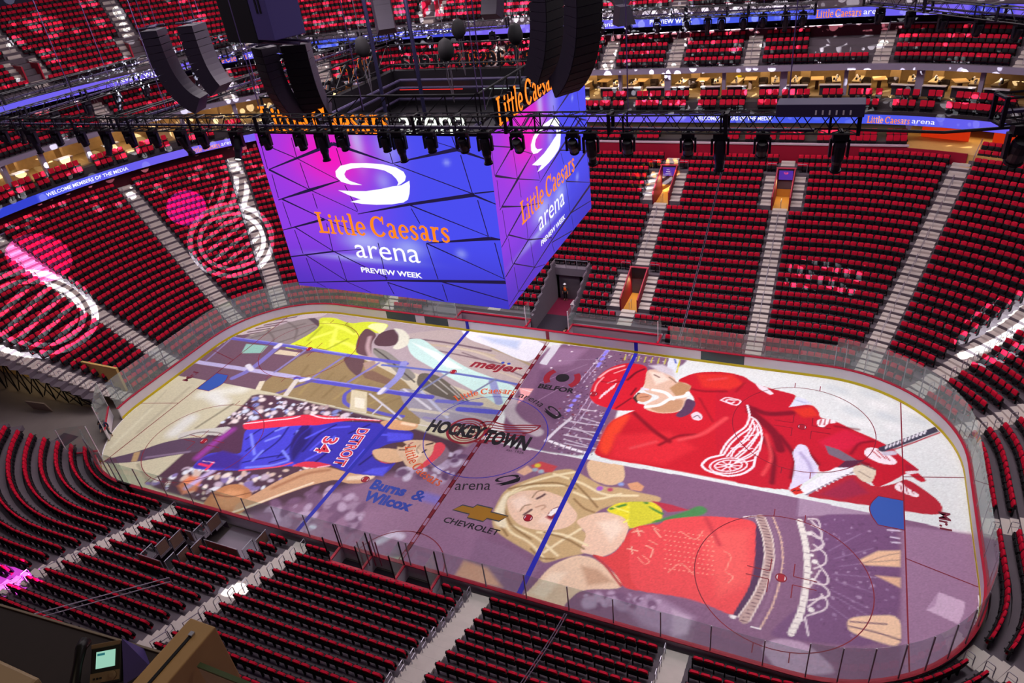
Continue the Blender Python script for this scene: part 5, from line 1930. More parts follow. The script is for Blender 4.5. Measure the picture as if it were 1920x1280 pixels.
# ---- near corridor with railed boards
RB = [(-12.5, -13.6, -12.5, -14.6), (-12.5, -14.8, -12.5, -15.6), (-13.0, -16.0, -13.0, -16.9), (-13.0, -17.0, -13.0, -17.8), (-13.0, -17.9, -13.0, -18.7), (-11.1, -16.2, -11.1, -17.0), (-11.1, -17.1, -11.1, -17.9), (-11.1, -18.0, -11.1, -18.7), (-13.0, -18.9, -11.1, -18.9), (-11.0, -16.1, -8.4, -16.1), (-8.3, -15.9, -8.3, -15.0), (-8.3, -14.8, -8.3, -13.9), (-12.9, -15.8, -12.4, -15.8)]
for i, (xa, ya, xb, yb_) in enumerate(RB):
    k = max(0, ((-(ya + yb_) / 2) - 13.9) / 0.9)
    z = zt(k) - 0.02
    root = empty('corridor_railing', ((xa + xb) / 2, (ya + yb_) / 2, z), math.atan2(yb_ - ya, xb - xa), 'Steel-framed tan board railing round the near grey walkway, %s panel' % ORD[i], 'railing', 'railings of the near walkway')
    L = math.hypot(xb - xa, yb_ - ya)
    o = MB().tube([(-L / 2, 0, 0), (-L / 2, 0, 1.0), (L / 2, 0, 1.0), (L / 2, 0, 0)], 0.03, 6)
    o.tube([(-L / 2, 0, 0.12), (L / 2, 0, 0.12)], 0.02, 6)
    o.build('frame', RAILM, root)
    if i % 3 != 1:
        MB().box((0, 0, 0.55), (L - 0.1, 0.02, 0.8)).build('board', mat('board_tan', '#8d6e5c', 0.7, noise=0.3, scale=9), root)
    else:
        MB().box((0, 0, 0.55), (L - 0.1, 0.012, 0.8)).build('glass_pane', GLASS2, root)
o = MB().mm((-12.3, -16.0, -0.06), (-8.5, -13.15, 0.02)).mm((-12.8, -18.8, -0.06), (-11.2, -16.0, 0.01))
setp(o.build('near_walkway', mat('walkway_grey', '#7d707c', 0.8)), 'Grey walkway floor cut into the near seats by the boards gate', 'walkway')
for i, (x, y, k) in enumerate(((-11.6, -20.8, 8), (-8.2, -20.6, 8))):
    pass
o = MB()
for h in (0.85, 1.15):
    o.tube([(-8.9, -20.0, ZT[7] + h), (-11.4, -25.2, ZT[13] + h)], 0.028, 6)
o.tube([(-8.9, -20.0, ZT[7]), (-8.9, -20.0, ZT[7] + 1.15)], 0.025).tube([(-11.4, -25.2, ZT[13]), (-11.4, -25.2, ZT[13] + 1.15)], 0.025)
setp(o.build('long_handrail', RAILM), 'Long pair of thin steel rails slanting across the near-left seats', 'rail')
# short angled rails at the upper steps
for i, (x, y, k) in enumerate(((-16.2, -19.6, 6), (-16.2, -21.3, 8), (-16.2, -23.0, 10), (-5.5, -21.3, 8), (-5.5, -23.0, 10), (-5.5, -24.6, 12), (6.6, -21.2, 8), (6.6, -23, 10))):
    o = MB().tube([(x, y, ZT[k]), (x, y, ZT[k] + 0.9), (x, y - 0.9, ZT[k] + 1.25), (x, y - 0.9, ZT[k] + 0.4)], 0.03, 6)
    o.tube([(x, y, ZT[k] + 0.5), (x, y - 0.9, ZT[k] + 0.85)], 0.02, 6)
    st = 'corner' if x < -10 else ('penalty box' if x < 0 else 'hoop-rail')
    setp(o.build('slanted_handrail', RAILM), 'Slanted steel handrail higher up the %s stairs, %s up' % (st, ORD[i % 3]), 'handrail', 'slanted handrails of the near stairs')
for i, (x, y, k) in enumerate(((-16.8, -19.9, 6), (-6.1, -19.9, 6), (6.1, -19.85, 6))):
    o = MB().box((x, y + 0.28, ZT[k] + 0.06), (1.2, 0.1, 0.03))
    setp(o.build('warning_strip', mat('strip_yellow', '#c98f10', 0.6)), 'Yellow warning strip across the %s' % ('corner stairs', 'penalty box stairs', 'hoop-rail stairs')[i], 'warning strip')
# ---- machine tunnel in the near-left corner: open steel under the stands, lit tan wall
root = empty('stand_framework', (-38, -6.2, 0), 0, 'Black steel framework under the left stands beside the machine tunnel', 'framework')
for i in range(9):
    x = 4.0 - i * 1.7
    h = 0.6 + 0.42 * i
    o = MB()
    o.tube([(x, 0.2, 0), (x, 0.2, h)], 0.06, 5)
    o.tube([(x, 0.2, 0.1), (x - 1.6, 0.3, h)], 0.05, 5)
    o.tube([(x - 1.6, 0.3, 0.1), (x, 0.2, h)], 0.05, 5)
    o.tube([(x, 0.2, h), (x - 1.7, 0.2, h + 0.3)], 0.06, 5)
    o.build('brace', DARK, root)
MB().box((-5, 2.2, 1.6), (22, 0.2, 3.2)).build('lit_wall', mat('wall_yellow2', '#b99a58', 0.7), root)
area('tunnel_lamp', (-42, -5.2, 2.6), (9, 0.5), 60, (1.0, 0.8, 0.45), (-42, -4.2, 0.8))
for i in range(7):
    x = -34.3 - i * 0.85
    o = MB().tube([(x, -5.95, ZT[i] + 0.0), (x, -5.95, ZT[i] + 1.0), (x - 0.75, -5.95, ZT[i] + 1.0), (x - 0.75, -5.95, ZT[i])], 0.026, 5)
    o.box((x - 0.37, -5.95, ZT[i] + 0.5), (0.7, 0.02, 0.75))
    setp(o.build('end_railing', RAILM), 'Framed panel railing stepping up beside the machine tunnel, %s from the ice' % ORD[i], 'railing', 'stepped railings by the machine tunnel')
for i in range(5):
    x = -33.5 - i * 1.5
    o = MB().tube([(x, -11.3 - 0.2 * i, 0), (x, -11.3 - 0.2 * i, 1.0), (x - 1.35, -11.5 - 0.2 * i, 1.0), (x - 1.35, -11.5 - 0.2 * i, 0)], 0.024, 5)
    setp(o.build('crowd_barrier', RAILM), 'Thin steel barrier along the near edge of the machine tunnel, %s from the ice' % ORD[i], 'barrier', 'barriers of the machine tunnel')
o = MB().box((-38.8, -7.6, 0.55), (2.2, 0.1, 1.1), 0.1, 0.3)
setp(o.build('leaning_board', mat('board_beige', '#8a7a66', 0.8)), 'Beige board leaning against the black steel framework', 'board')
o = MB().mm((-33.9, -10.6, -0.05), (-32.2, -9.2, -0.03))
setp(o.build('rubber_mat', mat('mat_dark', '#2c2530', 0.9)), 'Dark rubber mat on the machine tunnel floor by the gate', 'mat')
# open gate leaves of the barrier
for i, (a, b) in enumerate((((-28.9, -8.9), (-31.4, -6.4)), ((-27.2, -10.9), (-29.2, -11.9)))):
    cx_, cy_ = (a[0] + b[0]) / 2, (a[1] + b[1]) / 2
    ang = math.atan2(b[1] - a[1], b[0] - a[0])
    L = math.hypot(b[0] - a[0], b[1] - a[1])
    root = empty('barrier_gate', (cx_, cy_, 0), ang, 'Open white barrier gate leaf with tall glass, %s the standing worker' % ('beside' if i == 0 else 'nearer than'), 'gate', 'open gate leaves')
    MB().box((0, 0, 0.54), (L, 0.09, 1.0)).build('board_face', m_board, root)
    MB().box((0, 0, 1.07), (L, 0.16, 0.06)).build('cap_rail', REDP, root)
    MB().box((0, 0.06, 0.12), (L, 0.03, 0.2)).build('kick_strip', m_yel, root)
    MB().box((0, 0, 2.3), (L, 0.015, 2.4)).build('glass_pane', GLASS, root)
    for s in (-1, 1):
        MB().box((s * L / 2, 0, 2.2), (0.05, 0.05, 2.4)).build('glass_post', WHITEP, root)
# ------------------------------------------------------------------ the ledge in front of the viewer: counter, partition, phone
TANW = mat('partition_tan', '#b08a56', 0.6, noise=0.08, scale=20)
root = empty('dark_ledge', (18.9, -34.625, 31.2), 0.073, 'Dark brown ledge with a thin pale front rim below the viewer', 'ledge')
MB().mm((-2.5, -0.24, -0.12), (0.72, -0.006, 0.0)).build('ledge_top', mat('ledge_brown', '#2c211d', 0.7, noise=0.15, scale=30), root)
MB().mm((-2.5, -0.006, -0.12), (0.72, 0.0, 0.004)).build('pale_rim', mat('rim_pale', '#8b7a66', 0.5), root)
MB().mm((-2.5, -0.05, -3.2), (0.72, -0.006, -0.12)).build('front_panel', mat('ledge_brown', '#2c211d', 0.7), root)
root = empty('tan_counter', (17.6, -35.1, 31.2), 0, 'Blurred tan countertop corner at the bottom left edge', 'counter')
MB().box((0.1, 0, 0.0), (3.2, 0.66, 0.05)).build('counter_top', mat('counter_tan', '#a58a66', 0.5), root, bevel=0.01)
MB().box((0.1, 0.0, -0.5), (3.1, 0.6, 0.95)).build('cabinet', TANW, root)
root = empty('partition_wall', (19.635, -34.78, 31.2), 0, 'Tan partition post with a dark slot along its top, beside the phone', 'partition')
MB().mm((-0.05, -0.5, -1.6), (0.05, 0.31, 0.03)).build('panel', TANW, root, bevel=0.004)
MB().mm((-0.004, -0.5, 0.0), (0.006, 0.26, 0.033)).build('dark_slot', GRILL, root)
MB().box((0.001, 0.265, 0.034), (0.014, 0.014, 0.006)).build('clip', STEEL, root)
root = empty('glass_rail', (20.2, -34.57, 31.0), 0, 'Clear glass rail with a green edge right of the tan partition', 'glass rail')
MB().mm((-0.5, -0.006, -0.7), (1.6, 0.006, 0.19)).build('glass_pane', GLASS2, root)
MB().mm((-0.5, -0.007, 0.19), (1.6, 0.007, 0.198)).build('green_edge', mat('edge_green', '#4d5a3c', 0.3), root)
# desk telephone
ph = empty('desk_telephone', (19.475, -34.675, 31.2), 0.55, 'Black desk telephone with a lit teal screen on the dark ledge', 'telephone')
PB_, PG = mat('phone_black', '#16130f', 0.4), mat('phone_bronze', '#7a6242', 0.5)
TL = 0.6
CT, ST = math.cos(TL), math.sin(TL)
PQ = lambda x, y, h: (x, y * CT - h * ST, 0.04 + y * ST + h * CT)      # on the tilted face: along x, up the slope y, out of it h
MB().box(PQ(0, 0, 0), (0.085, 0.11, 0.02), 0, TL).build('body', PB_, ph, bevel=0.004)
MB().box(PQ(0, 0.012, 0.011), (0.052, 0.044, 0.003), 0, TL).build('screen', mat('phone_screen', '#a6e0c8', 0.2, emit=0.8), ph)
MB().box(PQ(-0.012, 0.026, 0.0135), (0.02, 0.006, 0.002), 0, TL).build('screen_icon', mat('icon_teal', '#2f8f96', emit=0.5), ph)
MB().box(PQ(0, 0.05, 0.012), (0.08, 0.012, 0.01), 0, TL).build('top_bar', PG, ph, bevel=0.002)
MB().box(PQ(0, -0.034, 0.011), (0.08, 0.026, 0.004), 0, TL).build('key_panel', PG, ph)
o = MB()
for i in range(3):
    o.box(PQ(-0.028 + i * 0.009, -0.036, 0.014), (0.005, 0.005, 0.005), 0, TL)
o.build('keys', PB_, ph)
MB().lathe([(0.011, 0.0), (0.012, 0.006), (0.006, 0.008)], PQ(0.022, -0.034, 0.012), 14, Matrix.Rotation(TL, 4, 'X')).build('round_key', PG, ph)
MB().tube([(-0.066, -0.075, 0.02), (-0.068, -0.05, 0.05), (-0.066, -0.01, 0.07), (-0.064, 0.03, 0.088), (-0.062, 0.055, 0.084)], [0.016, 0.014, 0.012, 0.015, 0.017], 10).build('handset', PB_, ph, True)
MB().add([(0.045, -0.05, 0.0), (0.11, -0.01, 0.0), (0.07, 0.06, 0.0), (0.045, 0.04, 0.085)], [(0, 1, 2), (0, 3, 1), (1, 3, 2), (0, 2, 3)]).build('foot', mat('phone_violet', '#4a3c78', 0.5), ph)
area('viewer_room_lamp', (20.4, -36.2, 33.6), (1.5, 0.6), 9, (1.0, 0.82, 0.58), (19.6, -34.7, 31.2))
# ------------------------------------------------------------------ people


def skinned(name, verts, edges, radii_, m, parent, rootv=0, sub=1):
    me = bpy.data.meshes.new(name)
    me.from_pydata(verts, edges, [])
    me.materials.append(m)
    o = bpy.data.objects.new(name, me)
    COL.objects.link(o)
    o.parent = parent
    sk = o.modifiers.new('skin', 'SKIN')
    sk.use_smooth_shade = True
    L = me.skin_vertices[0].data
    for v, r in zip(L, radii_):
        v.radius = r if isinstance(r, tuple) else (r, r)
    L[rootv].use_root = True
    if sub:
        s = o.modifiers.new('subdivision', 'SUBSURF')
        s.levels = s.render_levels = sub
    return o


SKIN_M = mat('skin', '#b98468', 0.6)
SKIN_D = mat('skin_dark', '#7a5240', 0.6)


def person(loc, heading, label, J, top, legs, hat=None, vest=None, skin=SKIN_M):
    """J: joint positions. The body is one skinned figure; clothes and hat are worn over it."""
    root = empty('person', loc, heading, label, 'person')
    names = ['pelvis', 'belly', 'chest', 'neck', 'chin', 'head', 'crown']
    P = [J[n] for n in names]
    R_ = [(.13, .1), (.12, .1), (.15, .1), .05, .075, .095, .05]
    E_ = [(i, i + 1) for i in range(len(names) - 1)]
    hx = Vector(J['head'])
    f = Vector(J.get('face', (0, -1, 0)))

    def chain(start, pts, rs):
        k = start
        for p, r in zip(pts, rs):
            P.append(p)
            R_.append(r)
            E_.append((k, len(P) - 1))
            k = len(P) - 1
        return k
    chain(5, [tuple(hx + f * 0.09 + Vector((0, 0, -0.015)))], [.018])          # nose
    for s in ('l', 'r'):
        k = chain(2, [J['shoulder_' + s], J['elbow_' + s], J['wrist_' + s], J['hand_' + s]], [.06, .048, .034, (.045, .022)])
        h, w = Vector(J['hand_' + s]), Vector(J['wrist_' + s])
        d = (h - w).normalized()
        side = d.cross(Vector((0.3, 1, 0.2))).normalized()
        for q in range(4):
            b = h + d * 0.035 + side * (0.03 - 0.02 * q)
            chain(k, [tuple(b), tuple(b + d * (0.05 - 0.006 * abs(q - 1.4)) + Vector((0, -0.012, -0.012)))], [.009, .007])
        chain(k, [tuple(h + side * 0.045), tuple(h + side * 0.06 + d * 0.035)], [.010, .008])
        chain(0, [J['hip_' + s], J['knee_' + s], J['ankle_' + s], J['toe_' + s]], [.088, .062, .042, (.045, .03)])
    skinned('body', P, E_, R_, skin, root)
    # shirt
    P2 = [J['pelvis'], J['belly'], J['chest'], tuple((Vector(J['chest']) * 0.4 + Vector(J['neck']) * 0.6))]
    R2 = [(.15, .12), (.145, .12), (.175, .125), .07]
    E2 = [(0, 1), (1, 2), (2, 3)]
    for s in ('l', 'r'):
        n = len(P2)
        e, w = Vector(J['elbow_' + s]), Vector(J['wrist_' + s])
        P2 += [J['shoulder_' + s], tuple(e), tuple(e + (w - e) * 0.75)]
        R2 += [.08, .066, .052]
        E2 += [(2, n), (n, n + 1), (n + 1, n + 2)]
    skinned('shirt', P2, E2, R2, top, root)
    P3, R3, E3 = [tuple(Vector(J['pelvis']) + Vector((0, 0, 0.02)))], [(.155, .125)], []
    for s in ('l', 'r'):
        n = len(P3)
        P3 += [J['hip_' + s], J['knee_' + s], tuple(Vector(J['ankle_' + s]) + Vector((0, 0, .05)))]
        R3 += [.105, .08, .062]
        E3 += [(0, n), (n, n + 1), (n + 1, n + 2)]
        t, a = Vector(J['toe_' + s]), Vector(J['ankle_' + s])
        skinned('shoe', [tuple(a + Vector((0, 0, -.03))), tuple((a + t) / 2 + Vector((0, 0, -.01))), tuple(t)], [(0, 1), (1, 2)], [.06, .055, .045], mat('shoe_black', '#161414', 0.6), root)
    skinned('trousers', P3, E3, R3, legs, root)
    if vest:
        skinned('vest', [tuple(Vector(J['belly']) - (Vector(J['chest']) - Vector(J['belly'])) * 0.4), J['belly'], J['chest'], tuple(Vector(J['chest']) * 0.55 + Vector(J['neck']) * 0.45)], [(0, 1), (1, 2), (2, 3)], [(.165, .14), (.165, .14), (.19, .145), .1], vest, root)
    up = (Vector(J['crown']) - Vector(J['chin'])).normalized()
    M = Matrix.Translation(hx) @ up.to_track_quat('Z', 'Y').to_matrix().to_4x4()
    hair = MB().lathe([(0.101, 0.0), (0.106, 0.05), (0.085, 0.1), (0.03, 0.12)], (0, 0, 0), 14)
    if hat:
        hair = MB().lathe([(0.15, 0.035), (0.155, 0.045), (0.122, 0.06), (0.118, 0.1), (0.085, 0.15), (0.02, 0.165)], (0, 0, 0), 16)
    hair.v = [tuple(M @ Vector(v)) for v in hair.v]
    hair.build('hard_hat' if hat else 'hair', hat or mat('hair_dark', '#241a16', 0.8), root, True)
    e = MB()
    sd = f.cross(up).normalized()
    for s in (-1, 1):
        e.lathe([(0.011, 0.011), (0.013, 0), (0.011, -0.011)], tuple(hx + f * 0.085 + sd * (0.035 * s) + up * 0.015), 8)
    e.build('eyes', mat('eye_dark', '#1a1210', 0.4), root)
    return root


STAND = dict(pelvis=(0, 0, .95), belly=(0, .01, 1.12), chest=(0, .01, 1.34), neck=(0, 0, 1.5), chin=(0, -.03, 1.57), head=(0, -.02, 1.65), crown=(0, 0, 1.74), face=(0, -1, 0),
             shoulder_l=(-.2, .01, 1.41), elbow_l=(-.26, .04, 1.13), wrist_l=(-.25, -.06, .9), hand_l=(-.24, -.09, .82),
             shoulder_r=(.2, .01, 1.41), elbow_r=(.26, .04, 1.13), wrist_r=(.25, -.06, .9), hand_r=(.24, -.09, .82),
             hip_l=(-.1, 0, .9), knee_l=(-.11, -.02, .5), ankle_l=(-.11, .02, .1), toe_l=(-.13, -.16, .04),
             hip_r=(.1, 0, .9), knee_r=(.11, -.02, .5), ankle_r=(.11, .02, .1), toe_r=(.13, -.16, .04))


def pose(**kw):
    d = dict(STAND)
    d.update(kw)
    return d


CROUCH = pose(pelvis=(0, .12, .48), belly=(0, .1, .64), chest=(0, -.02, .84), neck=(0, -.12, .97), chin=(0, -.17, 1.02), head=(0, -.18, 1.1), crown=(0, -.16, 1.19),
              shoulder_l=(-.2, -.02, .9), elbow_l=(-.26, -.22, .72), wrist_l=(-.12, -.4, .86), hand_l=(-.06, -.44, .92), shoulder_r=(.2, -.02, .9), elbow_r=(.26, -.22, .72), wrist_r=(.12, -.4, .86), hand_r=(.06, -.44, .92),
              hip_l=(-.11, .1, .45), knee_l=(-.16, -.28, .5), ankle_l=(-.14, -.02, .1), toe_l=(-.15, -.18, .04), hip_r=(.11, .1, .45), knee_r=(.16, -.26, .36), ankle_r=(.14, .1, .1), toe_r=(.15, -.06, .04))
NAVY, GREYP, BLKC = mat('cloth_navy', '#1c2440', 0.8), mat('cloth_grey', '#3a3a3e', 0.85), mat('cloth_black', '#17161a', 0.8)
ORV, YLV, HAT = mat('vest_orange', '#ff6a1e', 0.6), mat('vest_yellow', '#d6ee2a', 0.6), mat('hat_white', '#ece8ec', 0.4)
person((-29.3, -8.55, 0.0), 0.9, 'Person in navy shirt and grey trousers leaning at the open rink gate', pose(wrist_l=(-.3, -.25, 1.0), hand_l=(-.32, -.32, .98), elbow_l=(-.3, -.05, 1.15), knee_r=(.14, -.1, .52), ankle_r=(.2, .12, .1), toe_r=(.22, -.06, .04), chest=(-.06, -.04, 1.33), neck=(-.08, -.06, 1.48), chin=(-.09, -.09, 1.55), head=(-.09, -.09, 1.63), crown=(-.09, -.06, 1.72)), NAVY, GREYP, mat('hat_white', '#ece8ec', 0.4) if False else None)
person((-30.6, -7.85, 0.0), 0.6, 'Person in black crouching behind the standing worker at the rink gate', CROUCH, BLKC, BLKC)
person((-0.95, 20.2, 0.03), 0.1, 'Person in orange vest and white hard hat standing in the players tunnel', STAND, GREYP, BLKC, HAT, ORV)
person((1.35, 13.55, 0.0), 2.4, 'Person in black crouching with a camera behind the far boards', CROUCH, BLKC, BLKC)
cm = empty('camera', (1.66, 13.19, 0.9), 2.4, 'Small black camera held by the crouching person behind the far boards', 'camera')
MB().box((0, 0, 0), (0.15, 0.08, 0.11)).build('body', PB_, cm, bevel=0.01)
MB().lathe([(0.04, 0), (0.045, 0.1)], (0, -0.04, 0), 12, Matrix.Rotation(PI / 2, 4, 'X')).build('lens_barrel', PB_, cm)
for i, (gx_, gy_, v, hd) in enumerate(((-53.0, 26.0, YLV, 0.9), (-52.3, 27.2, ORV, 1.2), (-51.6, 28.2, None, 0.8))):
    p = Vector(((-50.9, 26.4), (-50.8, 27.5), (-50.8, 28.6))[i])
    person((p.x, p.y, 18.5), hd, ('Person in a yellow vest and white hard hat standing behind the left middle deck', 'Person in an orange vest right of the yellow-vested worker on the left deck', 'Person in dark clothes at the end of the group on the left deck')[i], STAND, GREYP, NAVY, HAT if i < 2 else None, v)
bn = empty('yellow_bin', (10.6, 43.6, 13.86), 0, 'Bright yellow caution bin standing among the far suite tables', 'bin')
MB().lathe([(0.24, 0), (0.3, 0.85), (0.27, 0.9)], n=14).build('body', mat('bin_yellow', '#f0d800', 0.5), bn)
MB().lathe([(0.31, 0.88), (0.3, 0.95), (0.02, 1.0)], n=14).build('lid', mat('bin_yellow', '#f0d800', 0.5), bn)
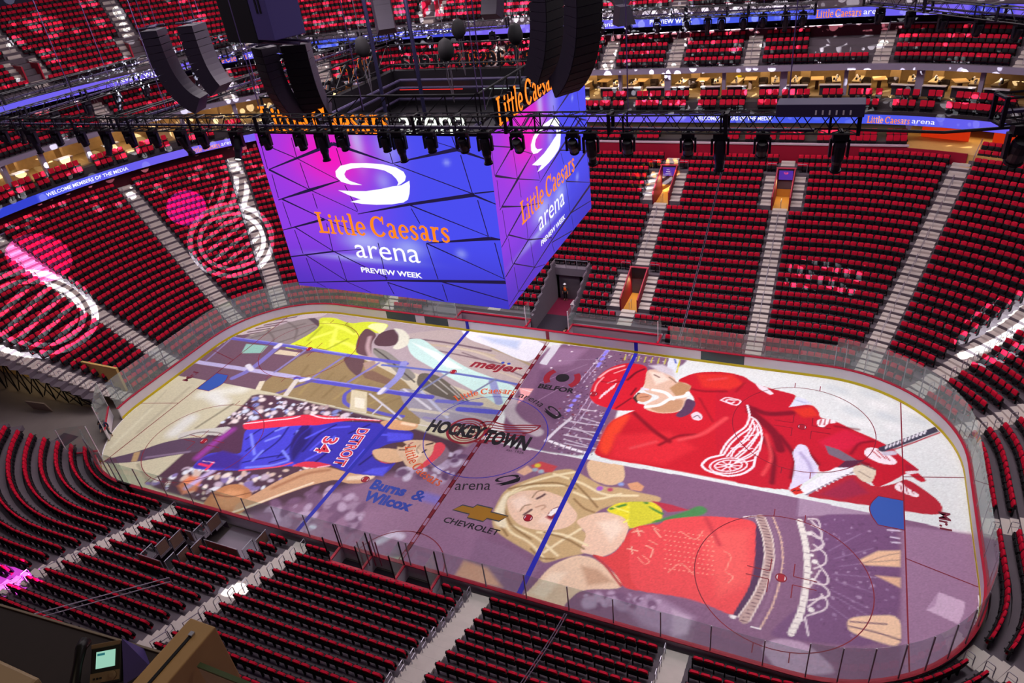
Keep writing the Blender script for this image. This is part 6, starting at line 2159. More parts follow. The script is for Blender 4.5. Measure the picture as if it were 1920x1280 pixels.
# ------------------------------------------------------------------ the four pictures on the ice: projector light painted as coloured shapes, in metres
# 0 = filled outline (colour, soft edge, x,y...), 1 = brush stroke (.., width), 2 = scattered dabs (colours, how many, outline, sizes, seed)
PICT = {
'A': [
(0,'#c9c3aa',0.06,[-63.16,15.79,0.88,20.91,4.73,-1.39,-27.2,-13.04]),
(0,'#6f5464',0.04,[-30.01,-2.49,-30.97,0.39,-31.05,4.93,-30.48,7.53,-20.23,7.22,-19.43,4.89,-19.4,-0.2,-21.49,-0.26,-30.1,-0.06]),
(0,'#ab9ea2',0.13,[-33.22,10.35,-23.07,14.76,-7.55,14.99,0.53,13.81,0.53,3.72,-9.13,5.69,-20.82,8.07]),
(0,'#93805a',0.06,[-21.75,0.04,-21.49,3.04,-20.98,6.46,-15.78,6.88,-8.35,4.12,-4.67,-1.03,-8.76,-0.62,-21.24,-0.56]),
(1,'#7f6c48',0.27,[-18.56,0.5,-19.4,4.36],0.19),
(1,'#a3905f',0.27,[-17.39,0.57,-17.89,4.15],0.19),
(1,'#86744e',0.27,[-16.24,0.63,-16.41,3.95],0.19),
(1,'#7f6c48',0.26,[-15.1,0.7,-14.97,3.75],0.19),
(1,'#a3905f',0.26,[-13.98,0.76,-13.56,3.56],0.18),
(1,'#86744e',0.25,[-12.87,0.82,-12.19,3.37],0.18),
(1,'#7f6c48',0.25,[-11.77,0.88,-10.84,3.19],0.18),
(1,'#a3905f',0.25,[-10.69,0.94,-9.52,3.01],0.18),
(1,'#86744e',0.24,[-9.63,1,-8.23,2.83],0.17),
(0,'#c3b8bc',0.07,[-30.13,7.14,-29.1,10.11,-27.52,11.8,-23.23,13.25,-23.55,12.01,-26.75,10.31,-28.45,7.38]),
(1,'#6a525c',0.07,[-29.62,7.04,-27.86,8.14],0.21),
(1,'#6a525c',0.07,[-29.25,7.82,-27.48,8.92],0.21),
(1,'#6a525c',0.07,[-28.88,8.6,-27.1,9.71],0.21),
(1,'#6a525c',0.07,[-28.46,9.34,-26.66,10.46],0.22),
(1,'#6a525c',0.07,[-28.03,10.35,-26.22,11.48],0.22),
(1,'#5a58b0',0.1,[-26.4,11.71,-25.42,12.33],0.29),
(0,'#8d8482',0.07,[-28.98,6.79,-27.5,8.69,-25.92,10.83,-24.2,11.8,-22.86,11.02,-22.4,10.17,-22.79,8.33,-23.1,6.47,-24.85,6.47,-28.18,6.58]),
(1,'#6f6664',0.19,[-28.12,6.99,-26.12,9.01,-24.45,10.51],0.19),
(1,'#6f6664',0.18,[-25.02,6.66,-23.59,8.35,-23.01,10.19],0.18),
(1,'#6f6664',0.18,[-27.39,8.56,-25.63,7.42,-25.25,6.46],0.18),
(1,'#6f6664',0.19,[-26.4,10.39,-24.51,9.54,-23.62,7.89],0.19),
(0,'#574852',0.09,[-24.77,11.47,-24.16,11.74,-22.93,11.1,-22.53,10.24,-23.41,10.74]),
(0,'#d2e236',0.04,[-23.75,11.87,-22.12,12.26,-19.85,11.54,-18.29,12.37,-16.04,12.4,-15.71,11.85,-15.92,10.43,-17.58,11.27,-17.59,9.6,-16.82,8.03,-15.55,6.8,-17.57,6.86,-23.11,6.24,-23.63,6.41,-22.82,8.38,-22.5,10.31]),
(1,'#eefa62',0.36,[-22.59,11.24,-19.79,10.61,-18.27,10.04],0.36),
(1,'#eefa62',0.34,[-19.82,8.48,-17.87,8.36,-16.58,7.8],0.34),
(1,'#eefa62',0.36,[-21.97,8.28,-20.75,9.78],0.36),
(1,'#eefa62',0.35,[-20.63,10.42,-19.11,7.48],0.35),
(1,'#a9b82a',0.26,[-18.39,9.12,-19.25,7.16],0.26),
(1,'#a9b82a',0.27,[-22.33,10.35,-22.11,7.95],0.27),
(1,'#a9b82a',0.27,[-20.19,11.46,-18.44,10.31],0.27),
(0,'#eaf2a8',0.07,[-17.86,11.42,-17.61,12.2,-16.04,12.4,-15.7,11.39,-15.76,10.47,-16.27,10.93]),
(0,'#65494f',0.06,[-17.83,11.37,-15.97,10.45,-15.79,9.08,-14.38,6.95,-16.09,7.08,-16.82,8.03,-17.59,9.6]),
(1,'#b49a9c',0.25,[-16.47,9.86,-15.73,8.29,-14.56,7.04],0.38),
(0,'#634a4e',0.06,[-17.08,6.29,-15.81,6.93,-14.75,6.53,-13.96,4.67,-13.82,3.94,-15.44,4.82]),
(0,'#7d6252',0.06,[-14.03,4.65,-13.08,5.15,-10.13,4.14,-10.43,3.58,-13.17,3.98]),
(0,'#a48c7e',0.06,[-14.63,5.94,-13.83,6.59,-13.04,5.68,-13.49,4.74]),
(0,'#b5a8a4',0.06,[-14.92,10.46,-8.61,13.41,-0.19,9.33,-0.07,6.21,-2.73,6.23,-8.89,9.04]),
(1,'#6f5a66',0.1,[-14.44,10.27,-9.82,10.78,-4.35,10.41],0.25),
(1,'#b9ab94',0.1,[-12.74,9.8,-7.86,10.25,-3.74,9.75],0.32),
(1,'#75606a',0.1,[-11.15,9.47,-6.31,9.13,-2.05,8.74],0.18),
(1,'#a39473',0.1,[-4.38,10.81,-2.19,10.13,-0.14,9.22],0.29),
(1,'#c9bea6',0.1,[-8.45,10.11,-5.1,9.96,-0.94,8.27],0.23),
(1,'#7c6a70',0.09,[-6.69,9.57,-3.4,8.67,-0.04,7.52],0.15),
(1,'#c4b9a6',0.09,[-5.27,8.33,-1.83,7.55,0.18,6.98],0.22),
(0,'#e3e7f0',0.08,[-8.92,13.34,0.16,13.12,-0.26,9.52,-1.76,9.84,-4.43,10.93,-7.24,11.67]),
(0,'#b9c9e4',0.5,[-6.44,12.43,-2.41,12.52,-2.18,11.2,-4.78,11.68]),
(0,'#bfe2da',0.06,[-12.88,10.35,-11.41,10.84,-9.08,9.41,-5.16,7.46,-2.18,6.66,0.25,5.94,-0.14,3.24,-1.73,4.06,-3.57,4.84,-7.51,6.5,-10.98,7.99]),
(0,'#e6f2ea',0.2,[-11.97,9.98,-8.89,9.04,-5.39,7.28,-6.9,7.16]),
(0,'#625c52',0.05,[-8.95,5.88,-7.25,6.01,-4.39,4.39,-2.56,3.07,-3.59,2.79,-5.7,3.13,-8.25,4.1]),
(1,'#b9b7b0',0.05,[-7.76,5.19,-5.12,3.74],0.09),
(1,'#b9b7b0',0.05,[-6.92,5.4,-3.99,3.58],0.09),
(1,'#b9b7b0',0.05,[-5.38,4.84,-3.04,3.16],0.09),
(0,'#86847c',0.06,[-15.18,8.42,-13.64,8.23,-10.67,6.53,-8.68,5.25,-9.37,4.34,-12.04,6.19,-14.56,7.45]),
(1,'#45403e',0.06,[-14.87,8.21,-13.05,7.27,-10.34,5.58,-8.59,4.54],0.14),
(0,'#9b97a4',0.05,[-9.77,3.7,-5.81,3.33,-3.69,2.99,0.45,3.01,0.16,0.87,-4.82,-0.1,-7.79,1.45]),
(1,'#d0d0d6',0.07,[-8.97,3.43,-5.48,1.63],0.21),
(1,'#b8bcd0',0.07,[-7.48,3.58,-3.7,1.04],0.24),
(1,'#6c6cc0',0.07,[-5.48,2.73,-1.92,3.24],0.44),
(1,'#c8c2b0',0.07,[-7.04,1.21,-3.9,1.41],0.33),
(1,'#b0acae',0.07,[-4.45,1.91,-0.17,1.59],0.26),
(1,'#8d86b0',0.06,[-5.48,0.56,-1.59,0.79],0.23),
(1,'#5a5cc4',0.07,[-3.3,2.22,0.03,2.69],0.56),
(1,'#8f97c4',0.07,[-2.33,6.33,-0.61,3.81],0.62),
(1,'#8a80b0',0.09,[-30.08,6.38,-29.71,2.64],0.18),
(0,'#8fc4b4',0.07,[-27.87,5.99,-25.44,6.21,-25.22,5.01,-27.15,4.49]),
(0,'#d2c6a8',0.06,[-23.82,5.92,-21.32,5.95,-21.46,5.36,-23.89,5.19]),
(1,'#5f5cba',0.06,[-29.95,6.47,-24.42,6.66,-21.33,6.67,-16.7,6.66,-10.71,6.78],0.45),
(1,'#b4b0d6',0.06,[-30.52,2.21,-24.55,2.41,-19.1,2.55],0.53),
(1,'#5652bc',0.05,[-19.18,2.43,-13.97,2.67,-8.5,2.85,-6.2,3.04],0.53),
(1,'#7a74ba',0.06,[-24.32,6.53,-24.23,2.49,-25,0.97],0.56),
(1,'#8580b4',0.06,[-21.24,6.54,-21.78,2.7],0.23),
(1,'#7c78b6',0.06,[-16.97,6.31,-17.79,2.94],0.22),
(1,'#7c78b6',0.06,[-13.21,6.29,-14.25,3.08],0.25),
(1,'#665a92',0.06,[-17.18,2.84,-19.53,-0.04],0.32),
(1,'#d2cec2',0.06,[-18.95,2.13,-18.44,-0.09],0.47),
(1,'#5c58b4',0.05,[-13.26,2.37,-13.55,1.57,-12.94,0.57,-12.1,0.23],0.34),
(1,'#5c58b4',0.05,[-10.59,0.3,-8.27,0.05,-7.17,0.24],0.34),
(1,'#ccccd4',0.05,[-11.46,2.12,-7.14,-0.07],0.17),
(1,'#c8c8cc',0.05,[-9.7,-0.12,-9.62,1.23],0.15),
(1,'#8c8eca',0.06,[-11,6.84,-10.3,4.96,-10.62,2.58],0.64),
(1,'#8f92e0',0.09,[-29.91,6.66,-24.39,6.87,-16.99,6.81],0.13),
(1,'#8f92e0',0.07,[-19.16,2.64,-14.14,2.92,-8.64,3.09],0.11),
(1,'#dcdce4',0.12,[-24.23,2.49,-25.03,2.96],0.5),
(1,'#dcdce4',0.13,[-24.42,6.66,-24.45,6.21],0.53),
(1,'#dcdce4',0.11,[-10.67,3.04,-10.69,2.44],0.43),
(1,'#dcdce4',0.12,[-18.07,2.61,-18.5,2.25],0.46),
(0,'#d8d2b8',0.04,[-22.17,1.18,-21.74,1.37,-21.12,-0.07,-21.63,-0.1]),
(0,'#d0c8a6',0.04,[-13.33,2.23,-11.8,2.27,-10.3,-0.11,-11.91,-0.1]),
(0,'#e6e2cc',0.07,[-12.44,1.4,-11.48,1.42,-10.75,0.26,-11.66,0.24]),
(1,'#5f6ab4',0.06,[-12.73,6.1,-7.51,6.5,-2.43,6.55,0.45,6.34],0.28),
(1,'#79809e',0.05,[-2.16,6.62,-3.97,2.69],0.21),
(1,'#79809e',0.05,[-6.41,6.52,-7.64,3.31],0.22),
(0,'#583f47',0.06,[-15.66,9.17,-15.93,10.73,-15.17,11.58,-14.29,11.63,-13.16,10.63,-13.02,9.51,-13.84,8.83,-15,8.69]),
(1,'#9a8894',0.13,[-14.49,11.37,-13.31,10.45,-13.25,9.6],0.21),
(0,'#d9dcc8',0.14,[-15.22,11.88,-13.94,11.78,-12.69,10.82,-12.08,9.4,-12.68,8.54,-13.36,8.73,-13.3,9.75,-13.99,11])],
'B': [
(0,'#c6c3a4',0.05,[-48.14,0.62,-21.7,0.15,0.01,-0.48,4.37,-1.49,2.87,-14.05,-24.64,-15.09]),
(1,'#a8a58a',0.19,[-31.85,-1.74,-31.27,-6.24],0.19),
(1,'#8f8b74',0.14,[-22.96,-5.57,-22.2,-2.17],0.23),
(1,'#b4b094',0.26,[-27.96,-1.25,-27.44,-7.41],0.3),
(1,'#b7b498',0.15,[-29.74,-2.22,-28.13,-8.46],0.17),
(1,'#b0ac90',0.16,[-25.13,-11.39,-27.6,-10.36],0.26),
(1,'#dcdfce',0.77,[-25.96,-1.73,-22.88,-0.18],1.16),
(1,'#d6dad0',0.7,[-24.32,-6.55,-24.42,-4.83],1.23),
(1,'#dde2d8',0.75,[-24.86,-1.68,-23.25,-2.22],1.13),
(1,'#a5a288',0.15,[-21.31,-11.73,-24.18,-10.35],0.25),
(1,'#d2d1b4',0.25,[-28.07,-9.48,-28.91,-4.67],0.29),
(0,'#533949',0.21,[-21.51,-0.07,-8.94,-0.39,1.65,-1.77,1.98,-12.11,-6.12,-11.93,-16.03,-12.03,-21.67,-12.01,-21.45,-10.49,-21.53,-8.42,-21.31,-6.54,-21.36,-4.65,-21.17,-2.13]),
(0,'#8f6c8a',0.8,[-13.3,-13.02,-8.51,-9.33,-5.14,-5.96,-1.24,-4.11,-0.81,-0.47,1.94,-0.65,2.48,-7.25,0.39,-12.15,-10.13,-14.97]),
(0,'#a07a98',1.02,[-8.57,-13.63,-6.07,-9.87,-2.12,-7.88,-1.1,-5.11,1.55,-5.32,0.39,-12.15]),
(2,['#cfdaec', '#e9dcd8', '#7d8ac6', '#b39d9c', '#3c2838', '#d9cfd8'],130,[-21.03,-0.31,-14.68,-0.28,-10.37,-0.56,-10.42,-1.43,-13.93,-1.31,-15.51,-1.69,-19.43,-3.9,-21.36,-4.65,-21.17,-2.13],0.088,0.35,3),
(2,['#e2e9f0', '#d6bfb0', '#c9b7c8', '#8c7cb4', '#4a3044', '#f0e6dc'],110,[-21.76,-11.77,-19.82,-9.46,-15.68,-8.71,-12.21,-6.96,-10.04,-6.61,-12.47,-9.95,-16.28,-11.77],0.104,0.385,5),
(2,['#b9a6c4', '#d2c8de', '#6f5072'],60,[-4.7,-5.12,-4.06,-4.58,-0.74,-1.98,1.03,-3.1,-0.39,-5.24,-3.36,-5.78],0.114,0.483,7),
(2,['#a88ca8', '#c0a9c4', '#7d5c7c'],60,[-11.89,-11.33,-9.12,-8.51,-6.7,-7.79,-3.4,-9.96,-5.75,-12.16,-10.37,-12.12],0.185,0.609,9),
(0,'#e58a5c',0.3,[-19.16,-11.26,-19.11,-10.18,-17.97,-10.02,-17.4,-11.26,-18.12,-11.82]),
(1,'#c8b6e0',0.3,[-18.34,-11.2,-17.76,-9.23],0.45),
(1,'#d8cfe2',0.27,[-2.05,-11.29,-1.49,-10.4,-0.94,-10.51],0.51),
(1,'#dfe2f4',0.13,[-7.11,-11.56,-6.85,-11.56],0.25),
(1,'#8578c8',0.39,[-1.24,-6.97,0.17,-7.02],0.79),
(0,'#c4885a',0.11,[-15.84,-12.39,-16.12,-11.13,-15.65,-10.13,-14.66,-9.69,-13.48,-10,-12.75,-10.71,-12.47,-11.84,-13.11,-12.59,-14.6,-12.57]),
(0,'#dca070',0.34,[-15.56,-11.56,-15.1,-10.4,-14.02,-10.25,-13.09,-11.3,-13.91,-12.04]),
(1,'#8c5638',0.09,[-16.12,-11.13,-14.49,-11.07,-13.3,-10.2],0.1),
(0,'#d2a57e',0.06,[-13.62,-11.53,-12.9,-10.15,-12.15,-8.55,-11.26,-7.22,-9.67,-6.39,-8.49,-6.41,-7.58,-6.5,-5.94,-6.01,-5.52,-6.24,-6.04,-7.12,-7.2,-7.46,-8.17,-7.28,-9.54,-8.33,-10.89,-9.75,-12.09,-11.1,-13.11,-12.26]),
(1,'#f3e4c4',0.12,[-13.23,-12.14,-12.17,-11.01,-11,-9.61,-9.57,-8.1],0.18),
(1,'#b37f5c',0.23,[-12.06,-9.39,-10.68,-7.41,-9.21,-6.62],0.29),
(1,'#f0dcc0',0.2,[-7.28,-6.93,-5.84,-6.37],0.43),
(0,'#c6c6be',0.05,[-23.48,-7.19,-23.79,-6.44,-22.8,-5.74,-21.52,-5.23,-20.34,-4.63,-19.85,-4.88,-19.69,-5.72,-22.06,-6.13]),
(1,'#85807c',0.08,[-23.31,-7,-22.31,-5.88,-20.57,-5.5,-19.85,-5.72],0.15),
(0,'#5a475c',0.05,[-27.43,-10.81,-25.51,-9.32,-24.28,-7.79,-22.6,-6.66,-19.97,-6.06,-19.17,-7.19,-21.12,-8.15,-22.55,-8.95,-24.41,-10.15,-26.77,-11.06]),
(1,'#8a7890',0.16,[-24.16,-9.57,-22.47,-8.69,-21.23,-8.04],0.19),
(0,'#b2966a',0.05,[-25.6,-9.43,-25.24,-9.12,-24.53,-10.1,-24.95,-10.3]),
(0,'#563650',0.08,[-20.03,-6.18,-19.95,-4.48,-19.17,-4,-18.38,-5.1,-16.88,-7.18,-19.27,-7.62]),
(0,'#4a48d4',0.05,[-18.76,-4.58,-17.77,-3.66,-13.79,-1.49,-11.84,-1.18,-8.61,-5.83,-10.15,-6.46,-13.11,-7.36,-15.62,-8.6,-18.88,-9.41,-19.6,-9.43,-19.77,-8.5,-19.38,-7.51,-16.88,-7.18,-17.79,-5.96]),
(0,'#433096',0.28,[-19.56,-9.39,-19.65,-8.27,-18.66,-7.2,-16.68,-7.22,-15.87,-8.49]),
(1,'#241c78',0.1,[-17.81,-5.56,-17.48,-4.01,-16.54,-3.54],0.15),
(1,'#241c78',0.1,[-16.83,-6.68,-16.49,-4.98,-16.13,-3.63],0.15),
(1,'#241c78',0.1,[-15.52,-7.08,-15.04,-4.98,-15.46,-3.24],0.15),
(1,'#241c78',0.1,[-13.88,-6.61,-13.86,-4.45,-14.66,-2.16],0.15),
(1,'#241c78',0.09,[-16.15,-7.83,-14.89,-6.9,-13.24,-6.04],0.14),
(1,'#241c78',0.1,[-14.39,-3.99,-14.39,-2.73,-13.45,-2.26],0.15),
(1,'#241c78',0.09,[-14.13,-7.24,-13.12,-6.39],0.14),
(1,'#7f8cff',0.15,[-17.84,-4.95,-15.91,-6.81],0.21),
(1,'#7f8cff',0.15,[-16.08,-5.28,-15.44,-4.48],0.21),
(1,'#7f8cff',0.14,[-15.5,-8.2,-13.76,-7.51,-12.88,-6.69],0.2),
(1,'#7f8cff',0.15,[-16.12,-4.05,-15.33,-2.99],0.22),
(1,'#7f8cff',0.14,[-14,-5.87,-12.88,-6.51],0.2),
(1,'#7f8cff',0.14,[-15.52,-7.46,-15.54,-6.31],0.2),
(1,'#7f8cff',0.14,[-14.39,-3.57,-13.11,-5.62],0.21),
(0,'#2e226e',0.16,[-13.62,-5.57,-14.25,-4.36,-14.39,-3.15,-13.99,-2.41,-13.09,-4.23,-12.13,-6.48,-12.51,-6.77]),
(0,'#e2324c',0.05,[-19.51,-4.05,-18.69,-3.37,-15.41,-1.82,-14.93,-1.76,-13.87,-1.38,-13.07,-2.47,-14.95,-3.06,-17.39,-4.11,-18.74,-4.7]),
(1,'#f6eaf2',0.05,[-19.31,-4.04,-17.41,-3.09,-15.8,-2.39,-15.23,-1.84,-13.71,-1.6],0.12),
(1,'#e8506a',0.05,[-15.77,-8.61,-13.06,-7.42,-12.39,-6.74],0.15),
(1,'#e8506a',0.06,[-12.05,-6.97,-10.21,-6.37],0.21),
(1,'#98409c',0.46,[-19.77,-4.96,-20.04,-6.8,-20.05,-8.38],0.56),
(1,'#ee3c68',0.05,[-19.34,-8.91,-18.58,-8.91],0.22),
(1,'#ee3c68',0.05,[-18.42,-8.49,-18.37,-9.26],0.22),
(1,'#f0c8e0',0.04,[-19.36,-8.57,-18.26,-8.48],0.06),
(0,'#3c36b4',0.05,[-13.5,-5.61,-13.94,-3.94,-13.67,-2.62,-12.89,-1.94,-10.99,-1.5,-8.51,-0.95,-7.53,-1.44,-5.44,-1.13,-4.92,-2.11,-6.51,-2.85,-7.1,-3.75,-7.16,-4.33,-6.43,-4.81,-5.24,-4.92,-4.84,-4.44,-5.03,-6.13,-7.58,-6.5,-8.72,-6.29,-9.53,-6.17,-10.57,-6.76,-12.14,-6.85,-12.95,-6.41]),
(0,'#2b2170',0.32,[-13.5,-5.61,-13.88,-4.03,-13.6,-2.71,-12.77,-4.02,-12.56,-5.73,-12.4,-6.82]),
(1,'#5a5cf0',0.15,[-13.16,-4.13,-12.36,-2.68,-10.65,-2],0.2),
(1,'#5a5cf0',0.14,[-11.92,-5.16,-11.74,-3.53],0.19),
(1,'#5a5cf0',0.14,[-11.58,-6.21,-10.79,-4.84,-11.09,-3.35],0.19),
(1,'#5a5cf0',0.13,[-7.94,-4.03,-7.88,-6.05],0.18),
(1,'#5a5cf0',0.14,[-7.53,-2.15,-6.4,-1.84],0.19),
(1,'#231a6a',0.13,[-12.43,-5.5,-12.5,-3.34,-11.82,-2.11],0.18),
(1,'#231a6a',0.12,[-10.73,-6.15,-10.41,-4.73],0.17),
(1,'#231a6a',0.12,[-7.37,-5.54,-7.02,-4.33],0.16),
(1,'#231a6a',0.13,[-10.18,-2.69,-9.21,-1.39],0.18),
(0,'#5656e8',0.2,[-6.22,-5.57,-5.14,-5.07,-5.07,-6.07,-6.64,-6.22]),
(0,'#5452e4',0.19,[-7.31,-1.79,-5.33,-1.44,-5.13,-2.03,-6.74,-2.72]),
(0,'#e03048',0.05,[-15.47,-1.92,-15.32,-1.73,-14.06,-1.43,-11.28,-1.07,-8.8,-0.6,-8.41,-0.75,-11.14,-1.28,-13.67,-2.83,-13.83,-2.19,-14.74,-2.27]),
(1,'#f6e6ee',0.05,[-14.64,-1.54,-13.37,-1.72,-11.28,-1.07],0.12),
(1,'#f6e6ee',0.05,[-11.28,-1.07,-8.76,-0.68],0.1),
(0,'#dc3850',0.04,[-12.16,-6.88,-11.49,-6.33,-10.44,-6.14,-9.15,-6.09,-10.16,-6.72,-11.47,-6.95]),
(1,'#f0c0cc',0.06,[-10.22,-6.64,-9.48,-6.24],0.12),
(1,'#e0485a',0.04,[-7.12,-4.17,-5.79,-4.93,-4.82,-4.47],0.09),
(0,'#d8a678',0.06,[-8.73,-0.84,-7.64,-0.29,-5.6,-0.09,-5.33,-0.73,-5.77,-1.18,-7.52,-1.46]),
(1,'#f0d8b8',0.16,[-6.76,-0.51,-5.74,-0.48],0.29),
(0,'#dcb68e',0.06,[-7.45,-3.89,-6.47,-3.38,-4.85,-3.24,-4.38,-4.27,-5.33,-4.77,-6.5,-4.7]),
(0,'#dcbc9c',0.06,[-5.88,-2.71,-5.24,-2.1,-3.86,-1.77,-3.04,-1.87,-2.74,-2.96,-2.97,-4.12,-3.17,-4.71,-3.9,-4.74,-4.56,-4.21,-5.37,-3.67]),
(0,'#f2dcc0',0.24,[-4.71,-3.48,-4.27,-2.79,-3.52,-3.14,-3.57,-4.25]),
(0,'#5b3e34',0.08,[-5.96,-2.7,-5.63,-2.41,-5.15,-2.62,-5.28,-2.99,-5.68,-3.04]),
(1,'#6b4a40',0.06,[-5.38,-3.3,-4.9,-3.16,-4.9,-2.68],0.14),
(1,'#4a3230',0.06,[-3.71,-2.25,-3.34,-1.96],0.17),
(1,'#4a3230',0.06,[-3.56,-3.06,-3.46,-2.75],0.16),
(1,'#8a6a58',0.06,[-4.16,-2.38,-4.18,-2.96,-3.82,-3.23],0.08),
(1,'#b0505a',0.05,[-5,-2.62,-4.85,-2.28],0.11),
(0,'#8f7486',0.12,[-2.42,-1.89,-1.66,-2.42,-1.46,-3.19,-1.85,-4.2,-2.47,-4.29,-2.1,-2.74]),
(0,'#e44a5a',0.04,[-3.22,-1.92,-2.78,-1.66,-2.23,-1.98,-2.08,-2.73,-2.34,-3.75,-2.7,-4.61,-3.21,-4.77,-2.97,-4.12,-2.79,-2.97])],
'C': [
(0,'#dde5e3',0.04,[-9.35,18.76,35.35,24.56,32.46,-0.21,28.59,-0.39,16.04,-0.23,3.41,-0.61,-1.88,-1.5]),
(1,'#cfdadb',0.61,[22.67,11.83,23.35,11.58],0.76),
(1,'#e8eeec',0.59,[23.28,10.59,23.94,10.36],0.74),
(1,'#cfdadb',0.57,[23.86,9.4,24.5,9.18],0.71),
(1,'#e8eeec',0.55,[24.42,8.27,25.04,8.06],0.69),
(1,'#cfdadb',0.6,[24.88,11.81,25.53,11.57],0.74),
(1,'#e8eeec',0.58,[25.43,10.59,26.06,10.36],0.72),
(1,'#cfdadb',0.56,[25.96,9.42,26.57,9.21],0.7),
(1,'#e8eeec',0.54,[26.46,8.31,27.06,8.11],0.68),
(1,'#cfdadb',0.58,[27.01,11.8,27.63,11.56],0.73),
(1,'#e8eeec',0.56,[27.51,10.6,28.11,10.37],0.7),
(1,'#cfdadb',0.54,[27.98,9.45,28.57,9.24],0.68),
(1,'#e8eeec',0.59,[28.62,13.01,29.23,12.76],0.73),
(1,'#cfdadb',0.57,[29.08,11.78,29.68,11.55],0.71),
(1,'#e8eeec',0.55,[29.52,10.6,30.1,10.38],0.69),
(0,'#7b5a77',0.16,[-0.22,13.82,12.24,13.87,11.55,11.51,8,10.01,8.94,-0.17,3.46,-0.71,0.4,1.01]),
(0,'#6d4d6c',0.5,[0.98,8.63,4.74,9.33,5.91,5.75,4.43,2.45,1.71,4.64]),
(0,'#937090',0.56,[0.26,12.05,3.67,12.6,3.04,10.13,0.81,9.08]),
(2,['#c3adc2', '#7c2a3c', '#453a5e', '#a08cae', '#d6ccd6', '#5a3450'],420,[4.11,2.68,4.33,7.71,4.84,11.74,6.89,13.01,10.52,12.87,10.28,11.59,7.29,11.58,5.68,9.95,5.82,6.3,7.64,4.87,8.29,1.52,8.11,-0.17,5.28,-0.44],0.033,0.115,11),
(1,'#c0aecb',0.04,[4.51,7.99,5.28,13.15],0.07),
(1,'#c0aecb',0.04,[4.84,7.84,5.58,13.09],0.05),
(1,'#c0aecb',0.04,[5.7,3.32,5.88,6.31],0.06),
(1,'#c0aecb',0.04,[6.12,3.23,6.26,5.98],0.05),
(1,'#c0aecb',0.04,[5.69,1.54,6.22,4.48],0.05),
(1,'#cdc3d2',0.05,[4.99,3.12,6.43,3.08,7.78,3.19],0.12),
(1,'#cdc3d2',0.04,[5.29,2.31,6.7,2.27,8.03,2.39],0.12),
(1,'#cdc3d2',0.04,[5.57,1.51,6.96,1.48,8.27,1.6],0.12),
(1,'#cdc3d2',0.04,[5.88,0.65,7.24,0.63,8.53,0.76],0.11),
(1,'#8c86ff',0.09,[5.26,11.33,5.3,11.55],0.22),
(1,'#8c86ff',0.09,[5.27,11.97,5.32,12.19],0.22),
(1,'#8c86ff',0.09,[5.36,12.64,5.41,12.86],0.22),
(1,'#8c86ff',0.09,[5.28,10.34,5.33,10.55],0.22),
(1,'#8d84f4',0.15,[5.31,12.47,5.34,12.64],0.3),
(1,'#8d84f4',0.15,[5.33,11.45,5.37,11.61],0.29),
(1,'#8d84f4',0.14,[5.29,10.69,5.32,10.85],0.29),
(1,'#8d84f4',0.13,[5,6.06,5.04,6.2],0.26),
(1,'#8d84f4',0.13,[4.93,5.5,4.96,5.63],0.26),
(1,'#8d84f4',0.13,[4.89,4.84,4.92,4.98],0.26),
(1,'#8d84f4',0.13,[4.91,4.21,4.94,4.35],0.25),
(1,'#8d84f4',0.16,[-0.35,12.04,-0.32,12.21],0.31),
(1,'#d9d2de',0.06,[4.51,0.53,4.87,1.97,5.39,3.41],0.23),
(1,'#eeeaf2',0.04,[4.81,0.58,6.24,0.27,7.76,0.07],0.24),
(1,'#7b6480',0.04,[5.06,0.78,5.16,0.15],0.07),
(1,'#7b6480',0.04,[5.54,0.69,5.64,0.08],0.07),
(1,'#7b6480',0.04,[6.02,0.6,6.11,0.01],0.07),
(1,'#7b6480',0.04,[6.5,0.51,6.57,-0.05],0.07),
(1,'#7b6480',0.04,[6.97,0.42,7.03,-0.12],0.07),
(1,'#7b6480',0.04,[7.44,0.34,7.49,-0.18],0.07),
(1,'#c8bccb',0.05,[6.06,3.7,7.93,3.41],0.11),
(1,'#c8bccb',0.04,[5.97,2.48,7.92,1.86],0.1),
(1,'#c8bccb',0.04,[7.52,0.82,5.71,1.05],0.1),
(1,'#c8bccb',0.05,[5.75,4.65,6.77,4.71],0.11),
(1,'#b7acb4',0.22,[0.32,4.27,0.51,3.03,1.74,1.91,3.6,1.23],0.89),
(0,'#d3d3dc',0.04,[1.27,12.62,0.56,12.56,0.5,9.6,1.15,9.52]),
(0,'#eaa6a6',0.07,[0.16,5.99,1.34,6.16,1.32,5.31,0.86,3.98,0.62,5.24]),
(1,'#f0dede',0.04,[0.49,5.89,1.26,5.75],0.07),
(1,'#f2e8ee',0.08,[1.94,12.86,1.97,12.87],0.17),
(1,'#f2e8ee',0.08,[2.51,11.93,2.53,11.93],0.17),
(1,'#f2e8ee',0.07,[2.01,10.38,2.03,10.39],0.17),
(1,'#f2e8ee',0.07,[1.67,9.24,1.69,9.25],0.16),
(1,'#f2e8ee',0.07,[4.86,10.71,4.88,10.71],0.16),
(1,'#9a7f9a',0.04,[1.58,7.1,4.37,10.46],0.05),
(1,'#9a7f9a',0.04,[2.34,10.47,4.67,11.29],0.06),
(1,'#9a7f9a',0.04,[2.21,4.77,3.53,7.14],0.05),
(0,'#d9e2ea',0.04,[10.47,13.11,11.31,13.27,11.43,11.16,10.66,11.08]),
(1,'#d6cf2e',0.04,[11.36,13.2,11.51,11.06],0.12),
(1,'#5468c0',0.05,[10.9,12.97,11.18,12.3],0.16),
(1,'#c8c23c',0.04,[7.03,12.53,7.11,11.74],0.09),
(1,'#c8c23c',0.04,[7.58,12.56,7.65,11.77],0.09),
(1,'#c8c23c',0.04,[8.13,12.59,8.2,11.81],0.09),
(1,'#c8c23c',0.04,[8.67,12.62,8.73,11.84],0.09),
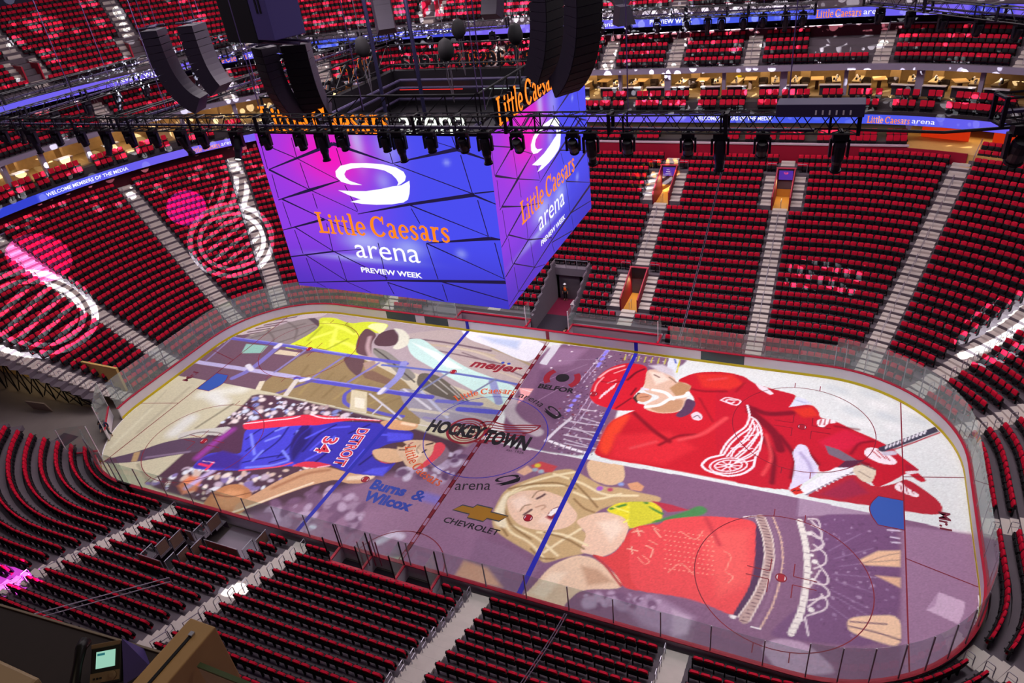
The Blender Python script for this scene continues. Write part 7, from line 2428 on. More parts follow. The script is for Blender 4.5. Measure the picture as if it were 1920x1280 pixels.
(1,'#c8c23c',0.04,[9.21,12.65,9.27,11.87],0.09),
(1,'#c8c23c',0.04,[9.75,12.69,9.8,11.91],0.09),
(1,'#c8c23c',0.04,[10.29,12.72,10.33,11.94],0.09),
(0,'#c61c2c',0.04,[8.17,-0.18,8.18,1.49,8.21,3.81,9.59,5.56,10.35,6.01,12.57,5.95,13.72,7.7,12.6,9.28,11.68,10.01,12.93,11.42,14.62,11.96,15.86,11.97,17.07,11.26,17.91,10.29,19.71,8.52,21.36,8.57,21.95,0.4,18.56,0.04,12.53,0.05]),
(0,'#bf1b2f',0.04,[14.36,11.71,16.32,11.92,17.42,10.95,18.76,10.64,19.94,10.41,20.37,10.27,20.25,9.68,20.08,8.86,21.47,9.48,21.98,8.78,22.08,8.03,23.07,7.95,24.14,7.32,25.56,6.64,26.54,6.05,27.01,5.34,28.04,4.31,27.91,4.04,28.45,3.38,28.06,3.11,27.35,3.8,26.88,3.19,26.33,2.54,25.6,1.86,25.22,2.7,24.35,3.23,23.3,2.93,22.36,2.33,22.3,3.29,21.26,1.37,20.69,0.09,16.39,-0.07]),
(0,'#b22636',0.04,[21.84,0.14,24.26,3.05,25.5,1.84,26.79,2.67,27.34,3.33,29.15,1.68,29.07,0.45,25.61,0.26,21.95,-0.02]),
(0,'#9d2a48',0.29,[22.49,0.36,24.28,2.42,25.24,1.34,23.79,0.31]),
(0,'#ec452c',0.41,[8.39,0.63,8.14,2.42,8.46,4.23,9.52,5.13,9.22,2.91,9.19,0.15]),
(0,'#da2a36',0.56,[9.09,2.49,12.56,3.84,14.65,2.59,12.91,0.36,9.46,0.05]),
(0,'#d8312c',0.36,[12.98,11.2,15.64,11.8,16.65,10.77,15.71,9.76,13.79,9.59]),
(0,'#d83428',0.29,[20.22,8.5,21.49,9.2,22,8.2,21.05,7.75]),
(0,'#cf2040',0.34,[22.17,5.47,23.73,7.17,25.17,6.49,24,5.12,22.83,4.44]),
(1,'#7c1226',0.24,[17.34,8.03,18.65,7.48,20.26,8.11],0.5),
(1,'#7c1226',0.22,[17.51,7.57,19.42,5.6,19.91,3.95],0.64),
(1,'#7c1226',0.21,[20.86,1.41,20.99,3.4,19.77,5.33],0.34),
(1,'#7c1226',0.21,[24.16,4.74,24.58,5.97,25.47,6.4],0.17),
(1,'#7c1226',0.22,[23.1,7.36,24.54,7.39],0.16),
(1,'#7c1226',0.2,[23.64,4.34,25.2,3.96],0.25),
(1,'#7c1226',0.21,[18.74,4.86,19.67,3.2,19.75,0.61],0.34),
(1,'#7c1226',0.21,[22.31,3.12,21.29,4.69],0.21),
(1,'#8c1424',0.2,[9.69,5.21,11.57,3.56,12.8,2.79],0.35),
(1,'#8c1424',0.2,[12.23,2.26,13.3,3.67,14.38,3.97],0.23),
(1,'#8c1424',0.21,[13.81,8.19,15.21,5.72],0.12),
(1,'#8c1424',0.22,[12.48,9.25,13.88,9.07,15.51,9.49],0.22),
(1,'#8c1424',0.22,[16.63,10.88,16.21,9.67],0.13),
(1,'#e04a50',0.26,[13.41,3.14,14.81,4.09,16.02,6.34],0.29),
(1,'#e04a50',0.25,[10.47,1.4,11.93,2.54],0.22),
(1,'#e04a50',0.3,[14.08,10.67,15.24,11.19],0.2),
(1,'#e04a50',0.24,[18.85,5.22,19.53,2.95,19.12,1.19],0.18),
(0,'#d7deee',0.04,[20,8.72,20.42,10.1,20.99,9.96,21.49,9.52]),
(1,'#a9b6d6',0.09,[20.46,9.67,21.03,9.52],0.12),
(0,'#eae2e8',0.04,[17.41,11.01,18.28,10.69,18.84,10.06,18.59,9.87,17.79,10.39]),
(0,'#d9d5ee',0.04,[20.71,0.1,20.92,1.27,20.93,2.89,20.64,3.82,20.97,4.9,21.51,4.76,21.79,3.8,22.22,3.1,22.37,2.46,21.84,1.46]),
(1,'#b3a9d2',0.18,[21.15,3.96,21.72,3.12,21.98,2.22],0.23),
(0,'#776878',0.04,[22.57,5.16,23.41,4.95,24.62,4.12,23.85,3.87,22.84,4.31]),
(0,'#5a2842',0.04,[23.26,2.91,23.85,3.93,24.95,4.35,24.35,3.36]),
(0,'#d9cdb6',0.04,[24.3,3.51,24.91,3.91,25.7,3.63,25.41,2.26,24.85,2.25,24.21,3.16]),
(1,'#6a4a50',0.05,[24.62,3.96,25.58,3.59],0.12),
(1,'#9a8a78',0.05,[24.64,3.16,25.31,2.73],0.08),
(0,'#e9ecf2',0.04,[21.24,0.44,23.3,3.12,24.37,3.43,24.28,3.05,21.75,0.11]),
(1,'#8b7c90',0.04,[21.79,0.12,23.17,1.75,24.31,2.98],0.11),
(1,'#f4f4f8',0.04,[22.26,0.87,22.39,0.66],0.08),
(1,'#f4f4f8',0.04,[22.48,1.1,22.6,0.92],0.08),
(1,'#f4f4f8',0.04,[22.69,1.33,22.82,1.19],0.08),
(1,'#f4f4f8',0.04,[22.91,1.57,23.03,1.45],0.08),
(1,'#f4f4f8',0.04,[23.13,1.8,23.25,1.71],0.08),
(1,'#f4f4f8',0.04,[23.35,2.04,23.46,1.98],0.08),
(1,'#f4f4f8',0.04,[23.56,2.27,23.68,2.24],0.09),
(1,'#f4f4f8',0.04,[23.78,2.51,23.9,2.51],0.09),
(1,'#f4f4f8',0.04,[24.01,2.75,24.12,2.78],0.09),
(0,'#d43028',0.04,[20.82,0.22,21.31,0.71,21.64,0.26,21.19,-0.06]),
(1,'#301a24',0.04,[20.97,0.18,21.15,0.38],0.07),
(1,'#301a24',0.04,[21.25,0.32,21.47,0.51],0.07),
(0,'#f2e6ec',0.04,[24.87,5.03,25.08,5.63,25.57,5.77,26.34,5.31,26.83,4.76,26.71,4.37,25.96,4.22,25.19,4.58]),
(1,'#c02a40',0.04,[25.38,5.42,25.86,4.81],0.09),
(1,'#c02a40',0.04,[25.67,5.51,26.15,4.81],0.09),
(1,'#c02a40',0.04,[26.01,5.35,26.39,4.71],0.09),
(1,'#3d3b4e',0.04,[25.96,5.68,27.53,7.12,29.46,8.97],0.47),
(1,'#b04450',0.04,[26.15,5.43,27.71,6.82,29.53,8.56],0.12),
(1,'#e6e6ee',0.04,[26.17,5.82,26.27,6.17],0.1),
(1,'#e6e6ee',0.04,[26.4,6.04,26.5,6.39],0.1),
(1,'#e6e6ee',0.04,[26.62,6.26,26.72,6.61],0.1),
(1,'#e6e6ee',0.04,[26.85,6.48,26.95,6.83],0.1),
(1,'#e6e6ee',0.04,[27.07,6.69,27.18,7.05],0.1),
(1,'#e6e6ee',0.04,[27.3,6.91,27.4,7.28],0.1),
(1,'#e6e6ee',0.04,[27.53,7.14,27.63,7.5],0.1),
(1,'#e6e6ee',0.04,[27.76,7.36,27.86,7.72],0.1),
(1,'#e6e6ee',0.04,[27.99,7.58,28.09,7.95],0.11),
(1,'#e6e6ee',0.04,[28.22,7.8,28.33,8.17],0.11),
(1,'#e6e6ee',0.04,[28.45,8.03,28.56,8.4],0.11),
(1,'#c8c4d4',0.1,[26.15,5.31,26.63,5.53],0.38),
(0,'#f2eaee',0.04,[21.87,7.59,22.12,7.94,22.96,8.02,23.17,7.75,22.59,7.48,22.39,7.01,22.07,6.97]),
(1,'#b8283c',0.04,[22.18,7.86,22.13,7.24],0.1),
(1,'#b8283c',0.04,[22.44,7.93,22.39,7.31],0.1),
(1,'#b8283c',0.04,[22.73,8.01,22.68,7.39],0.1),
(0,'#f2e6ea',0.04,[26.67,2.49,26.97,2.86,27.34,2.41,28,1.99,27.84,1.71,27.4,1.81,26.69,2.04]),
(1,'#b02a3c',0.04,[26.96,2.53,27.1,1.81],0.07),
(1,'#b02a3c',0.04,[27.24,2.61,27.36,1.89],0.07),
(1,'#b02a3c',0.04,[27.53,2.7,27.65,1.97],0.07),
(0,'#e2dade',0.04,[27.26,3.89,27.92,4.2,28.05,4,27.35,3.61]),
(0,'#a81c34',0.04,[27.24,4.72,28.04,4.31,27.91,4.12,27.27,4.09]),
(0,'#ca1c2e',0.05,[5.86,6.31,5.65,7.78,5.82,9.51,6.55,10.78,7.47,11.43,8.69,11.48,9.23,11.08,9.59,8.79,9.04,7.15,9.62,6.4,10.18,6.44,10.29,5.75,8.57,5.18,7.51,5.31,6.52,5.57]),
(1,'#f6b4b4',0.09,[5.86,8.92,6.33,10.12,7.32,10.97],0.16),
(1,'#f6b4b4',0.08,[6.06,7.02,5.94,8.01,6.18,9.01],0.1),
(1,'#f6b4b4',0.09,[6.84,9.76,7.58,10.55],0.09),
(1,'#f6b4b4',0.09,[6.73,8.33,7.23,8.92],0.07),
(1,'#6c1022',0.1,[8.1,9.14,8.46,10.29,8.98,10.9],0.21),
(1,'#6c1022',0.1,[8.86,7.32,9.01,8.24],0.16),
(1,'#6c1022',0.1,[8.24,5.44,8.98,6.91],0.14),
(1,'#6c1022',0.1,[6.16,8.42,7.23,8.46,7.98,9.11],0.08),
(1,'#f4d4da',0.04,[6.72,6.27,6.74,6.8],0.1),
(1,'#f4d4da',0.04,[6.82,6.54,6.84,7.07],0.1),
(1,'#f4d4da',0.04,[6.92,6.81,6.94,7.34],0.1),
(1,'#f4d4da',0.04,[7.02,7.08,7.05,7.62],0.1),
(1,'#f4d4da',0.04,[7.13,7.35,7.15,7.89],0.1),
(1,'#f4d4da',0.04,[7.23,7.62,7.26,8.17],0.1),
(1,'#f4d4da',0.04,[7.34,7.9,7.36,8.45],0.1),
(0,'#dab9a2',0.06,[9.18,10.88,10.13,11.12,11.03,10.63,11.53,10.25,11.77,9.74,12.48,9.85,12.96,9.49,12.85,8.8,12.93,7.7,12.9,6.65,12.55,6.03,11.43,5.64,10.33,5.84,10.17,6.46,11.2,7.67,9.6,7.95,9.46,9.26]),
(0,'#b48a62',0.16,[11.43,8.87,11.96,9.9,12.92,9.56,12.9,8.55,12.13,7.96]),
(0,'#bd9270',0.15,[10.47,6.04,11.76,7.39,12.78,7.81,12.84,6.64,12.42,6.08,11.41,5.72]),
(0,'#efd9c8',0.24,[9.44,10.66,10.49,10.68,11.19,9.93,10.36,9.04]),
(1,'#8a6656',0.07,[11.11,10.26,11.5,9.97,11.75,9.71],0.12),
(1,'#7a5648',0.08,[9.92,10.31,10.37,10.07],0.14),
(0,'#cfc8d0',0.28,[9.24,11.45,10.22,11.86,11.16,11.33,11.49,10.42,10.19,10.85]),
(0,'#3a2b2a',0.06,[9.09,6.94,9.3,7.74,9.65,7.74,9.56,6.43]),
(0,'#c8906f',0.05,[9.26,7.38,9.63,7.85,10.47,7.63,10.35,7.02,9.95,6.61,9.46,6.74]),
(1,'#8a5440',0.06,[9.61,7.19,10.12,7.43],0.1),
(1,'#f2f2ee',0.05,[10.31,6.17,11.21,6.57,11.81,7.7,12.78,8.13,12.88,8.63],0.3),
(1,'#f2f2ee',0.05,[10.3,8.35,11.31,8.28,11.99,7.6],0.32),
(1,'#d8d4e4',0.07,[9.48,8.32,9.9,8.29],0.23),
(0,'#573a58',0.06,[12.51,5.66,12.9,6.65,12.89,7.99,13.72,7.7,13.59,6.23,13.01,5.55]),
(0,'#e2d2da',0.04,[13.58,6.15,13.93,6.6,14.37,6.28,14.46,5.79,14.25,5.54,13.83,5.6]),
(1,'#6a4a60',0.04,[13.84,5.84,14.07,6.2,14.31,5.87],0.09),
(1,'#f4dce4',0.04,[15.34,8.34,15.65,8.82,16.79,8.68,16.5,7.9,15.34,8.34],0.11),
(1,'#f4dce4',0.04,[16.37,8.61,15.73,8.53,15.72,8.23,16.14,8.14,16.28,8.38],0.12),
(1,'#f6e8f0',0.04,[16.29,2.5,16.46,3.64,16.93,4.83,17.47,5.73,17.59,6.92,17.22,8.22],0.14),
(1,'#f6e8f0',0.04,[16.49,2.42,16.73,3.63,17.22,4.77,17.72,5.55,17.82,6.63],0.13),
(1,'#f6e8f0',0.04,[17.58,6.96,18.03,6.69,18.45,5.85,18.65,4.8,18.65,3.56,18.46,2.56],0.12),
(1,'#f6e8f0',0.04,[16.72,2.31,17.01,3.26,17.56,4.31,17.86,5.69],0.11),
(1,'#f6e8f0',0.04,[17.84,6.44,18.11,5.76,17.77,4.37,17.08,3.11,16.98,2.39],0.11),
(1,'#f6e8f0',0.04,[18.14,6.14,18.35,5.26,17.85,3.77,17.24,2.46],0.11),
(1,'#f6e8f0',0.04,[18.44,5.48,17.99,3.54,17.32,2.23],0.11),
(1,'#f6e8f0',0.04,[18.64,4.62,18.26,3.13,17.4,2.08],0.11),
(1,'#f6e8f0',0.04,[18.63,3.55,18.11,2.63,17.32,1.89],0.11),
(1,'#f6e8f0',0.04,[16.85,3.22,17.55,3.6],0.08),
(1,'#f6e8f0',0.04,[17.32,4.07,17.87,4.4],0.08),
(1,'#f6e8f0',0.04,[17.51,4.66,18.22,5.05],0.08),
(1,'#f6e8f0',0.04,[17.42,3.03,18.19,3.6],0.08),
(1,'#f6e8f0',0.04,[16.44,2.4,15.57,1.81,15.28,1.01,15.73,0.6,16.98,0.39,17.94,0.89,18.49,1.73,18.5,2.52],0.16),
(1,'#f6e8f0',0.04,[18.07,1.91,18.08,1.73,18.02,1.55,17.91,1.35,17.76,1.17,17.57,1,17.35,0.86,17.11,0.74,16.86,0.67,16.62,0.61,16.4,0.61,16.2,0.65,16.04,0.74,15.92,0.85,15.85,1,15.84,1.18,15.9,1.36,16,1.56,16.15,1.74,16.35,1.91,16.57,2.06,16.82,2.19,17.07,2.26,17.32,2.31,17.54,2.31,17.74,2.27,17.9,2.18,18.01,2.06,18.07,1.91],0.1),
(1,'#f6e8f0',0.04,[17.78,1.79,17.78,1.66,17.74,1.53,17.66,1.39,17.55,1.26,17.41,1.14,17.24,1.02,17.07,0.94,16.89,0.89,16.72,0.85,16.55,0.85,16.4,0.87,16.28,0.94,16.2,1.01,16.15,1.12,16.15,1.25,16.18,1.38,16.27,1.52,16.37,1.65,16.51,1.77,16.68,1.89,16.86,1.98,17.05,2.03,17.22,2.06,17.39,2.06,17.54,2.04,17.66,1.97,17.73,1.89,17.78,1.79],0.09),
(1,'#f6e8f0',0.04,[17.14,1.5,17.12,1.42,17.04,1.34,16.94,1.31,16.84,1.33,16.79,1.4,16.81,1.49,16.9,1.57,17,1.6,17.1,1.57,17.14,1.5],0.12),
(1,'#f6e8f0',0.04,[17.19,1.52,17.75,1.68],0.08),
(1,'#f6e8f0',0.04,[17.15,1.41,17.62,1.31],0.08),
(1,'#f6e8f0',0.04,[17.03,1.31,17.18,1.01],0.08),
(1,'#f6e8f0',0.04,[16.88,1.28,16.64,0.91],0.08),
(1,'#f6e8f0',0.04,[16.76,1.34,16.26,1.06],0.08),
(1,'#f6e8f0',0.04,[16.75,1.44,16.2,1.41],0.08),
(1,'#f6e8f0',0.04,[16.83,1.56,16.5,1.77],0.08),
(1,'#f6e8f0',0.04,[16.98,1.62,17.03,1.99],0.08),
(1,'#f6e8f0',0.04,[17.12,1.6,17.52,1.95],0.08),
(1,'#f6e8f0',0.04,[17.37,1.91,18.07,2.16,18.46,2.51],0.1)],
'D': [
(0,'#85617f',0.04,[-9.5,-0.37,3.41,-0.61,16.04,-0.23,32.46,-0.21,31.3,-10.15,-2.17,-21.88]),
(0,'#95708f',1.18,[-6.32,-0.84,4.17,-0.98,3.74,-8.79,5.93,-13.41,0.11,-15.34]),
(0,'#9c7997',0.22,[27.01,-0.88,32.46,-0.21,31.3,-10.15,26.77,-11.74]),
(0,'#a78ca6',0.06,[21.42,0.14,25.57,0.16,25.32,-0.5,23.82,-0.96,21.46,-1.86]),
(1,'#8a6a88',0.04,[21.37,-0.03,21.4,-1.79],0.12),
(0,'#8a6987',0.33,[3.71,-9.11,5.55,-9.22,8.21,-9.95,7.77,-12.41,4.13,-12.03]),
(0,'#e0a88c',0.26,[3.71,-12.16,3.73,-11,5.3,-11.08,6.69,-12.05,5.41,-12.23]),
(0,'#77537a',0.15,[22.09,-1.49,25.18,-0.5,26.88,-0.63,26.74,-9.36,21.54,-10.56,20.72,-10.46,23.1,-6.69]),
(2,['#8f7296', '#a489a8', '#6a476c'],120,[22.8,-1.63,26.75,-0.76,26.63,-9.27,22.77,-9.56],0.037,0.124,13),
(1,'#93769a',0.07,[23.28,-4.02,24.87,-2.2],0.05),
(1,'#6d4a70',0.07,[23.43,-4.26,25.2,-2.66],0.05),
(1,'#93769a',0.07,[23.59,-4.5,25.52,-3.11],0.05),
(1,'#6d4a70',0.06,[23.74,-4.73,25.84,-3.56],0.05),
(1,'#93769a',0.06,[23.89,-4.96,25.19,-4.3],0.05),
(1,'#6d4a70',0.06,[23.4,-5.4,25.51,-4.72],0.05),
(1,'#93769a',0.06,[23.55,-5.62,25.81,-5.13],0.05),
(1,'#6d4a70',0.06,[23.7,-5.84,25.19,-5.83],0.05),
(1,'#93769a',0.06,[23.85,-6.06,25.49,-6.23],0.05),
(1,'#6d4a70',0.06,[24,-6.28,25.79,-6.61],0.05),
(1,'#93769a',0.06,[23.52,-6.7,25.18,-7.28],0.05),
(1,'#6d4a70',0.06,[23.67,-6.91,25.47,-7.65],0.05),
(1,'#93769a',0.06,[23.81,-7.12,25.76,-8.01],0.05),
(1,'#6d4a70',0.06,[23.96,-7.33,25.18,-8.65],0.05),
(1,'#93769a',0.06,[23.49,-7.73,25.46,-8.99],0.05),
(1,'#6d4a70',0.06,[23.64,-7.93,25.74,-9.33],0.05),
(0,'#e8c09c',0.13,[24.86,-4.18,25.76,-3.23,26.88,-2.84,26.86,-4.05,25.13,-4.47]),
(0,'#e0b494',0.15,[25.66,-5.04,26.85,-4.81,26.83,-5.5]),
(0,'#efcba8',0.09,[24.39,-8.29,25.19,-7.85,26.81,-7.26,26.82,-9.27,25.41,-9.21,24.41,-9.04]),
(1,'#7a5468',0.07,[24.42,-8.75,25.59,-8.68,26.78,-8.79],0.09),
(1,'#7a5468',0.07,[24.51,-8.45,26.17,-8.05],0.09),
(1,'#b08a7c',0.05,[24.92,-4.45,26.19,-3.41,26.84,-3.05],0.06),
(1,'#b08a7c',0.05,[25.03,-4.33,26.84,-3.55],0.06),
(1,'#d8cce0',0.05,[26.25,-1.46,26.87,-1.34],0.11),
(1,'#d8cce0',0.05,[26.41,-1.97,26.82,-1.95],0.11),
(1,'#d8cce0',0.05,[26.46,-2.36,26.86,-2.27],0.11),
(0,'#b89cb6',0.15,[20.4,-11.27,21.34,-10.5,22.63,-10.38,24.14,-11.52,23.23,-12,21.54,-12.47]),
(0,'#ab8dab',0.49,[13.12,-10.85,14.9,-9.97,17.11,-10.66,16.85,-12.09,14.72,-12.01]),
(0,'#c0a6bf',0.24,[15.95,-10.49,16.95,-10.71,16.99,-11.71,16.35,-12.06]),
(2,['#a48aa8', '#b69cb8', '#7a5878'],40,[11.17,-10.94,15.22,-9.84,15.41,-10.67,11.67,-11.87],0.118,0.392,17),
(0,'#cdb0ca',0.05,[27.99,-6.55,28.61,-5.2,29.78,-5.45,29.65,-6.22,29.37,-6.97]),
(0,'#b493b2',0.05,[27.99,-6.55,28.61,-5.2,28.4,-6.19]),
(0,'#c9ab7c',0.1,[3.76,-7.14,3.64,-5.28,3.85,-4.54,4.57,-3.67,6.16,-2.19,7.17,-1.69,7.98,-1.99,9.82,-2.76,10.84,-2.45,11.97,-2.58,13.5,-2.56,13.53,-3.06,11.67,-3.47,10.35,-4.48,9.84,-5.27,9.52,-6.59,10.03,-6.85,11.19,-6.9,10.49,-8.25,9.3,-8.98,8.35,-9.78,7.66,-9.35,6.32,-8.97,5.28,-8.62,4.36,-8.2]),
(0,'#dfbd98',0.08,[8.01,-1.05,8.27,-0.19,10.16,0.35,11,-1.76,10.21,-2.56,8.78,-2.34]),
(0,'#e8caac',0.06,[9.88,-8.58,10.86,-8.46,11.68,-8.83,12.59,-9.28,13.21,-10.04,10.93,-10.81,10.45,-11.94,10.42,-12.39,8.09,-13.17,7.95,-12.35,8.27,-11.66,8.76,-9.77]),
(0,'#caa284',0.27,[10.41,-9.24,11.39,-9.18,12.55,-9.78,11.21,-10.45]),
(0,'#f2dcc2',0.27,[8.35,-11.87,8.93,-10.22,9.84,-9.93,9.22,-12.05]),
(0,'#ecc9ae',0.06,[9.01,-6.04,9.81,-5.18,10.65,-4.77,11.87,-4.87,12.27,-5.59,12.27,-6.69,11.96,-7.72,11.32,-8.34,10.7,-8.28,10,-8.34,10.03,-6.85,9.34,-6.36]),
(0,'#f6dec8',0.35,[10.32,-5.78,11.4,-5.15,12.01,-5.82,11.54,-7.06]),
(0,'#eccab0',0.07,[4.09,-5.58,4.72,-4.6,6.18,-4.13,7.64,-4.35,8.29,-4.92,8.95,-5.47,9.04,-6.06,8.71,-6.73,7.83,-7.29,6.61,-7.53,5.65,-7.37,4.81,-6.74]),
(0,'#f6dcc8',0.28,[4.45,-5.63,5.08,-4.89,5.75,-5.39,5.2,-6.32]),
(0,'#f4d8c6',0.24,[6.93,-6.09,6.79,-6.87,7.87,-6.82,7.63,-6.46]),
(1,'#66484a',0.08,[6.02,-4.97,6.23,-4.72,6.36,-4.46],0.17),
(1,'#66484a',0.07,[5.75,-6.53,5.91,-6.22,6.04,-5.99],0.16),
(1,'#a47f62',0.06,[5.71,-4.97,5.76,-4.38,6.18,-4.13],0.09),
(1,'#a47f62',0.06,[5.4,-6.29,5.45,-5.79,5.82,-5.58],0.09),
(1,'#c99a80',0.09,[6.22,-5.71,6.65,-5.35,6.83,-5.52,6.65,-5.8],0.11),
(0,'#8c3038',0.04,[7.13,-6.25,7.26,-5.54,7.62,-5.17,7.86,-5.33,7.81,-6,7.52,-6.47]),
(0,'#f8f2f0',0.04,[7.19,-6.13,7.3,-5.59,7.65,-5.26,7.64,-5.7,7.45,-6.11]),
(1,'#d68880',0.05,[7.12,-6.3,7.59,-6.5,7.86,-6.03],0.08),
(1,'#f0e2b8',0.13,[3.91,-5.48,4.69,-3.96,6.33,-2.65,7.5,-1.97],0.19),
(1,'#f0e2b8',0.12,[4.4,-6.87,5.42,-8.15,6.99,-8.49,8.22,-9.43],0.16),
(1,'#f0e2b8',0.13,[4.06,-5.28,5.18,-3.98,7.28,-3.35],0.18),
(1,'#f0e2b8',0.13,[6.27,-2.5,8.23,-2.75,10.04,-3.48,12.05,-2.87],0.18),
(1,'#f0e2b8',0.13,[8.11,-3.74,9.57,-4.08,11.01,-3.03],0.18),
(1,'#f0e2b8',0.11,[7.09,-7.63,8.69,-7.27,10.31,-7.71],0.16),
(1,'#f0e2b8',0.12,[5.4,-7.59,7.23,-8,8.88,-8.96],0.16),
(1,'#f0e2b8',0.11,[9.52,-6.59,8.82,-7.64,8.04,-8.97],0.16),
(1,'#8f6f48',0.12,[3.91,-4.68,5.12,-3.83,6.76,-3.18,8.11,-3.42],0.14),
(1,'#8f6f48',0.11,[7.5,-2.63,9.03,-3.78,9.94,-4.57],0.14),
(1,'#8f6f48',0.11,[4.33,-6.44,5.3,-7.62,6.9,-8.25],0.13),
(1,'#8f6f48',0.1,[7.48,-7.51,9.01,-7.58,10.2,-8.01],0.13),
(1,'#8f6f48',0.11,[8.31,-4.31,9.19,-4.95,9.87,-5.04],0.13),
(1,'#8f6f48',0.1,[8.78,-9.25,8.03,-9.49,7.19,-8.97],0.12),
(1,'#8f6f48',0.11,[4.17,-7.39,5.43,-8.43],0.13),
(0,'#efe4c4',0.17,[3.84,-7.04,3.81,-5.27,4.08,-4.79,4.19,-5.86,4.56,-6.97,5.21,-7.93,4.4,-7.9]),
(0,'#c24a50',0.11,[4.45,-2.17,4.96,-1.59,6.23,-1.74,6.1,-2.38,5.13,-2.66]),
(0,'#ddb092',0.11,[3.77,-3.06,4.23,-2.24,4.85,-2.57,4.39,-3.22]),
(1,'#d8c840',0.14,[4.89,-2.04,4.93,-2.03],0.36),
(1,'#9ab0c0',0.14,[4.88,-2.48,4.92,-2.47],0.36),
(1,'#a0b8c8',0.14,[5.32,-2.52,5.36,-2.51],0.35),
(1,'#8c6ad8',0.13,[9.56,-2.99,9.6,-2.98],0.33),
(1,'#b060c8',0.13,[9.59,-2.9,9.63,-2.89],0.33),
(1,'#c05070',0.13,[10.24,-2.87,10.28,-2.85],0.33),
(1,'#90a0d8',0.13,[10.77,-2.19,10.81,-2.17],0.33),
(0,'#dba078',0.08,[11.17,-2.03,11.73,-1.67,12.24,-1.95,12.2,-2.44,11.51,-2.49]),
(0,'#e9de30',0.07,[10.43,-4.75,11.02,-3.82,12.19,-3.41,13.17,-3.11,13.8,-3.55,14.02,-4.52,13.14,-5.07,12.3,-5.75,11.85,-4.9]),
(1,'#4c8f3c',0.1,[10.77,-4.47,11.56,-3.85],0.19),
(1,'#4c8f3c',0.1,[12.02,-3.57,12.8,-3.33],0.19),
(1,'#4c8f3c',0.1,[12.99,-3.64,13.89,-3.95],0.19),
(1,'#4c8f3c',0.09,[12.41,-5.41,13.83,-4.55],0.19),
(1,'#f6f070',0.07,[10.93,-4.27,12.26,-4.46],0.12),
(1,'#f6f070',0.07,[11.86,-5.3,12.96,-3.95],0.12),
(1,'#f6f070',0.07,[11.82,-4,13.48,-4.37],0.12),
(0,'#d6d238',0.12,[11.71,-3.53,12.47,-3.3,13.83,-4.21,13.41,-4.89,12.3,-5.69]),
(0,'#4c8a50',0.15,[13.71,-4.52,15.04,-3.47,15.9,-2.55,16.47,-2.84,16.19,-3.39,15.03,-4.03,14,-4.62]),
(0,'#b8364a',0.09,[12.95,-3.06,14.29,-3.04,15.37,-3.18,14.18,-3.73]),
(0,'#dd4648',0.04,[12.31,-5.89,12.7,-5.35,14.06,-4.69,15.23,-9.66,13.2,-10.06,12.59,-9.28,11.49,-8.54,10.73,-8.21,11.51,-8.28,12.03,-7.69,12.27,-6.69]),
(0,'#e84e52',0.05,[12.31,-5.74,13.93,-4.88,14.19,-4.32,16.31,-3.36,18.68,-2.9,19.27,-3.07,19.56,-4.37,19.6,-6,19.55,-7.85,19.32,-9.37,18.95,-9.93,18.16,-9.78,17.36,-9.62,16.1,-9.6,13.49,-10.02]),
(0,'#f0605e',0.67,[16.31,-4.7,18.97,-3.7,19.49,-7.57,18.13,-8.91]),
(1,'#c83c48',0.26,[16.48,-3.58,17.53,-5.35],0.23),
(1,'#b83a40',0.08,[10.91,-8.31,11.77,-8.8,12.96,-9.88],0.15),
(1,'#f4a890',0.04,[14.33,-5.23,14.36,-5.22],0.07),
(1,'#f4a890',0.04,[14.61,-5.2,14.63,-5.19],0.07),
(1,'#f4a890',0.04,[14.88,-5.17,14.9,-5.16],0.07),
(1,'#f4a890',0.04,[15.15,-5.13,15.17,-5.13],0.07),
(1,'#f4a890',0.04,[15.42,-5.1,15.45,-5.09],0.07),
(1,'#f4a890',0.04,[15.69,-5.07,15.72,-5.06],0.07),
(1,'#f4a890',0.04,[15.96,-5.04,15.98,-5.03],0.07),
(1,'#f4a890',0.04,[16.23,-5.01,16.25,-5],0.07),
(1,'#f4a890',0.04,[16.5,-4.97,16.52,-4.97],0.07),
(1,'#f4a890',0.04,[16.76,-4.94,16.79,-4.94],0.07),
(1,'#f4a890',0.04,[17.03,-4.91,17.05,-4.9],0.07),
(1,'#f4a890',0.04,[14.49,-5.57,14.51,-5.56],0.07),
(1,'#f4a890',0.04,[14.76,-5.54,14.78,-5.53],0.07),
(1,'#f4a890',0.04,[15.03,-5.5,15.05,-5.5],0.07),
(1,'#f4a890',0.04,[15.3,-5.47,15.32,-5.46],0.07),
(1,'#f4a890',0.04,[15.57,-5.44,15.59,-5.43],0.07),
(1,'#f4a890',0.04,[15.84,-5.41,15.86,-5.4],0.07),
(1,'#f4a890',0.04,[16.1,-5.37,16.13,-5.37],0.07),
(1,'#f4a890',0.04,[16.37,-5.34,16.39,-5.33],0.07),
(1,'#f4a890',0.04,[16.63,-5.31,16.66,-5.3],0.07),
(1,'#f4a890',0.04,[16.9,-5.28,16.92,-5.27],0.07),
(1,'#f4a890',0.04,[17.16,-5.25,17.18,-5.24],0.07),
(1,'#f4a890',0.04,[14.5,-5.95,14.52,-5.94],0.07),
(1,'#f4a890',0.04,[14.77,-5.91,14.79,-5.91],0.07),
(1,'#f4a890',0.04,[15.04,-5.88,15.06,-5.87],0.07),
(1,'#f4a890',0.04,[15.3,-5.85,15.33,-5.84],0.07),
(1,'#f4a890',0.04,[15.57,-5.81,15.59,-5.81],0.07),
(1,'#f4a890',0.04,[15.84,-5.78,15.86,-5.77],0.07),
(1,'#f4a890',0.04,[16.1,-5.75,16.13,-5.74],0.07),
(1,'#f4a890',0.04,[16.37,-5.72,16.39,-5.71],0.07),
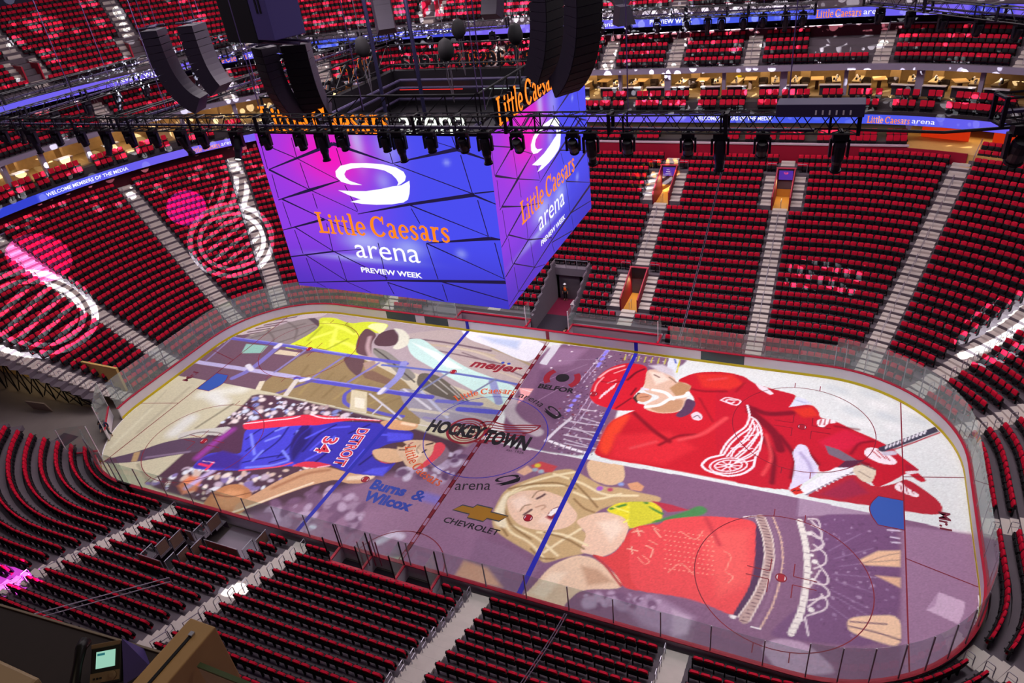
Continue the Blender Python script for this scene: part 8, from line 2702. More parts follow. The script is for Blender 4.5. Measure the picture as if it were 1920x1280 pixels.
(1,'#f4a890',0.04,[16.63,-5.68,16.65,-5.68],0.07),
(1,'#f4a890',0.04,[16.89,-5.65,16.91,-5.64],0.07),
(1,'#f4a890',0.04,[17.15,-5.62,17.17,-5.61],0.07),
(1,'#f4a890',0.04,[14.65,-6.28,14.67,-6.27],0.07),
(1,'#f4a890',0.04,[14.92,-6.24,14.94,-6.23],0.07),
(1,'#f4a890',0.04,[15.18,-6.21,15.21,-6.2],0.07),
(1,'#f4a890',0.04,[15.45,-6.17,15.47,-6.17],0.07),
(1,'#f4a890',0.04,[15.71,-6.14,15.74,-6.13],0.07),
(1,'#f4a890',0.04,[15.98,-6.11,16,-6.1],0.07),
(1,'#f4a890',0.04,[16.24,-6.07,16.26,-6.07],0.07),
(1,'#f4a890',0.04,[16.5,-6.04,16.52,-6.03],0.07),
(1,'#f4a890',0.04,[16.76,-6.01,16.79,-6],0.07),
(1,'#f4a890',0.04,[17.02,-5.98,17.04,-5.97],0.07),
(1,'#f4a890',0.04,[17.28,-5.94,17.3,-5.94],0.07),
(1,'#f4a890',0.04,[14.66,-6.64,14.68,-6.64],0.07),
(1,'#f4a890',0.04,[14.92,-6.61,14.95,-6.6],0.07),
(1,'#f4a890',0.04,[15.19,-6.57,15.21,-6.57],0.07),
(1,'#f4a890',0.04,[15.45,-6.54,15.48,-6.53],0.07),
(1,'#f4a890',0.04,[15.72,-6.51,15.74,-6.5],0.07),
(1,'#f4a890',0.04,[15.98,-6.47,16,-6.47],0.07),
(1,'#f4a890',0.04,[16.24,-6.44,16.26,-6.43],0.07),
(1,'#f4a890',0.04,[16.5,-6.41,16.52,-6.4],0.07),
(1,'#f4a890',0.04,[16.76,-6.37,16.78,-6.37],0.07),
(1,'#f4a890',0.04,[17.02,-6.34,17.04,-6.33],0.07),
(1,'#f4a890',0.04,[17.27,-6.31,17.3,-6.3],0.07),
(1,'#f4a890',0.04,[14.81,-6.96,14.83,-6.95],0.07),
(1,'#f4a890',0.04,[15.07,-6.93,15.09,-6.92],0.07),
(1,'#f4a890',0.04,[15.33,-6.89,15.36,-6.89],0.07),
(1,'#f4a890',0.04,[15.59,-6.86,15.62,-6.85],0.07),
(1,'#f4a890',0.04,[15.86,-6.82,15.88,-6.82],0.07),
(1,'#f4a890',0.04,[16.12,-6.79,16.14,-6.78],0.07),
(1,'#f4a890',0.04,[16.37,-6.76,16.4,-6.75],0.07),
(1,'#f4a890',0.04,[16.63,-6.72,16.65,-6.72],0.07),
(1,'#f4a890',0.04,[16.89,-6.69,16.91,-6.68],0.07),
(1,'#f4a890',0.04,[17.14,-6.66,17.17,-6.65],0.07),
(1,'#f4a890',0.04,[17.4,-6.62,17.42,-6.61],0.07),
(1,'#f4a890',0.04,[14.82,-7.32,14.84,-7.31],0.07),
(1,'#f4a890',0.04,[15.08,-7.28,15.1,-7.28],0.07),
(1,'#f4a890',0.04,[15.34,-7.25,15.36,-7.24],0.07),
(1,'#f4a890',0.04,[15.6,-7.22,15.62,-7.21],0.07),
(1,'#f4a890',0.04,[15.86,-7.18,15.88,-7.17],0.07),
(1,'#f4a890',0.04,[16.11,-7.15,16.14,-7.14],0.07),
(1,'#f4a890',0.04,[16.37,-7.11,16.39,-7.1],0.07),
(1,'#f4a890',0.04,[16.63,-7.08,16.65,-7.07],0.07),
(1,'#f4a890',0.04,[16.88,-7.04,16.91,-7.04],0.07),
(1,'#f4a890',0.04,[17.14,-7.01,17.16,-7],0.07),
(1,'#f4a890',0.04,[17.39,-6.98,17.41,-6.97],0.07),
(1,'#f4a890',0.04,[14.96,-7.63,14.98,-7.62],0.07),
(1,'#f4a890',0.04,[15.22,-7.59,15.24,-7.59],0.07),
(1,'#f4a890',0.04,[15.48,-7.56,15.5,-7.55],0.07),
(1,'#f4a890',0.04,[15.74,-7.52,15.76,-7.52],0.07),
(1,'#f4a890',0.04,[15.99,-7.49,16.02,-7.48],0.07),
(1,'#f4a890',0.04,[16.25,-7.45,16.27,-7.45],0.07),
(1,'#f4a890',0.04,[16.5,-7.42,16.53,-7.41],0.07),
(1,'#f4a890',0.04,[16.76,-7.38,16.78,-7.38],0.07),
(1,'#f4a890',0.04,[17.01,-7.35,17.03,-7.34],0.07),
(1,'#f4a890',0.04,[17.26,-7.32,17.29,-7.31],0.07),
(1,'#f4a890',0.04,[17.52,-7.28,17.54,-7.27],0.07),
(1,'#f4a890',0.04,[14.97,-7.98,14.99,-7.97],0.07),
(1,'#f4a890',0.04,[15.23,-7.94,15.25,-7.94],0.07),
(1,'#f4a890',0.04,[15.48,-7.91,15.5,-7.9],0.07),
(1,'#f4a890',0.04,[15.74,-7.87,15.76,-7.86],0.07),
(1,'#f4a890',0.04,[15.99,-7.84,16.02,-7.83],0.07),
(1,'#f4a890',0.04,[16.25,-7.8,16.27,-7.79],0.07),
(1,'#f4a890',0.04,[16.5,-7.77,16.52,-7.76],0.07),
(1,'#f4a890',0.04,[16.75,-7.73,16.78,-7.72],0.07),
(1,'#f4a890',0.04,[17.01,-7.7,17.03,-7.69],0.07),
(1,'#f4a890',0.04,[17.26,-7.66,17.28,-7.65],0.07),
(1,'#f4a890',0.04,[17.51,-7.63,17.53,-7.62],0.07),
(1,'#f0a08c',0.04,[12.72,-7.21,13.23,-7.21],0.06),
(1,'#f0a08c',0.04,[12.56,-5.69,13.23,-5.75],0.06),
(1,'#f0a08c',0.04,[12.83,-5.7,13.06,-6.07],0.06),
(1,'#f0a08c',0.04,[13.54,-7.45,14.12,-7.75,13.83,-8.09,13.35,-7.67],0.05),
(1,'#f0a08c',0.04,[13.62,-6.24,14.16,-6.41],0.06),
(1,'#f0a08c',0.04,[13.59,-5.11,14.03,-5.32],0.06),
(1,'#f0a08c',0.04,[15.24,-5.03,16.22,-5.51,16.47,-4.56],0.06),
(1,'#f0a08c',0.04,[15.2,-8.2,15.71,-7.24,16.57,-7.92],0.05),
(1,'#f0a08c',0.04,[17.83,-5.75,18.33,-5.92,18.17,-7.09],0.05),
(1,'#f0a08c',0.04,[18.19,-7.23,18.68,-7.39,18.42,-7.92],0.05),
(1,'#f0b8a0',0.05,[12.55,-5.92,13.08,-5.62],0.07),
(1,'#f0b8a0',0.05,[12.76,-5.58,12.99,-6.06],0.07),
(1,'#f0b8a0',0.04,[12.61,-7.25,13.19,-7.2],0.07),
(1,'#f0b8a0',0.04,[12.79,-7,12.98,-7.52],0.07),
(1,'#f0b8a0',0.04,[13.55,-6.69,14.07,-6.79,14.04,-7.44],0.07),
(1,'#f0b8a0',0.05,[13.7,-5.29,14.23,-5.81],0.07),
(0,'#543858',0.05,[19.25,-3.08,19.37,-2.65,20.1,-5.03,20.18,-6.62,20.02,-8.02,19.18,-10,18.93,-9.94,19.55,-7.85,19.59,-6]),
(1,'#bca098',0.04,[19.45,-2.57,20.01,-3.89,20.31,-5.45,20.25,-6.87,20.03,-8.28,19.55,-9.98],0.5),
(1,'#6c4c5c',0.04,[19.28,-2.59,19.62,-2.55],0.06),
(1,'#6c4c5c',0.04,[19.37,-2.79,19.71,-2.76],0.06),
(1,'#6c4c5c',0.04,[19.46,-3,19.79,-2.97],0.06),
(1,'#6c4c5c',0.04,[19.54,-3.2,19.88,-3.17],0.06),
(1,'#6c4c5c',0.04,[19.63,-3.4,19.96,-3.37],0.06),
(1,'#6c4c5c',0.04,[19.71,-3.6,20.04,-3.57],0.06),
(1,'#6c4c5c',0.04,[19.8,-3.8,20.12,-3.77],0.06),
(1,'#6c4c5c',0.04,[19.87,-4.02,20.19,-3.99],0.06),
(1,'#6c4c5c',0.04,[19.91,-4.28,20.24,-4.24],0.06),
(1,'#6c4c5c',0.04,[19.96,-4.51,20.28,-4.48],0.05),
(1,'#6c4c5c',0.04,[20.01,-4.75,20.33,-4.71],0.05),
(1,'#6c4c5c',0.04,[20.05,-5,20.37,-4.96],0.05),
(1,'#6c4c5c',0.04,[20.1,-5.22,20.42,-5.19],0.05),
(1,'#6c4c5c',0.04,[20.15,-5.45,20.47,-5.41],0.05),
(1,'#6c4c5c',0.04,[20.16,-5.67,20.47,-5.64],0.05),
(1,'#6c4c5c',0.04,[20.15,-5.9,20.46,-5.86],0.05),
(1,'#6c4c5c',0.04,[20.14,-6.12,20.45,-6.08],0.05),
(1,'#6c4c5c',0.04,[20.12,-6.35,20.43,-6.31],0.05),
(1,'#6c4c5c',0.04,[20.11,-6.57,20.42,-6.53],0.05),
(1,'#6c4c5c',0.04,[20.11,-6.78,20.42,-6.74],0.05),
(1,'#6c4c5c',0.04,[20.1,-6.98,20.41,-6.95],0.05),
(1,'#6c4c5c',0.04,[20.06,-7.21,20.36,-7.17],0.05),
(1,'#6c4c5c',0.04,[20.03,-7.43,20.33,-7.39],0.05),
(1,'#6c4c5c',0.04,[20,-7.65,20.31,-7.61],0.05),
(1,'#6c4c5c',0.04,[19.96,-7.87,20.27,-7.82],0.05),
(1,'#6c4c5c',0.04,[19.93,-8.07,20.23,-8.02],0.05),
(1,'#6c4c5c',0.04,[19.9,-8.28,20.2,-8.24],0.05),
(1,'#6c4c5c',0.04,[19.84,-8.53,20.14,-8.49],0.05),
(1,'#6c4c5c',0.04,[19.77,-8.8,20.06,-8.76],0.05),
(1,'#6c4c5c',0.04,[19.69,-9.06,19.99,-9.02],0.05),
(1,'#6c4c5c',0.04,[19.63,-9.31,19.93,-9.26],0.05),
(1,'#6c4c5c',0.04,[19.56,-9.57,19.85,-9.52],0.05),
(1,'#6c4c5c',0.04,[19.49,-9.83,19.78,-9.78],0.05),
(1,'#6c4c5c',0.04,[19.42,-10.08,19.71,-10.04],0.05),
(1,'#e8dcd4',0.04,[19.22,-2.7,19.77,-3.97,20.07,-5.53,20.04,-6.94,19.81,-8.28,19.23,-9.95],0.07),
(1,'#e2d4cc',0.04,[19.71,-2.49,20.27,-3.81,20.56,-5.37,20.49,-6.8,20.27,-8.27,19.82,-10.03],0.07),
(1,'#8d6a86',0.05,[19.96,-2.42,20.47,-3.83,20.76,-5.39,20.73,-6.95,20.55,-8.61,20.16,-10.18],0.18),
(1,'#cfaea0',0.04,[20.16,-2.35,20.74,-3.83,21.01,-5.39,21,-7.08,20.81,-8.73,20.38,-10.27],0.09),
(1,'#e0bca4',0.04,[20.16,-2.35,20.17,-2.35],0.13),
(1,'#e0bca4',0.04,[20.3,-2.72,20.32,-2.72],0.13),
(1,'#e0bca4',0.04,[20.44,-3.07,20.45,-3.06],0.13),
(1,'#e0bca4',0.04,[20.58,-3.42,20.59,-3.42],0.13),
(1,'#e0bca4',0.04,[20.71,-3.76,20.72,-3.75],0.12),
(1,'#e0bca4',0.04,[20.79,-4.13,20.81,-4.13],0.12),
(1,'#e0bca4',0.04,[20.86,-4.51,20.87,-4.51],0.12),
(1,'#e0bca4',0.04,[20.93,-4.88,20.94,-4.88],0.12),
(1,'#e0bca4',0.04,[20.98,-5.23,21,-5.23],0.12),
(1,'#e0bca4',0.04,[21.01,-5.64,21.02,-5.63],0.12),
(1,'#e0bca4',0.04,[21.01,-6.05,21.02,-6.04],0.12),
(1,'#e0bca4',0.04,[21.01,-6.45,21.02,-6.44],0.12),
(1,'#e0bca4',0.04,[21,-6.84,21.01,-6.84],0.11),
(1,'#e0bca4',0.04,[20.99,-7.23,21,-7.23],0.11),
(1,'#e0bca4',0.04,[20.94,-7.65,20.95,-7.64],0.11),
(1,'#e0bca4',0.04,[20.9,-8.04,20.91,-8.03],0.11),
(1,'#e0bca4',0.04,[20.84,-8.43,20.85,-8.42],0.11),
(1,'#e0bca4',0.04,[20.79,-8.81,20.8,-8.81],0.11),
(1,'#e0bca4',0.04,[20.68,-9.18,20.69,-9.17],0.11),
(1,'#e0bca4',0.04,[20.59,-9.54,20.6,-9.54],0.11),
(1,'#e0bca4',0.04,[20.48,-9.91,20.49,-9.91],0.1),
(1,'#e0bca4',0.04,[20.38,-10.27,20.39,-10.26],0.1),
(0,'#f2f0ee',0.04,[18.79,-9.93,19.16,-9.87,19.11,-10.1,18.87,-10.07]),
(1,'#f0eeee',0.04,[19.97,-10.31,20.38,-10.27],0.09),
(1,'#f0eeee',0.04,[18.54,-2.8,19.18,-2.53],0.1),
(1,'#eae6de',0.05,[21.61,-2.17,22.09,-3.91,22.31,-5.75,22.31,-7.24,22.2,-8.69,21.85,-10.07],0.34),
(1,'#b0a0a4',0.04,[21.49,-2.21,21.73,-2.19],0.06),
(1,'#b0a0a4',0.04,[21.63,-2.68,21.86,-2.66],0.06),
(1,'#b0a0a4',0.04,[21.76,-3.14,21.99,-3.12],0.06),
(1,'#b0a0a4',0.04,[21.89,-3.59,22.11,-3.57],0.05),
(1,'#b0a0a4',0.04,[21.99,-4.04,22.21,-4.02],0.05),
(1,'#b0a0a4',0.04,[22.05,-4.54,22.27,-4.52],0.05),
(1,'#b0a0a4',0.04,[22.11,-5.02,22.33,-4.99],0.05),
(1,'#b0a0a4',0.04,[22.17,-5.5,22.39,-5.48],0.05),
(1,'#b0a0a4',0.04,[22.2,-5.95,22.42,-5.93],0.05),
(1,'#b0a0a4',0.04,[22.2,-6.35,22.42,-6.32],0.05),
(1,'#b0a0a4',0.04,[22.21,-6.73,22.42,-6.71],0.05),
(1,'#b0a0a4',0.04,[22.21,-7.11,22.42,-7.09],0.05),
(1,'#b0a0a4',0.04,[22.2,-7.51,22.4,-7.48],0.05),
(1,'#b0a0a4',0.04,[22.16,-7.89,22.37,-7.86],0.05),
(1,'#b0a0a4',0.04,[22.13,-8.27,22.34,-8.24],0.05),
(1,'#b0a0a4',0.04,[22.1,-8.65,22.3,-8.62],0.05),
(1,'#b0a0a4',0.04,[22.03,-9.02,22.23,-8.99],0.05),
(1,'#b0a0a4',0.04,[21.93,-9.38,22.14,-9.36],0.05),
(1,'#b0a0a4',0.04,[21.84,-9.75,22.05,-9.72],0.05),
(1,'#b0a0a4',0.04,[21.75,-10.1,21.95,-10.08],0.05),
(1,'#ddd0d4',0.04,[22.06,-1.86,22.57,-1.7,22.79,-2.42,22.27,-2.32],0.11),
(1,'#ddd0d4',0.04,[22.24,-1.98,22.86,-2.66,22.85,-3.34,22.26,-3.02],0.11),
(1,'#ddd0d4',0.04,[22.3,-2.83,23,-3.37,22.94,-3.97,22.4,-4.3],0.11),
(1,'#ddd0d4',0.04,[22.48,-3.78,23.18,-4.29,23.2,-5,22.62,-5.53],0.1),
(1,'#ddd0d4',0.04,[22.51,-4.26,22.98,-3.63],0.11),
(1,'#ddd0d4',0.04,[22.79,-5.13,23.37,-5.86,23.35,-6.46,22.56,-6.57],0.1),
(1,'#ddd0d4',0.04,[22.93,-5.55,22.66,-6.39,22.48,-6.89],0.1),
(1,'#ddd0d4',0.04,[22.76,-6.36,23.42,-6.73,23.47,-7.22,22.54,-7.74],0.1),
(1,'#ddd0d4',0.04,[23.08,-7.13,23.46,-7.57,23.34,-8.1,22.51,-8.75],0.09),
(1,'#ddd0d4',0.04,[22.52,-8.17,23.14,-7.26],0.1),
(1,'#ece8e4',0.07,[22.17,-3.01,22.19,-3],0.3),
(1,'#ece8e4',0.07,[22.62,-5.03,22.63,-5.02],0.31),
(1,'#ece8e4',0.06,[22.6,-6.34,22.61,-6.33],0.23),
(1,'#ece8e4',0.06,[22.66,-8.33,22.67,-8.32],0.31),
(1,'#ece8e4',0.07,[22.43,-4.61,22.44,-4.61],0.21),
(1,'#ece8e4',0.06,[22.46,-5.85,22.47,-5.85],0.2),
(1,'#ece8e4',0.06,[22.23,-9.08,22.24,-9.08],0.23),
(1,'#ddd0d8',0.05,[22.42,-8.89,22.65,-9.93],0.1)]}
# paint the pictures into one colour canvas over the ice, then cut it into the four picture sheets
GS = 0.075
gx, gy = np.arange(-30.45, 30.46, GS), np.arange(-12.92, 12.93, GS)
NXG, NYG = len(gx), len(gy)
CAN = np.tile(np.array(rgb('#dcd8dc')), (NYG, NXG, 1))
LINE12 = [(-34.0, -0.06), (-30.78, -0.04), (-21.85, 0.12), (-0.02, -0.43), (1.0, -0.45)]
LINE34 = [(-1.0, -0.45), (3.46, -0.71), (16.04, -0.23), (27.24, -0.37), (32, -0.3)]
YL12 = np.interp(gx, [p[0] for p in LINE12], [p[1] for p in LINE12])
YL34 = np.interp(gx, [p[0] for p in LINE34], [p[1] for p in LINE34])
XX, YY = np.meshgrid(gx, gy)
REG = {'A': (XX < 0) & (YY > YL12[None]), 'B': (XX < 0) & (YY <= YL12[None]), 'C': (XX >= 0) & (YY > YL34[None]), 'D': (XX >= 0) & (YY <= YL34[None])}


def window(P, pad):
    x0, x1 = min(p[0] for p in P) - pad, max(p[0] for p in P) + pad
    y0, y1 = min(p[1] for p in P) - pad, max(p[1] for p in P) + pad
    i0, i1 = max(0, int((x0 - gx[0]) / GS)), min(NXG, int((x1 - gx[0]) / GS) + 2)
    j0, j1 = max(0, int((y0 - gy[0]) / GS)), min(NYG, int((y1 - gy[0]) / GS) + 2)
    return i0, i1, j0, j1


def seg_dist(X, Y, P, closed):
    d = np.full(X.shape, 1e9)
    n = len(P)
    for i in range(n if closed else n - 1):
        (ax, ay), (bx, by) = P[i], P[(i + 1) % n]
        vx, vy = bx - ax, by - ay
        l = vx * vx + vy * vy or 1e-9
        t = np.clip(((X - ax) * vx + (Y - ay) * vy) / l, 0, 1)
        d = np.minimum(d, (X - ax - t * vx) ** 2 + (Y - ay - t * vy) ** 2)
    return np.sqrt(d)


def inside(X, Y, P):
    r = np.zeros(X.shape, bool)
    n = len(P)
    for i in range(n):
        (ax, ay), (bx, by) = P[i], P[(i + 1) % n]
        if ay == by:
            continue
        c = ((ay > Y) != (by > Y)) & (X < (bx - ax) * (Y - ay) / (by - ay) + ax)
        r ^= c
    return r


def rounded(P, closed, times=2):
    """Corner cutting, so that hand-drawn outlines come out smooth."""
    for _ in range(times):
        Q = [] if closed else [P[0]]
        n = len(P)
        for i in range(n if closed else n - 1):
            a, b = P[i], P[(i + 1) % n]
            if closed or i > 0:
                Q.append((0.8 * a[0] + 0.2 * b[0], 0.8 * a[1] + 0.2 * b[1]))
            if closed or i < n - 2:
                Q.append((0.2 * a[0] + 0.8 * b[0], 0.2 * a[1] + 0.8 * b[1]))
        P = Q if closed else Q + [P[-1]]
    return P


def lay(k, P, pad, f, col):
    i0, i1, j0, j1 = window(P, pad)
    if i0 >= i1 or j0 >= j1:
        return
    X, Y = XX[j0:j1, i0:i1], YY[j0:j1, i0:i1]
    a = np.clip(f(X, Y), 0, 1) * REG[k][j0:j1, i0:i1]
    CAN[j0:j1, i0:i1] = CAN[j0:j1, i0:i1] * (1 - a[..., None]) + np.array(col) * a[..., None]


for k in 'ABCD':
    for op in PICT[k]:
        q = op[3]
        P = [(q[i], q[i + 1]) for i in range(0, len(q), 2)]
        if op[0] == 0 and len(P) > 5 or op[0] == 1 and len(P) > 2:
            P = rounded(P, op[0] == 0)
        if op[0] == 0:
            s = op[2]
            lay(k, P, s, lambda X, Y: 0.5 + np.where(inside(X, Y, P), 1, -1) * seg_dist(X, Y, P, True) / s, rgb(op[1]))
        elif op[0] == 1:
            s, w = op[2], op[4] / 2
            lay(k, P, w + s, lambda X, Y: 0.5 + (w - seg_dist(X, Y, P, False)) / s, rgb(op[1]))
        else:
            rr = np.random.default_rng(op[6])
            x0, x1 = min(p[0] for p in P), max(p[0] for p in P)
            y0, y1 = min(p[1] for p in P), max(p[1] for p in P)
            c, tries = 0, 0
            while c < op[2] and tries < 40 * op[2]:
                tries += 1
                x, y = rr.uniform(x0, x1), rr.uniform(y0, y1)
                r = rr.uniform(op[4], op[5])
                asp, rot = rr.uniform(0.5, 1.0), rr.uniform(0, PI)
                if not inside(np.array([x]), np.array([y]), P)[0]:
                    continue
                c += 1
                col = rgb(op[1][int(rr.integers(len(op[1])))])
                ca, sa = math.cos(rot), math.sin(rot)
                lay(k, [(x - r, y - r), (x + r, y + r)], r, lambda X, Y: 1.6 * (1.25 - np.sqrt(((X - x) * ca + (Y - y) * sa) ** 2 + (((Y - y) * ca - (X - x) * sa) / asp) ** 2) / r), col)
# a little grain, as projected pictures have
CAN *= (1 + 0.05 * RNG.standard_normal(CAN.shape[:2])[..., None])
m_pic = vcol_mat('projected_picture', 0.0, 0.45)  # the projected light is put into the sheets' base colour
PLAB = {'A': 'Projected picture of a worker in a yellow shirt on blue scaffolding, filling the far-left ice',
        'B': 'Projected picture of a basketball player in blue DETROIT 34 jersey on the near-left ice',
        'C': 'Projected picture of a hockey player in red jersey and helmet on the far-right ice',
        'D': 'Projected picture of a blonde singer in a red top on the near-right ice'}
inr = (np.abs(XX) <= L2 - 0.02) & (np.abs(YY) <= W2 - 0.02)
ddx, ddy = np.maximum(0, np.abs(XX) - (L2 - RC)), np.maximum(0, np.abs(YY) - (W2 - RC))
inr &= np.hypot(ddx, ddy) <= RC - 0.02
PICO = {}
for k in 'ABCD':
    fm = inr[:-1, :-1] & inr[1:, :-1] & inr[:-1, 1:] & inr[1:, 1:] & REG[k][:-1, :-1]
    j, i = np.nonzero(fm)
    idx = np.stack([j * NXG + i, j * NXG + i + 1, (j + 1) * NXG + i + 1, (j + 1) * NXG + i], 1)
    used, inv = np.unique(idx, return_inverse=True)
    V = np.c_[XX.ravel()[used], YY.ravel()[used], np.full(len(used), 0.004)]
    o = PICO[k] = fast_mesh('projected_picture', V, inv.reshape(-1, 4), m_pic)
    setp(o, PLAB[k], 'projected picture', 'pictures projected on the ice')
    at = o.data.color_attributes.new('picture', 'FLOAT_COLOR', 'POINT')
    at.data.foreach_set('color', np.c_[np.clip(CAN.reshape(-1, 3)[used], 0, 1), np.ones(len(used))].astype(np.float32).ravel())


# ------------------------------------------------------------------ lettering and marks
def ice_text(name, body, box, m, parent, ang=0.0, offset=0.0, shear=0.0, z=None, font=None, size=1.0, spacing=1.0):
    """Flat lettering on the ice filling box = (cx, cy, width, height), turned by ang."""
    t = text_mesh(name, body, size, m, parent, None, offset=offset, shear=shear, spacing=spacing)
    xs = [v.co.x for v in t.data.vertices]
    ys = [v.co.y for v in t.data.vertices]
    cx, cy, w, h = box
    t.data.transform(Matrix.Translation((cx, cy, z or ZL + 0.002)) @ Matrix.Rotation(ang, 4, 'Z') @ Matrix.Diagonal((w / (max(xs) - min(xs)), h / (max(ys) - min(ys)), 1, 1)) @ Matrix.Translation((-(max(xs) + min(xs)) / 2, -(max(ys) + min(ys)) / 2, 0)))
    return t


I_RED, I_BLK, I_BLU = mat('logo_red', '#8c1a2c', 0.5), mat('logo_black', '#17141c', 0.5), mat('logo_navy', '#1d3aa0', 0.5)
I_ORG, I_GOLD, I_GRY = mat('logo_orange', '#dc5a28', 0.5), mat('logo_gold', '#96691c', 0.5), mat('logo_grey', '#3c3d46', 0.5)
setp(ice_text('red_sponsor_lettering', 'meı\u0237er', (-2.85, 8.1, 4.6, 1.25), I_RED, ice, 0.03, 0.035, 0.25), 'dark red lowercase meijer lettering')
for x in (-2.55, -2.0):
    MB().prism(circ(x, 8.95, 0.15, 16), 0, ZL + 0.002).build('blue_dot', mat('logo_blue', '#2444b4', 0.5), ice)
setp(ice_text('black_sponsor_lettering', 'BELFOR', (3.07, 6.65, 2.95, 0.62), I_BLK, ice, 0.0, 0.04), 'black BELFOR lettering')
MB().prism(circ(3.05, 8.13, 0.55, 28), 0, ZL + 0.002).build('black_disc', I_BLK, ice)
for a0 in (-0.75, PI - 0.75):
    mb = MB()
    strip(mb, circ(3.05, 8.05, 1.25, 16, a0, a0 + 1.5 if a0 < 0 else a0 + 1.5), 0.5, ZL + 0.002)
    mb.build('red_arc', I_RED, ice)


def arc_text(name, txt, m, cx, cy, r, a_mid, span, size, outward=True, serif=True):
    """Lettering set round a circle; outward letters have their tops away from the centre."""
    I = Matrix.Identity(4)
    ln = span * r
    if serif:
        t = serif_mesh(name, txt, size, m, ice, I, ln)
    else:
        t = text_mesh(name, txt, size, m, ice)
        ws = [v.co.x for v in t.data.vertices]
        t.data.transform(Matrix.Diagonal((ln / (max(ws) - min(ws)), 1, 1, 1)))
    for v in t.data.vertices:
        s, h = v.co.x, v.co.y
        a = a_mid - s / r if outward else a_mid + s / r
        rr = r + h if outward else r - h
        v.co = Vector((cx + rr * math.cos(a), cy + rr * math.sin(a), ZL + 0.003 + v.co.z))
    return t


arc_text('orange_arc_lettering', 'Little Caesars', I_ORG, 0, 0, 5.35, math.radians(115), math.radians(56), 0.8)
arc_text('black_arc_lettering', 'arena', I_BLK, 0, 0, 5.15, math.radians(70), math.radians(27), 0.95, serif=False)
arc_text('orange_arc_lettering', 'Little Caesars', I_ORG, 0, 0, 5.5, math.radians(236), math.radians(56), 0.8, outward=False)
setp(ice_text('black_arena_lettering', 'arena', (1.5, -5.2, 2.4, 0.62), I_BLK, ice, 0.3), None)


def flat_puck(cx, cy, w, ang):
    mb = MB()
    M = Matrix.Translation((cx, cy, ZL + 0.003)) @ Matrix.Rotation(ang, 4, 'Z')
    R_ = [((a - 0.5) * w / 0.33, (b - 0.72) * w / 0.33 * 0.66) for a, b in RING]
    B_ = [((a - 0.5) * w / 0.33, (b - 0.72) * w / 0.33 * 0.66) for a, b in BOWL]
    poly_face(mb, R_, M, 0)
    poly_face(mb, B_, M, 0)
    setp(mb.build('puck_logo', I_BLK, ice), 'black swooping puck mark')


flat_puck(3.85, 3.72, 1.75, -0.65)
flat_puck(3.5, -3.95, 1.75, 0.55)
# the club emblem: winged wheel with the town's lettering
mb = MB()
for r, w in ((1.42, 0.22), (1.12, 0.08), (0.9, 0.14), (0.6, 0.06)):
    strip(mb, [(-1.55 + r * math.cos(t), 0.0 + 0.98 * r * math.sin(t)) for t in np.linspace(0, 2 * PI, 41)[:-1]], w, ZL + 0.002, True)
for a in np.linspace(0, 2 * PI, 9)[:-1]:
    strip(mb, [(-1.55 + 0.2 * math.cos(a), 0.2 * math.sin(a)), (-1.55 + 0.85 * math.cos(a), 0.85 * math.sin(a))], 0.09, ZL + 0.002)
setp(mb.build('emblem_wheel', I_RED, ice), 'dark red wheel of the club emblem')
mb = MB()
for P, w in (([(-0.95, 1.0), (-0.55, 1.4), (0.0, 1.5), (0.6, 1.4), (1.4, 1.45), (2.4, 1.75), (3.55, 2.02)], 0.13), ([(3.55, 2.02), (3.45, 1.55), (3.1, 1.1), (2.6, 0.8)], 0.13), ([(-0.7, 0.75), (-0.2, 1.15), (0.5, 1.12), (1.4, 1.2), (2.4, 1.5), (3.3, 1.72)], 0.1), ([(-0.4, 0.5), (0.2, 0.85), (1.2, 0.92), (2.3, 1.2), (3.2, 1.4)], 0.1), ([(-0.1, 0.3), (0.6, 0.6), (1.6, 0.65), (2.9, 1.0)], 0.1), ([(0.1, 0.0), (0.9, 0.35), (2.0, 0.4), (2.9, 0.72)], 0.12), ([(0.2, -0.35), (1.0, -0.05), (2.2, 0.1), (2.9, 0.5)], 0.16), ([(0.0, -0.75), (0.9, -0.5), (1.9, -0.35)], 0.2), ([(-0.4, -0.95), (0.6, -0.85)], 0.14)):
    strip(mb, P, w, ZL + 0.002)
setp(mb.build('emblem_wing', I_RED, ice), 'dark red feathered wing of the club emblem')
setp(ice_text('black_town_lettering', 'HOCKEY', (-2.35, -0.05, 4.5, 1.45), I_BLK, ice, 0.05, 0.055, 0.0, ZL + 0.006), 'black HOCKEY lettering')
setp(ice_text('black_town_lettering', 'TOWN', (1.75, -0.15, 3.5, 1.55), I_BLK, ice, 0.0, 0.055, 0.0, ZL + 0.006), 'black TOWN lettering')
ice_text('small_black_lettering', 'est. 1926', (2.85, -1.12, 1.3, 0.25), I_BLK, ice)
setp(ice_text('navy_sponsor_lettering', 'Burns', (-4.0, -6.95, 2.7, 0.95), I_BLU, ice, 0.0, 0.05), 'navy Burns lettering')
setp(ice_text('navy_sponsor_lettering', '&', (-1.6, -7.0, 0.95, 0.95), I_BLU, ice, 0.0, 0.02), 'navy ampersand')
setp(ice_text('navy_sponsor_lettering', 'Wilcox', (-3.4, -8.05, 3.7, 0.95), I_BLU, ice, 0.0, 0.05), 'navy Wilcox lettering')
setp(ice_text('black_car_lettering', 'CHEVROLET', (2.95, -8.4, 3.85, 0.48), I_BLK, ice, 0.0, 0.02, 0.1), 'black CHEVROLET lettering')
BOWT = [(1.15, -7.5), (1.6, -6.92), (2.35, -6.92), (2.5, -6.62), (3.62, -6.62), (3.62, -6.93), (4.85, -6.95), (4.45, -7.52), (3.62, -7.52), (3.5, -7.84), (2.38, -7.84), (2.38, -7.52)]
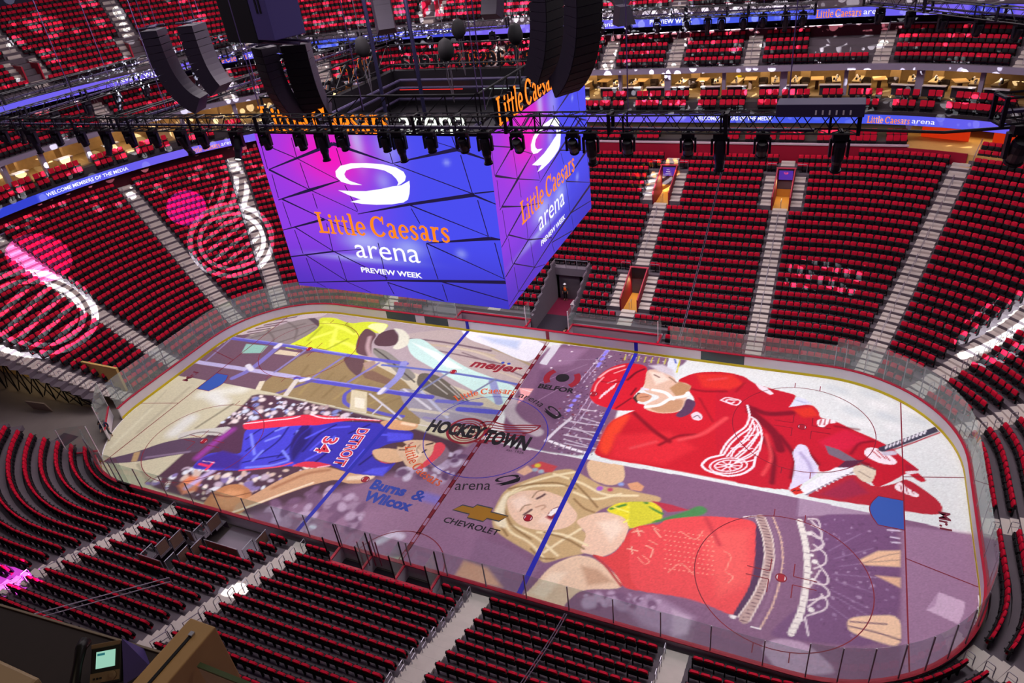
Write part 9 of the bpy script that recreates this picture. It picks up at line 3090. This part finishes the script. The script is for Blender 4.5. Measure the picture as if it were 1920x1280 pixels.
g = MB().prism(BOWT, 0, ZL + 0.002).build('bow_tie_emblem', I_GOLD, ice)
mb = MB()
strip(mb, BOWT, 0.1, ZL + 0.004, True)
mb.build('emblem_outline', I_GRY, g)
for x, a in ((29.2, -PI / 2), (-29.2, PI / 2)):
    setp(ice_text('red_name_lettering', 'Mr.I', (x, 0.15, 1.45, 0.62), mat('letter_red', '#6d1c30', 0.5), ice, a, 0.03), 'dark red Mr.I lettering behind the goal')
# lettering on the basketball player's jersey
J_W, J_R = mat('jersey_white', '#efe4ee', 0.5), mat('jersey_red', '#d42c48', 0.5)
for txt, box, ang in (('DETROIT', (-9.1, -4.0, 4.3, 1.05), -PI / 2 + 0.12), ('34', (-11.1, -4.35, 1.9, 1.35), -PI / 2 + 0.12)):
    a = ice_text('jersey_lettering', txt, box, J_W, PICO['B'], ang, 0.06, z=0.007)
    b = ice_text('jersey_lettering', txt, (box[0], box[1], box[2] * 0.96, box[3] * 0.86), J_R, PICO['B'], ang, 0.015, z=0.010)
# ------------------------------------------------------------------ patterned beams of the moving lamps


def beam(name, loc, aim, angle, color, power, kind='plain', scale=20.0, roll=0.0, blend=0.05, r0=0.5):
    """A spot lamp; kind gives the pattern wheel in front of it: dots, rings, wing, bars or none."""
    loc = tuple(Vector(loc) + (Vector(aim) - Vector(loc)).normalized() * 1.8)      # just in front of the lamp's lens
    l = bpy.data.lights.new(name, 'SPOT')
    l.energy = power
    l.color = color
    l.spot_size = math.radians(angle)
    l.spot_blend = blend
    l.shadow_soft_size = 0.02
    o = bpy.data.objects.new(name, l)
    o.location = loc
    q = (Vector(aim) - Vector(loc)).to_track_quat('-Z', 'Y')
    o.rotation_euler = (q.to_matrix() @ Matrix.Rotation(roll, 3, 'Z')).to_euler()
    COL.objects.link(o)
    if kind == 'plain':
        return o
    l.use_nodes = True
    nt = l.node_tree
    N = nt.nodes
    em = next(n for n in N if n.type == 'EMISSION')
    tc = N.new('ShaderNodeTexCoord')
    sep = N.new('ShaderNodeSeparateXYZ')
    nt.links.new(tc.outputs['Normal'], sep.inputs[0])

    def m(op, a, b=None, c=None):
        n = N.new('ShaderNodeMath')
        n.operation = op
        for i, v in enumerate((a, b, c)):
            if v is None:
                continue
            if isinstance(v, (int, float)):
                n.inputs[i].default_value = v
            else:
                nt.links.new(v, n.inputs[i])
        return n.outputs[0]
    t = math.tan(math.radians(angle / 2))
    X = m('DIVIDE', m('DIVIDE', sep.outputs[0], sep.outputs[2]), t)
    Y = m('DIVIDE', m('DIVIDE', sep.outputs[1], sep.outputs[2]), t)
    R = m('SQRT', m('ADD', m('MULTIPLY', X, X), m('MULTIPLY', Y, Y)))
    A = m('ARCTAN2', Y, X)
    if kind == 'dots':
        cb = N.new('ShaderNodeCombineXYZ')
        nt.links.new(X, cb.inputs[0])
        nt.links.new(Y, cb.inputs[1])
        outs = []
        for k, (sc, th) in enumerate(((scale, 0.34), (scale * 0.6, 0.3))):
            v = N.new('ShaderNodeTexVoronoi')
            v.voronoi_dimensions = '2D'
            v.inputs['Scale'].default_value = sc
            v.inputs['Randomness'].default_value = 1.0
            mp = N.new('ShaderNodeMapping')
            mp.inputs['Location'].default_value = (3.7 * k, 1.3 * k, 0)
            nt.links.new(cb.outputs[0], mp.inputs[0])
            nt.links.new(mp.outputs[0], v.inputs['Vector'])
            sc_ = N.new('ShaderNodeSeparateColor')
            nt.links.new(v.outputs['Color'], sc_.inputs[0])
            rad = m('MULTIPLY_ADD', sc_.outputs[0], th * 0.75, th * 0.25)
            on = m('LESS_THAN', v.outputs['Distance'], rad)
            on = m('MULTIPLY', on, m('LESS_THAN', sc_.outputs[1], 0.62))
            outs.append(m('MULTIPLY', on, m('MULTIPLY_ADD', sc_.outputs[2], 0.8, 0.25)))
        f = m('ADD', outs[0], outs[1])
        f = m('MULTIPLY', f, m('LESS_THAN', m('ABSOLUTE', Y), r0))
    elif kind == 'rings':
        # wheel: rims and spokes with a jagged hub
        s1 = m('LESS_THAN', m('ABSOLUTE', m('SUBTRACT', R, 0.9)), 0.06)
        s2 = m('LESS_THAN', m('ABSOLUTE', m('SUBTRACT', R, 0.7)), 0.05)
        s3 = m('MULTIPLY', m('LESS_THAN', R, 0.6), m('GREATER_THAN', m('SINE', m('MULTIPLY', A, 9)), 0.0))
        s4 = m('MULTIPLY', m('LESS_THAN', R, 0.62), m('GREATER_THAN', m('SINE', m('MULTIPLY', Y, 26)), 0.35))
        f = m('MINIMUM', m('ADD', m('ADD', s1, s2), m('MAXIMUM', m('MULTIPLY', s3, s4), m('MULTIPLY', s4, 0.6))), 1.0)
    elif kind == 'wing':
        w = m('SINE', m('MULTIPLY_ADD', m('MULTIPLY', X, X), 4.0, m('MULTIPLY', Y, 17)))
        f = m('MULTIPLY', m('GREATER_THAN', w, 0.0), m('LESS_THAN', m('ADD', m('MULTIPLY', X, X), m('MULTIPLY', m('MULTIPLY', Y, Y), 2.2)), 0.9))
    else:
        g = m('MULTIPLY', m('GREATER_THAN', m('SINE', m('MULTIPLY', X, 21)), 0.1), m('GREATER_THAN', m('SINE', m('MULTIPLY_ADD', Y, 13, m('MULTIPLY', X, 4))), -0.2))
        f = m('MULTIPLY', g, m('LESS_THAN', m('ABSOLUTE', Y), 0.45))
    nt.links.new(f, em.inputs['Strength'])
    return o


WH, MG, OR = (0.92, 1.0, 0.98), (1.0, 0.05, 0.75), (1.0, 0.42, 0.04)
# bubbles of light on the middle deck and the suites
beam('bubble_beam', (3, 9.5, 27.5), (9, 41, 17.8), 84, WH, 400000, 'dots', 26, 0.0, r0=0.26)
beam('bubble_beam', (-6, 9.5, 27.0), (-22, 41, 18.5), 84, WH, 400000, 'dots', 26, 0.3, r0=0.3)
beam('bubble_beam', (-12, 0, 27.0), (-50, 17, 18.8), 84, WH, 450000, 'dots', 24, 0.0, r0=0.28)
beam('bubble_beam', (0, 9.5, 28.5), (-1, 43, 24), 80, WH, 300000, 'dots', 30, 0.0, r0=0.2)
# plain magenta circles on the left seats, corner and near seats
beam('magenta_beam', (-13.5, -10, 24.5), (-44.6, 18.8, 7.3), 5.6, MG, 600000)
beam('magenta_beam', (-11.8, -10, 24.5), (-48.5, 3.5, 8.2), 7.6, (1.0, 0.1, 0.45), 480000)
beam('magenta_beam', (21, -10, 24.4), (-17.6, -23.5, 5.2), 4.2, (1.0, 0.05, 1.0), 900000)
# white emblems on the seats
beam('emblem_beam', (-8.2, -10, 24.6), (-36.5, 16.0, 5.3), 12.5, WH, 420000, 'rings', roll=0.5)
beam('emblem_beam', (-4.7, -10, 24.6), (-39.5, 20.2, 8.0), 7.5, WH, 420000, 'wing', roll=0.9)
beam('emblem_beam', (-10.1, -10, 24.6), (-44.0, -1.8, 5.2), 15.5, WH, 420000, 'rings', roll=0.4)
beam('emblem_beam', (12.6, -10, 24.6), (21.2, 21.5, 4.0), 9.0, WH, 330000, 'bars', roll=0.1)
beam('emblem_beam', (11.9, -10, 24.6), (5.2, 30.2, 8.0), 4.6, WH, 260000, 'wing', roll=0.3)
beam('emblem_beam', (9.6, -10, 24.6), (4.8, 31.5, 8.8), 6.5, OR, 320000, 'bars', roll=0.35)
beam('emblem_beam', (18.7, -10, 24.6), (32.6, 15.2, 4.6), 12.0, WH, 260000, 'wing', roll=1.2)
beam('stair_beam', (5.7, -10, 24.6), (-6.1, -18.5, 2.8), 3.4, WH, 60000)
# ------------------------------------------------------------------ build the seats: the three hundred nearest one by one, the rest as one mass
cush, shell, pan, arm, lip = seat_parts()


def np_mesh(mb):
    V = np.array(mb.v)
    F = [f if len(f) == 4 else None for f in mb.f]
    return V, mb.f


def quads(mb):
    """Split a mesh's faces into quads (an eight-sided face gives three)."""
    out = []
    for f in mb.f:
        if len(f) == 4:
            out.append(f)
        elif len(f) == 8:
            out += [(f[0], f[1], f[2], f[7]), (f[7], f[2], f[3], f[6]), (f[6], f[3], f[4], f[5])]
        elif len(f) == 6:
            out += [(f[0], f[1], f[2], f[5]), (f[5], f[2], f[3], f[4])]
    return np.array(mb.v), np.array(out)


near = []
for i, (x, y, z, a, k, n, q) in enumerate(SEATS):
    w = visible(x, y, z + 0.6, 0)
    if w and not hidden_by_counter(w[0], w[1]) and i < LOWER and y < -8:
        near.append((w[2], i))
near.sort()
pick = {i for d, i in near[:300]}
proto = None
m_cush = bpy.data.meshes
seat_me = [(nm, mb.mesh(nm, m)) for nm, mb, m in (('back_cushion', cush, RED), ('back_shell', shell, BLACK), ('folded_seat', pan, BLACK), ('seat_cushion', lip, RED), ('armrest', arm, BLACK))]


def seat_place(x, y, k):
    """Words that single a seat out: its row from the boards and its place from the nearest stairs."""
    best = None
    for nm, p, d, spans, hw in AISLES:
        s = abs((x - p[0]) * d[1] - (y - p[1]) * d[0])
        if (x - p[0]) * d[0] + (y - p[1]) * d[1] > -2 and (best is None or s < best[0]):
            best = (s, nm, (x - p[0]) * d[1] - (y - p[1]) * d[0])
    if best is None:
        nm, p = min(((a[0], a[1]) for a in AISLES), key=lambda a: math.hypot(x - a[1][0], y - a[1][1]))
        best = (math.hypot(x - p[0], y - p[1]), nm, x - p[0])
    s, nm, side = best
    return nm, side, s


AISLE_SHORT = {'near stairs by the corner seats': 'corner stairs', 'near stairs beside the penalty boxes': 'penalty box stairs', 'near pale stairs with the hoop rails': 'hoop-rail stairs', 'near stairs at the bottom edge': 'bottom edge stairs', 'stairs beside the nearest rink corner': 'rink corner stairs'}
cnt = {}
for i in sorted(pick, key=lambda i: (SEATS[i][4], SEATS[i][0])):
    x, y, z, a, k, n, q = SEATS[i]
    nm, side, s = seat_place(x, y, k)
    cnt.setdefault((nm, side > 0, k), []).append((s, i))
LAB = {}
for (nm, side, k), v in cnt.items():
    allin = sorted((seat_place(S_[0], S_[1], k)[2], j) for j, S_ in enumerate(SEATS[:LOWER]) if S_[4] == k and seat_place(S_[0], S_[1], k)[0] == nm and (seat_place(S_[0], S_[1], k)[1] > 0) == side)
    for r, (s, j) in enumerate(allin):
        if j in pick:
            LAB[j] = 'Red folding seat, %s row from near boards, %s %s of %s' % (ORD[k], ORD[r], 'left' if not side else 'right', AISLE_SHORT.get(nm, nm))
for i in sorted(pick):
    x, y, z, a, k, n, q = SEATS[i]
    if proto is None:
        proto = empty('arena_seat')
        for nm, me in seat_me:
            o = bpy.data.objects.new(nm, me)
            COL.objects.link(o)
            o.parent = proto
        r = proto
    else:
        r = copy_tree(proto)
    r.location = (x, y, z)
    r.rotation_euler = (0, 0, a)
    setp(r, LAB[i], 'seat', 'red seats on the near side')

rest = []
for i, s in enumerate(SEATS):
    if i in pick:
        continue
    if visible(s[0], s[1], s[2] + 0.5, 130):
        rest.append(s[:4])
A = np.array(rest)
allV, allF, allM = [], [], []
off = 0
for mb, mi in ((cush, 0), (shell, 1), (pan, 1), (arm, 1), (lip, 0)):
    V, F = quads(mb)
    n = len(V)
    c, s = np.cos(A[:, 3])[:, None], np.sin(A[:, 3])[:, None]
    X = V[None, :, 0] * c - V[None, :, 1] * s + A[:, 0:1]
    Y = V[None, :, 0] * s + V[None, :, 1] * c + A[:, 1:2]
    Z = V[None, :, 2] + A[:, 2:3]
    allV.append(np.stack([X, Y, Z], 2).reshape(-1, 3))
    FF = (F[None] + (np.arange(len(A)) * n)[:, None, None]).reshape(-1, 4) + off
    allF.append(FF)
    allM.append(np.full(len(FF), mi))
    off += n * len(A)
o = fast_mesh('arena_seats', np.concatenate(allV), np.concatenate(allF), [RED, BLACK])
o.data.polygons.foreach_set('material_index', np.concatenate(allM).astype(np.int32))
setp(o, 'Rows upon rows of empty red folding seats filling the arena', 'seats', None, 'stuff')
print('SEATS', len(SEATS), 'single', len(pick), 'mass', len(rest))
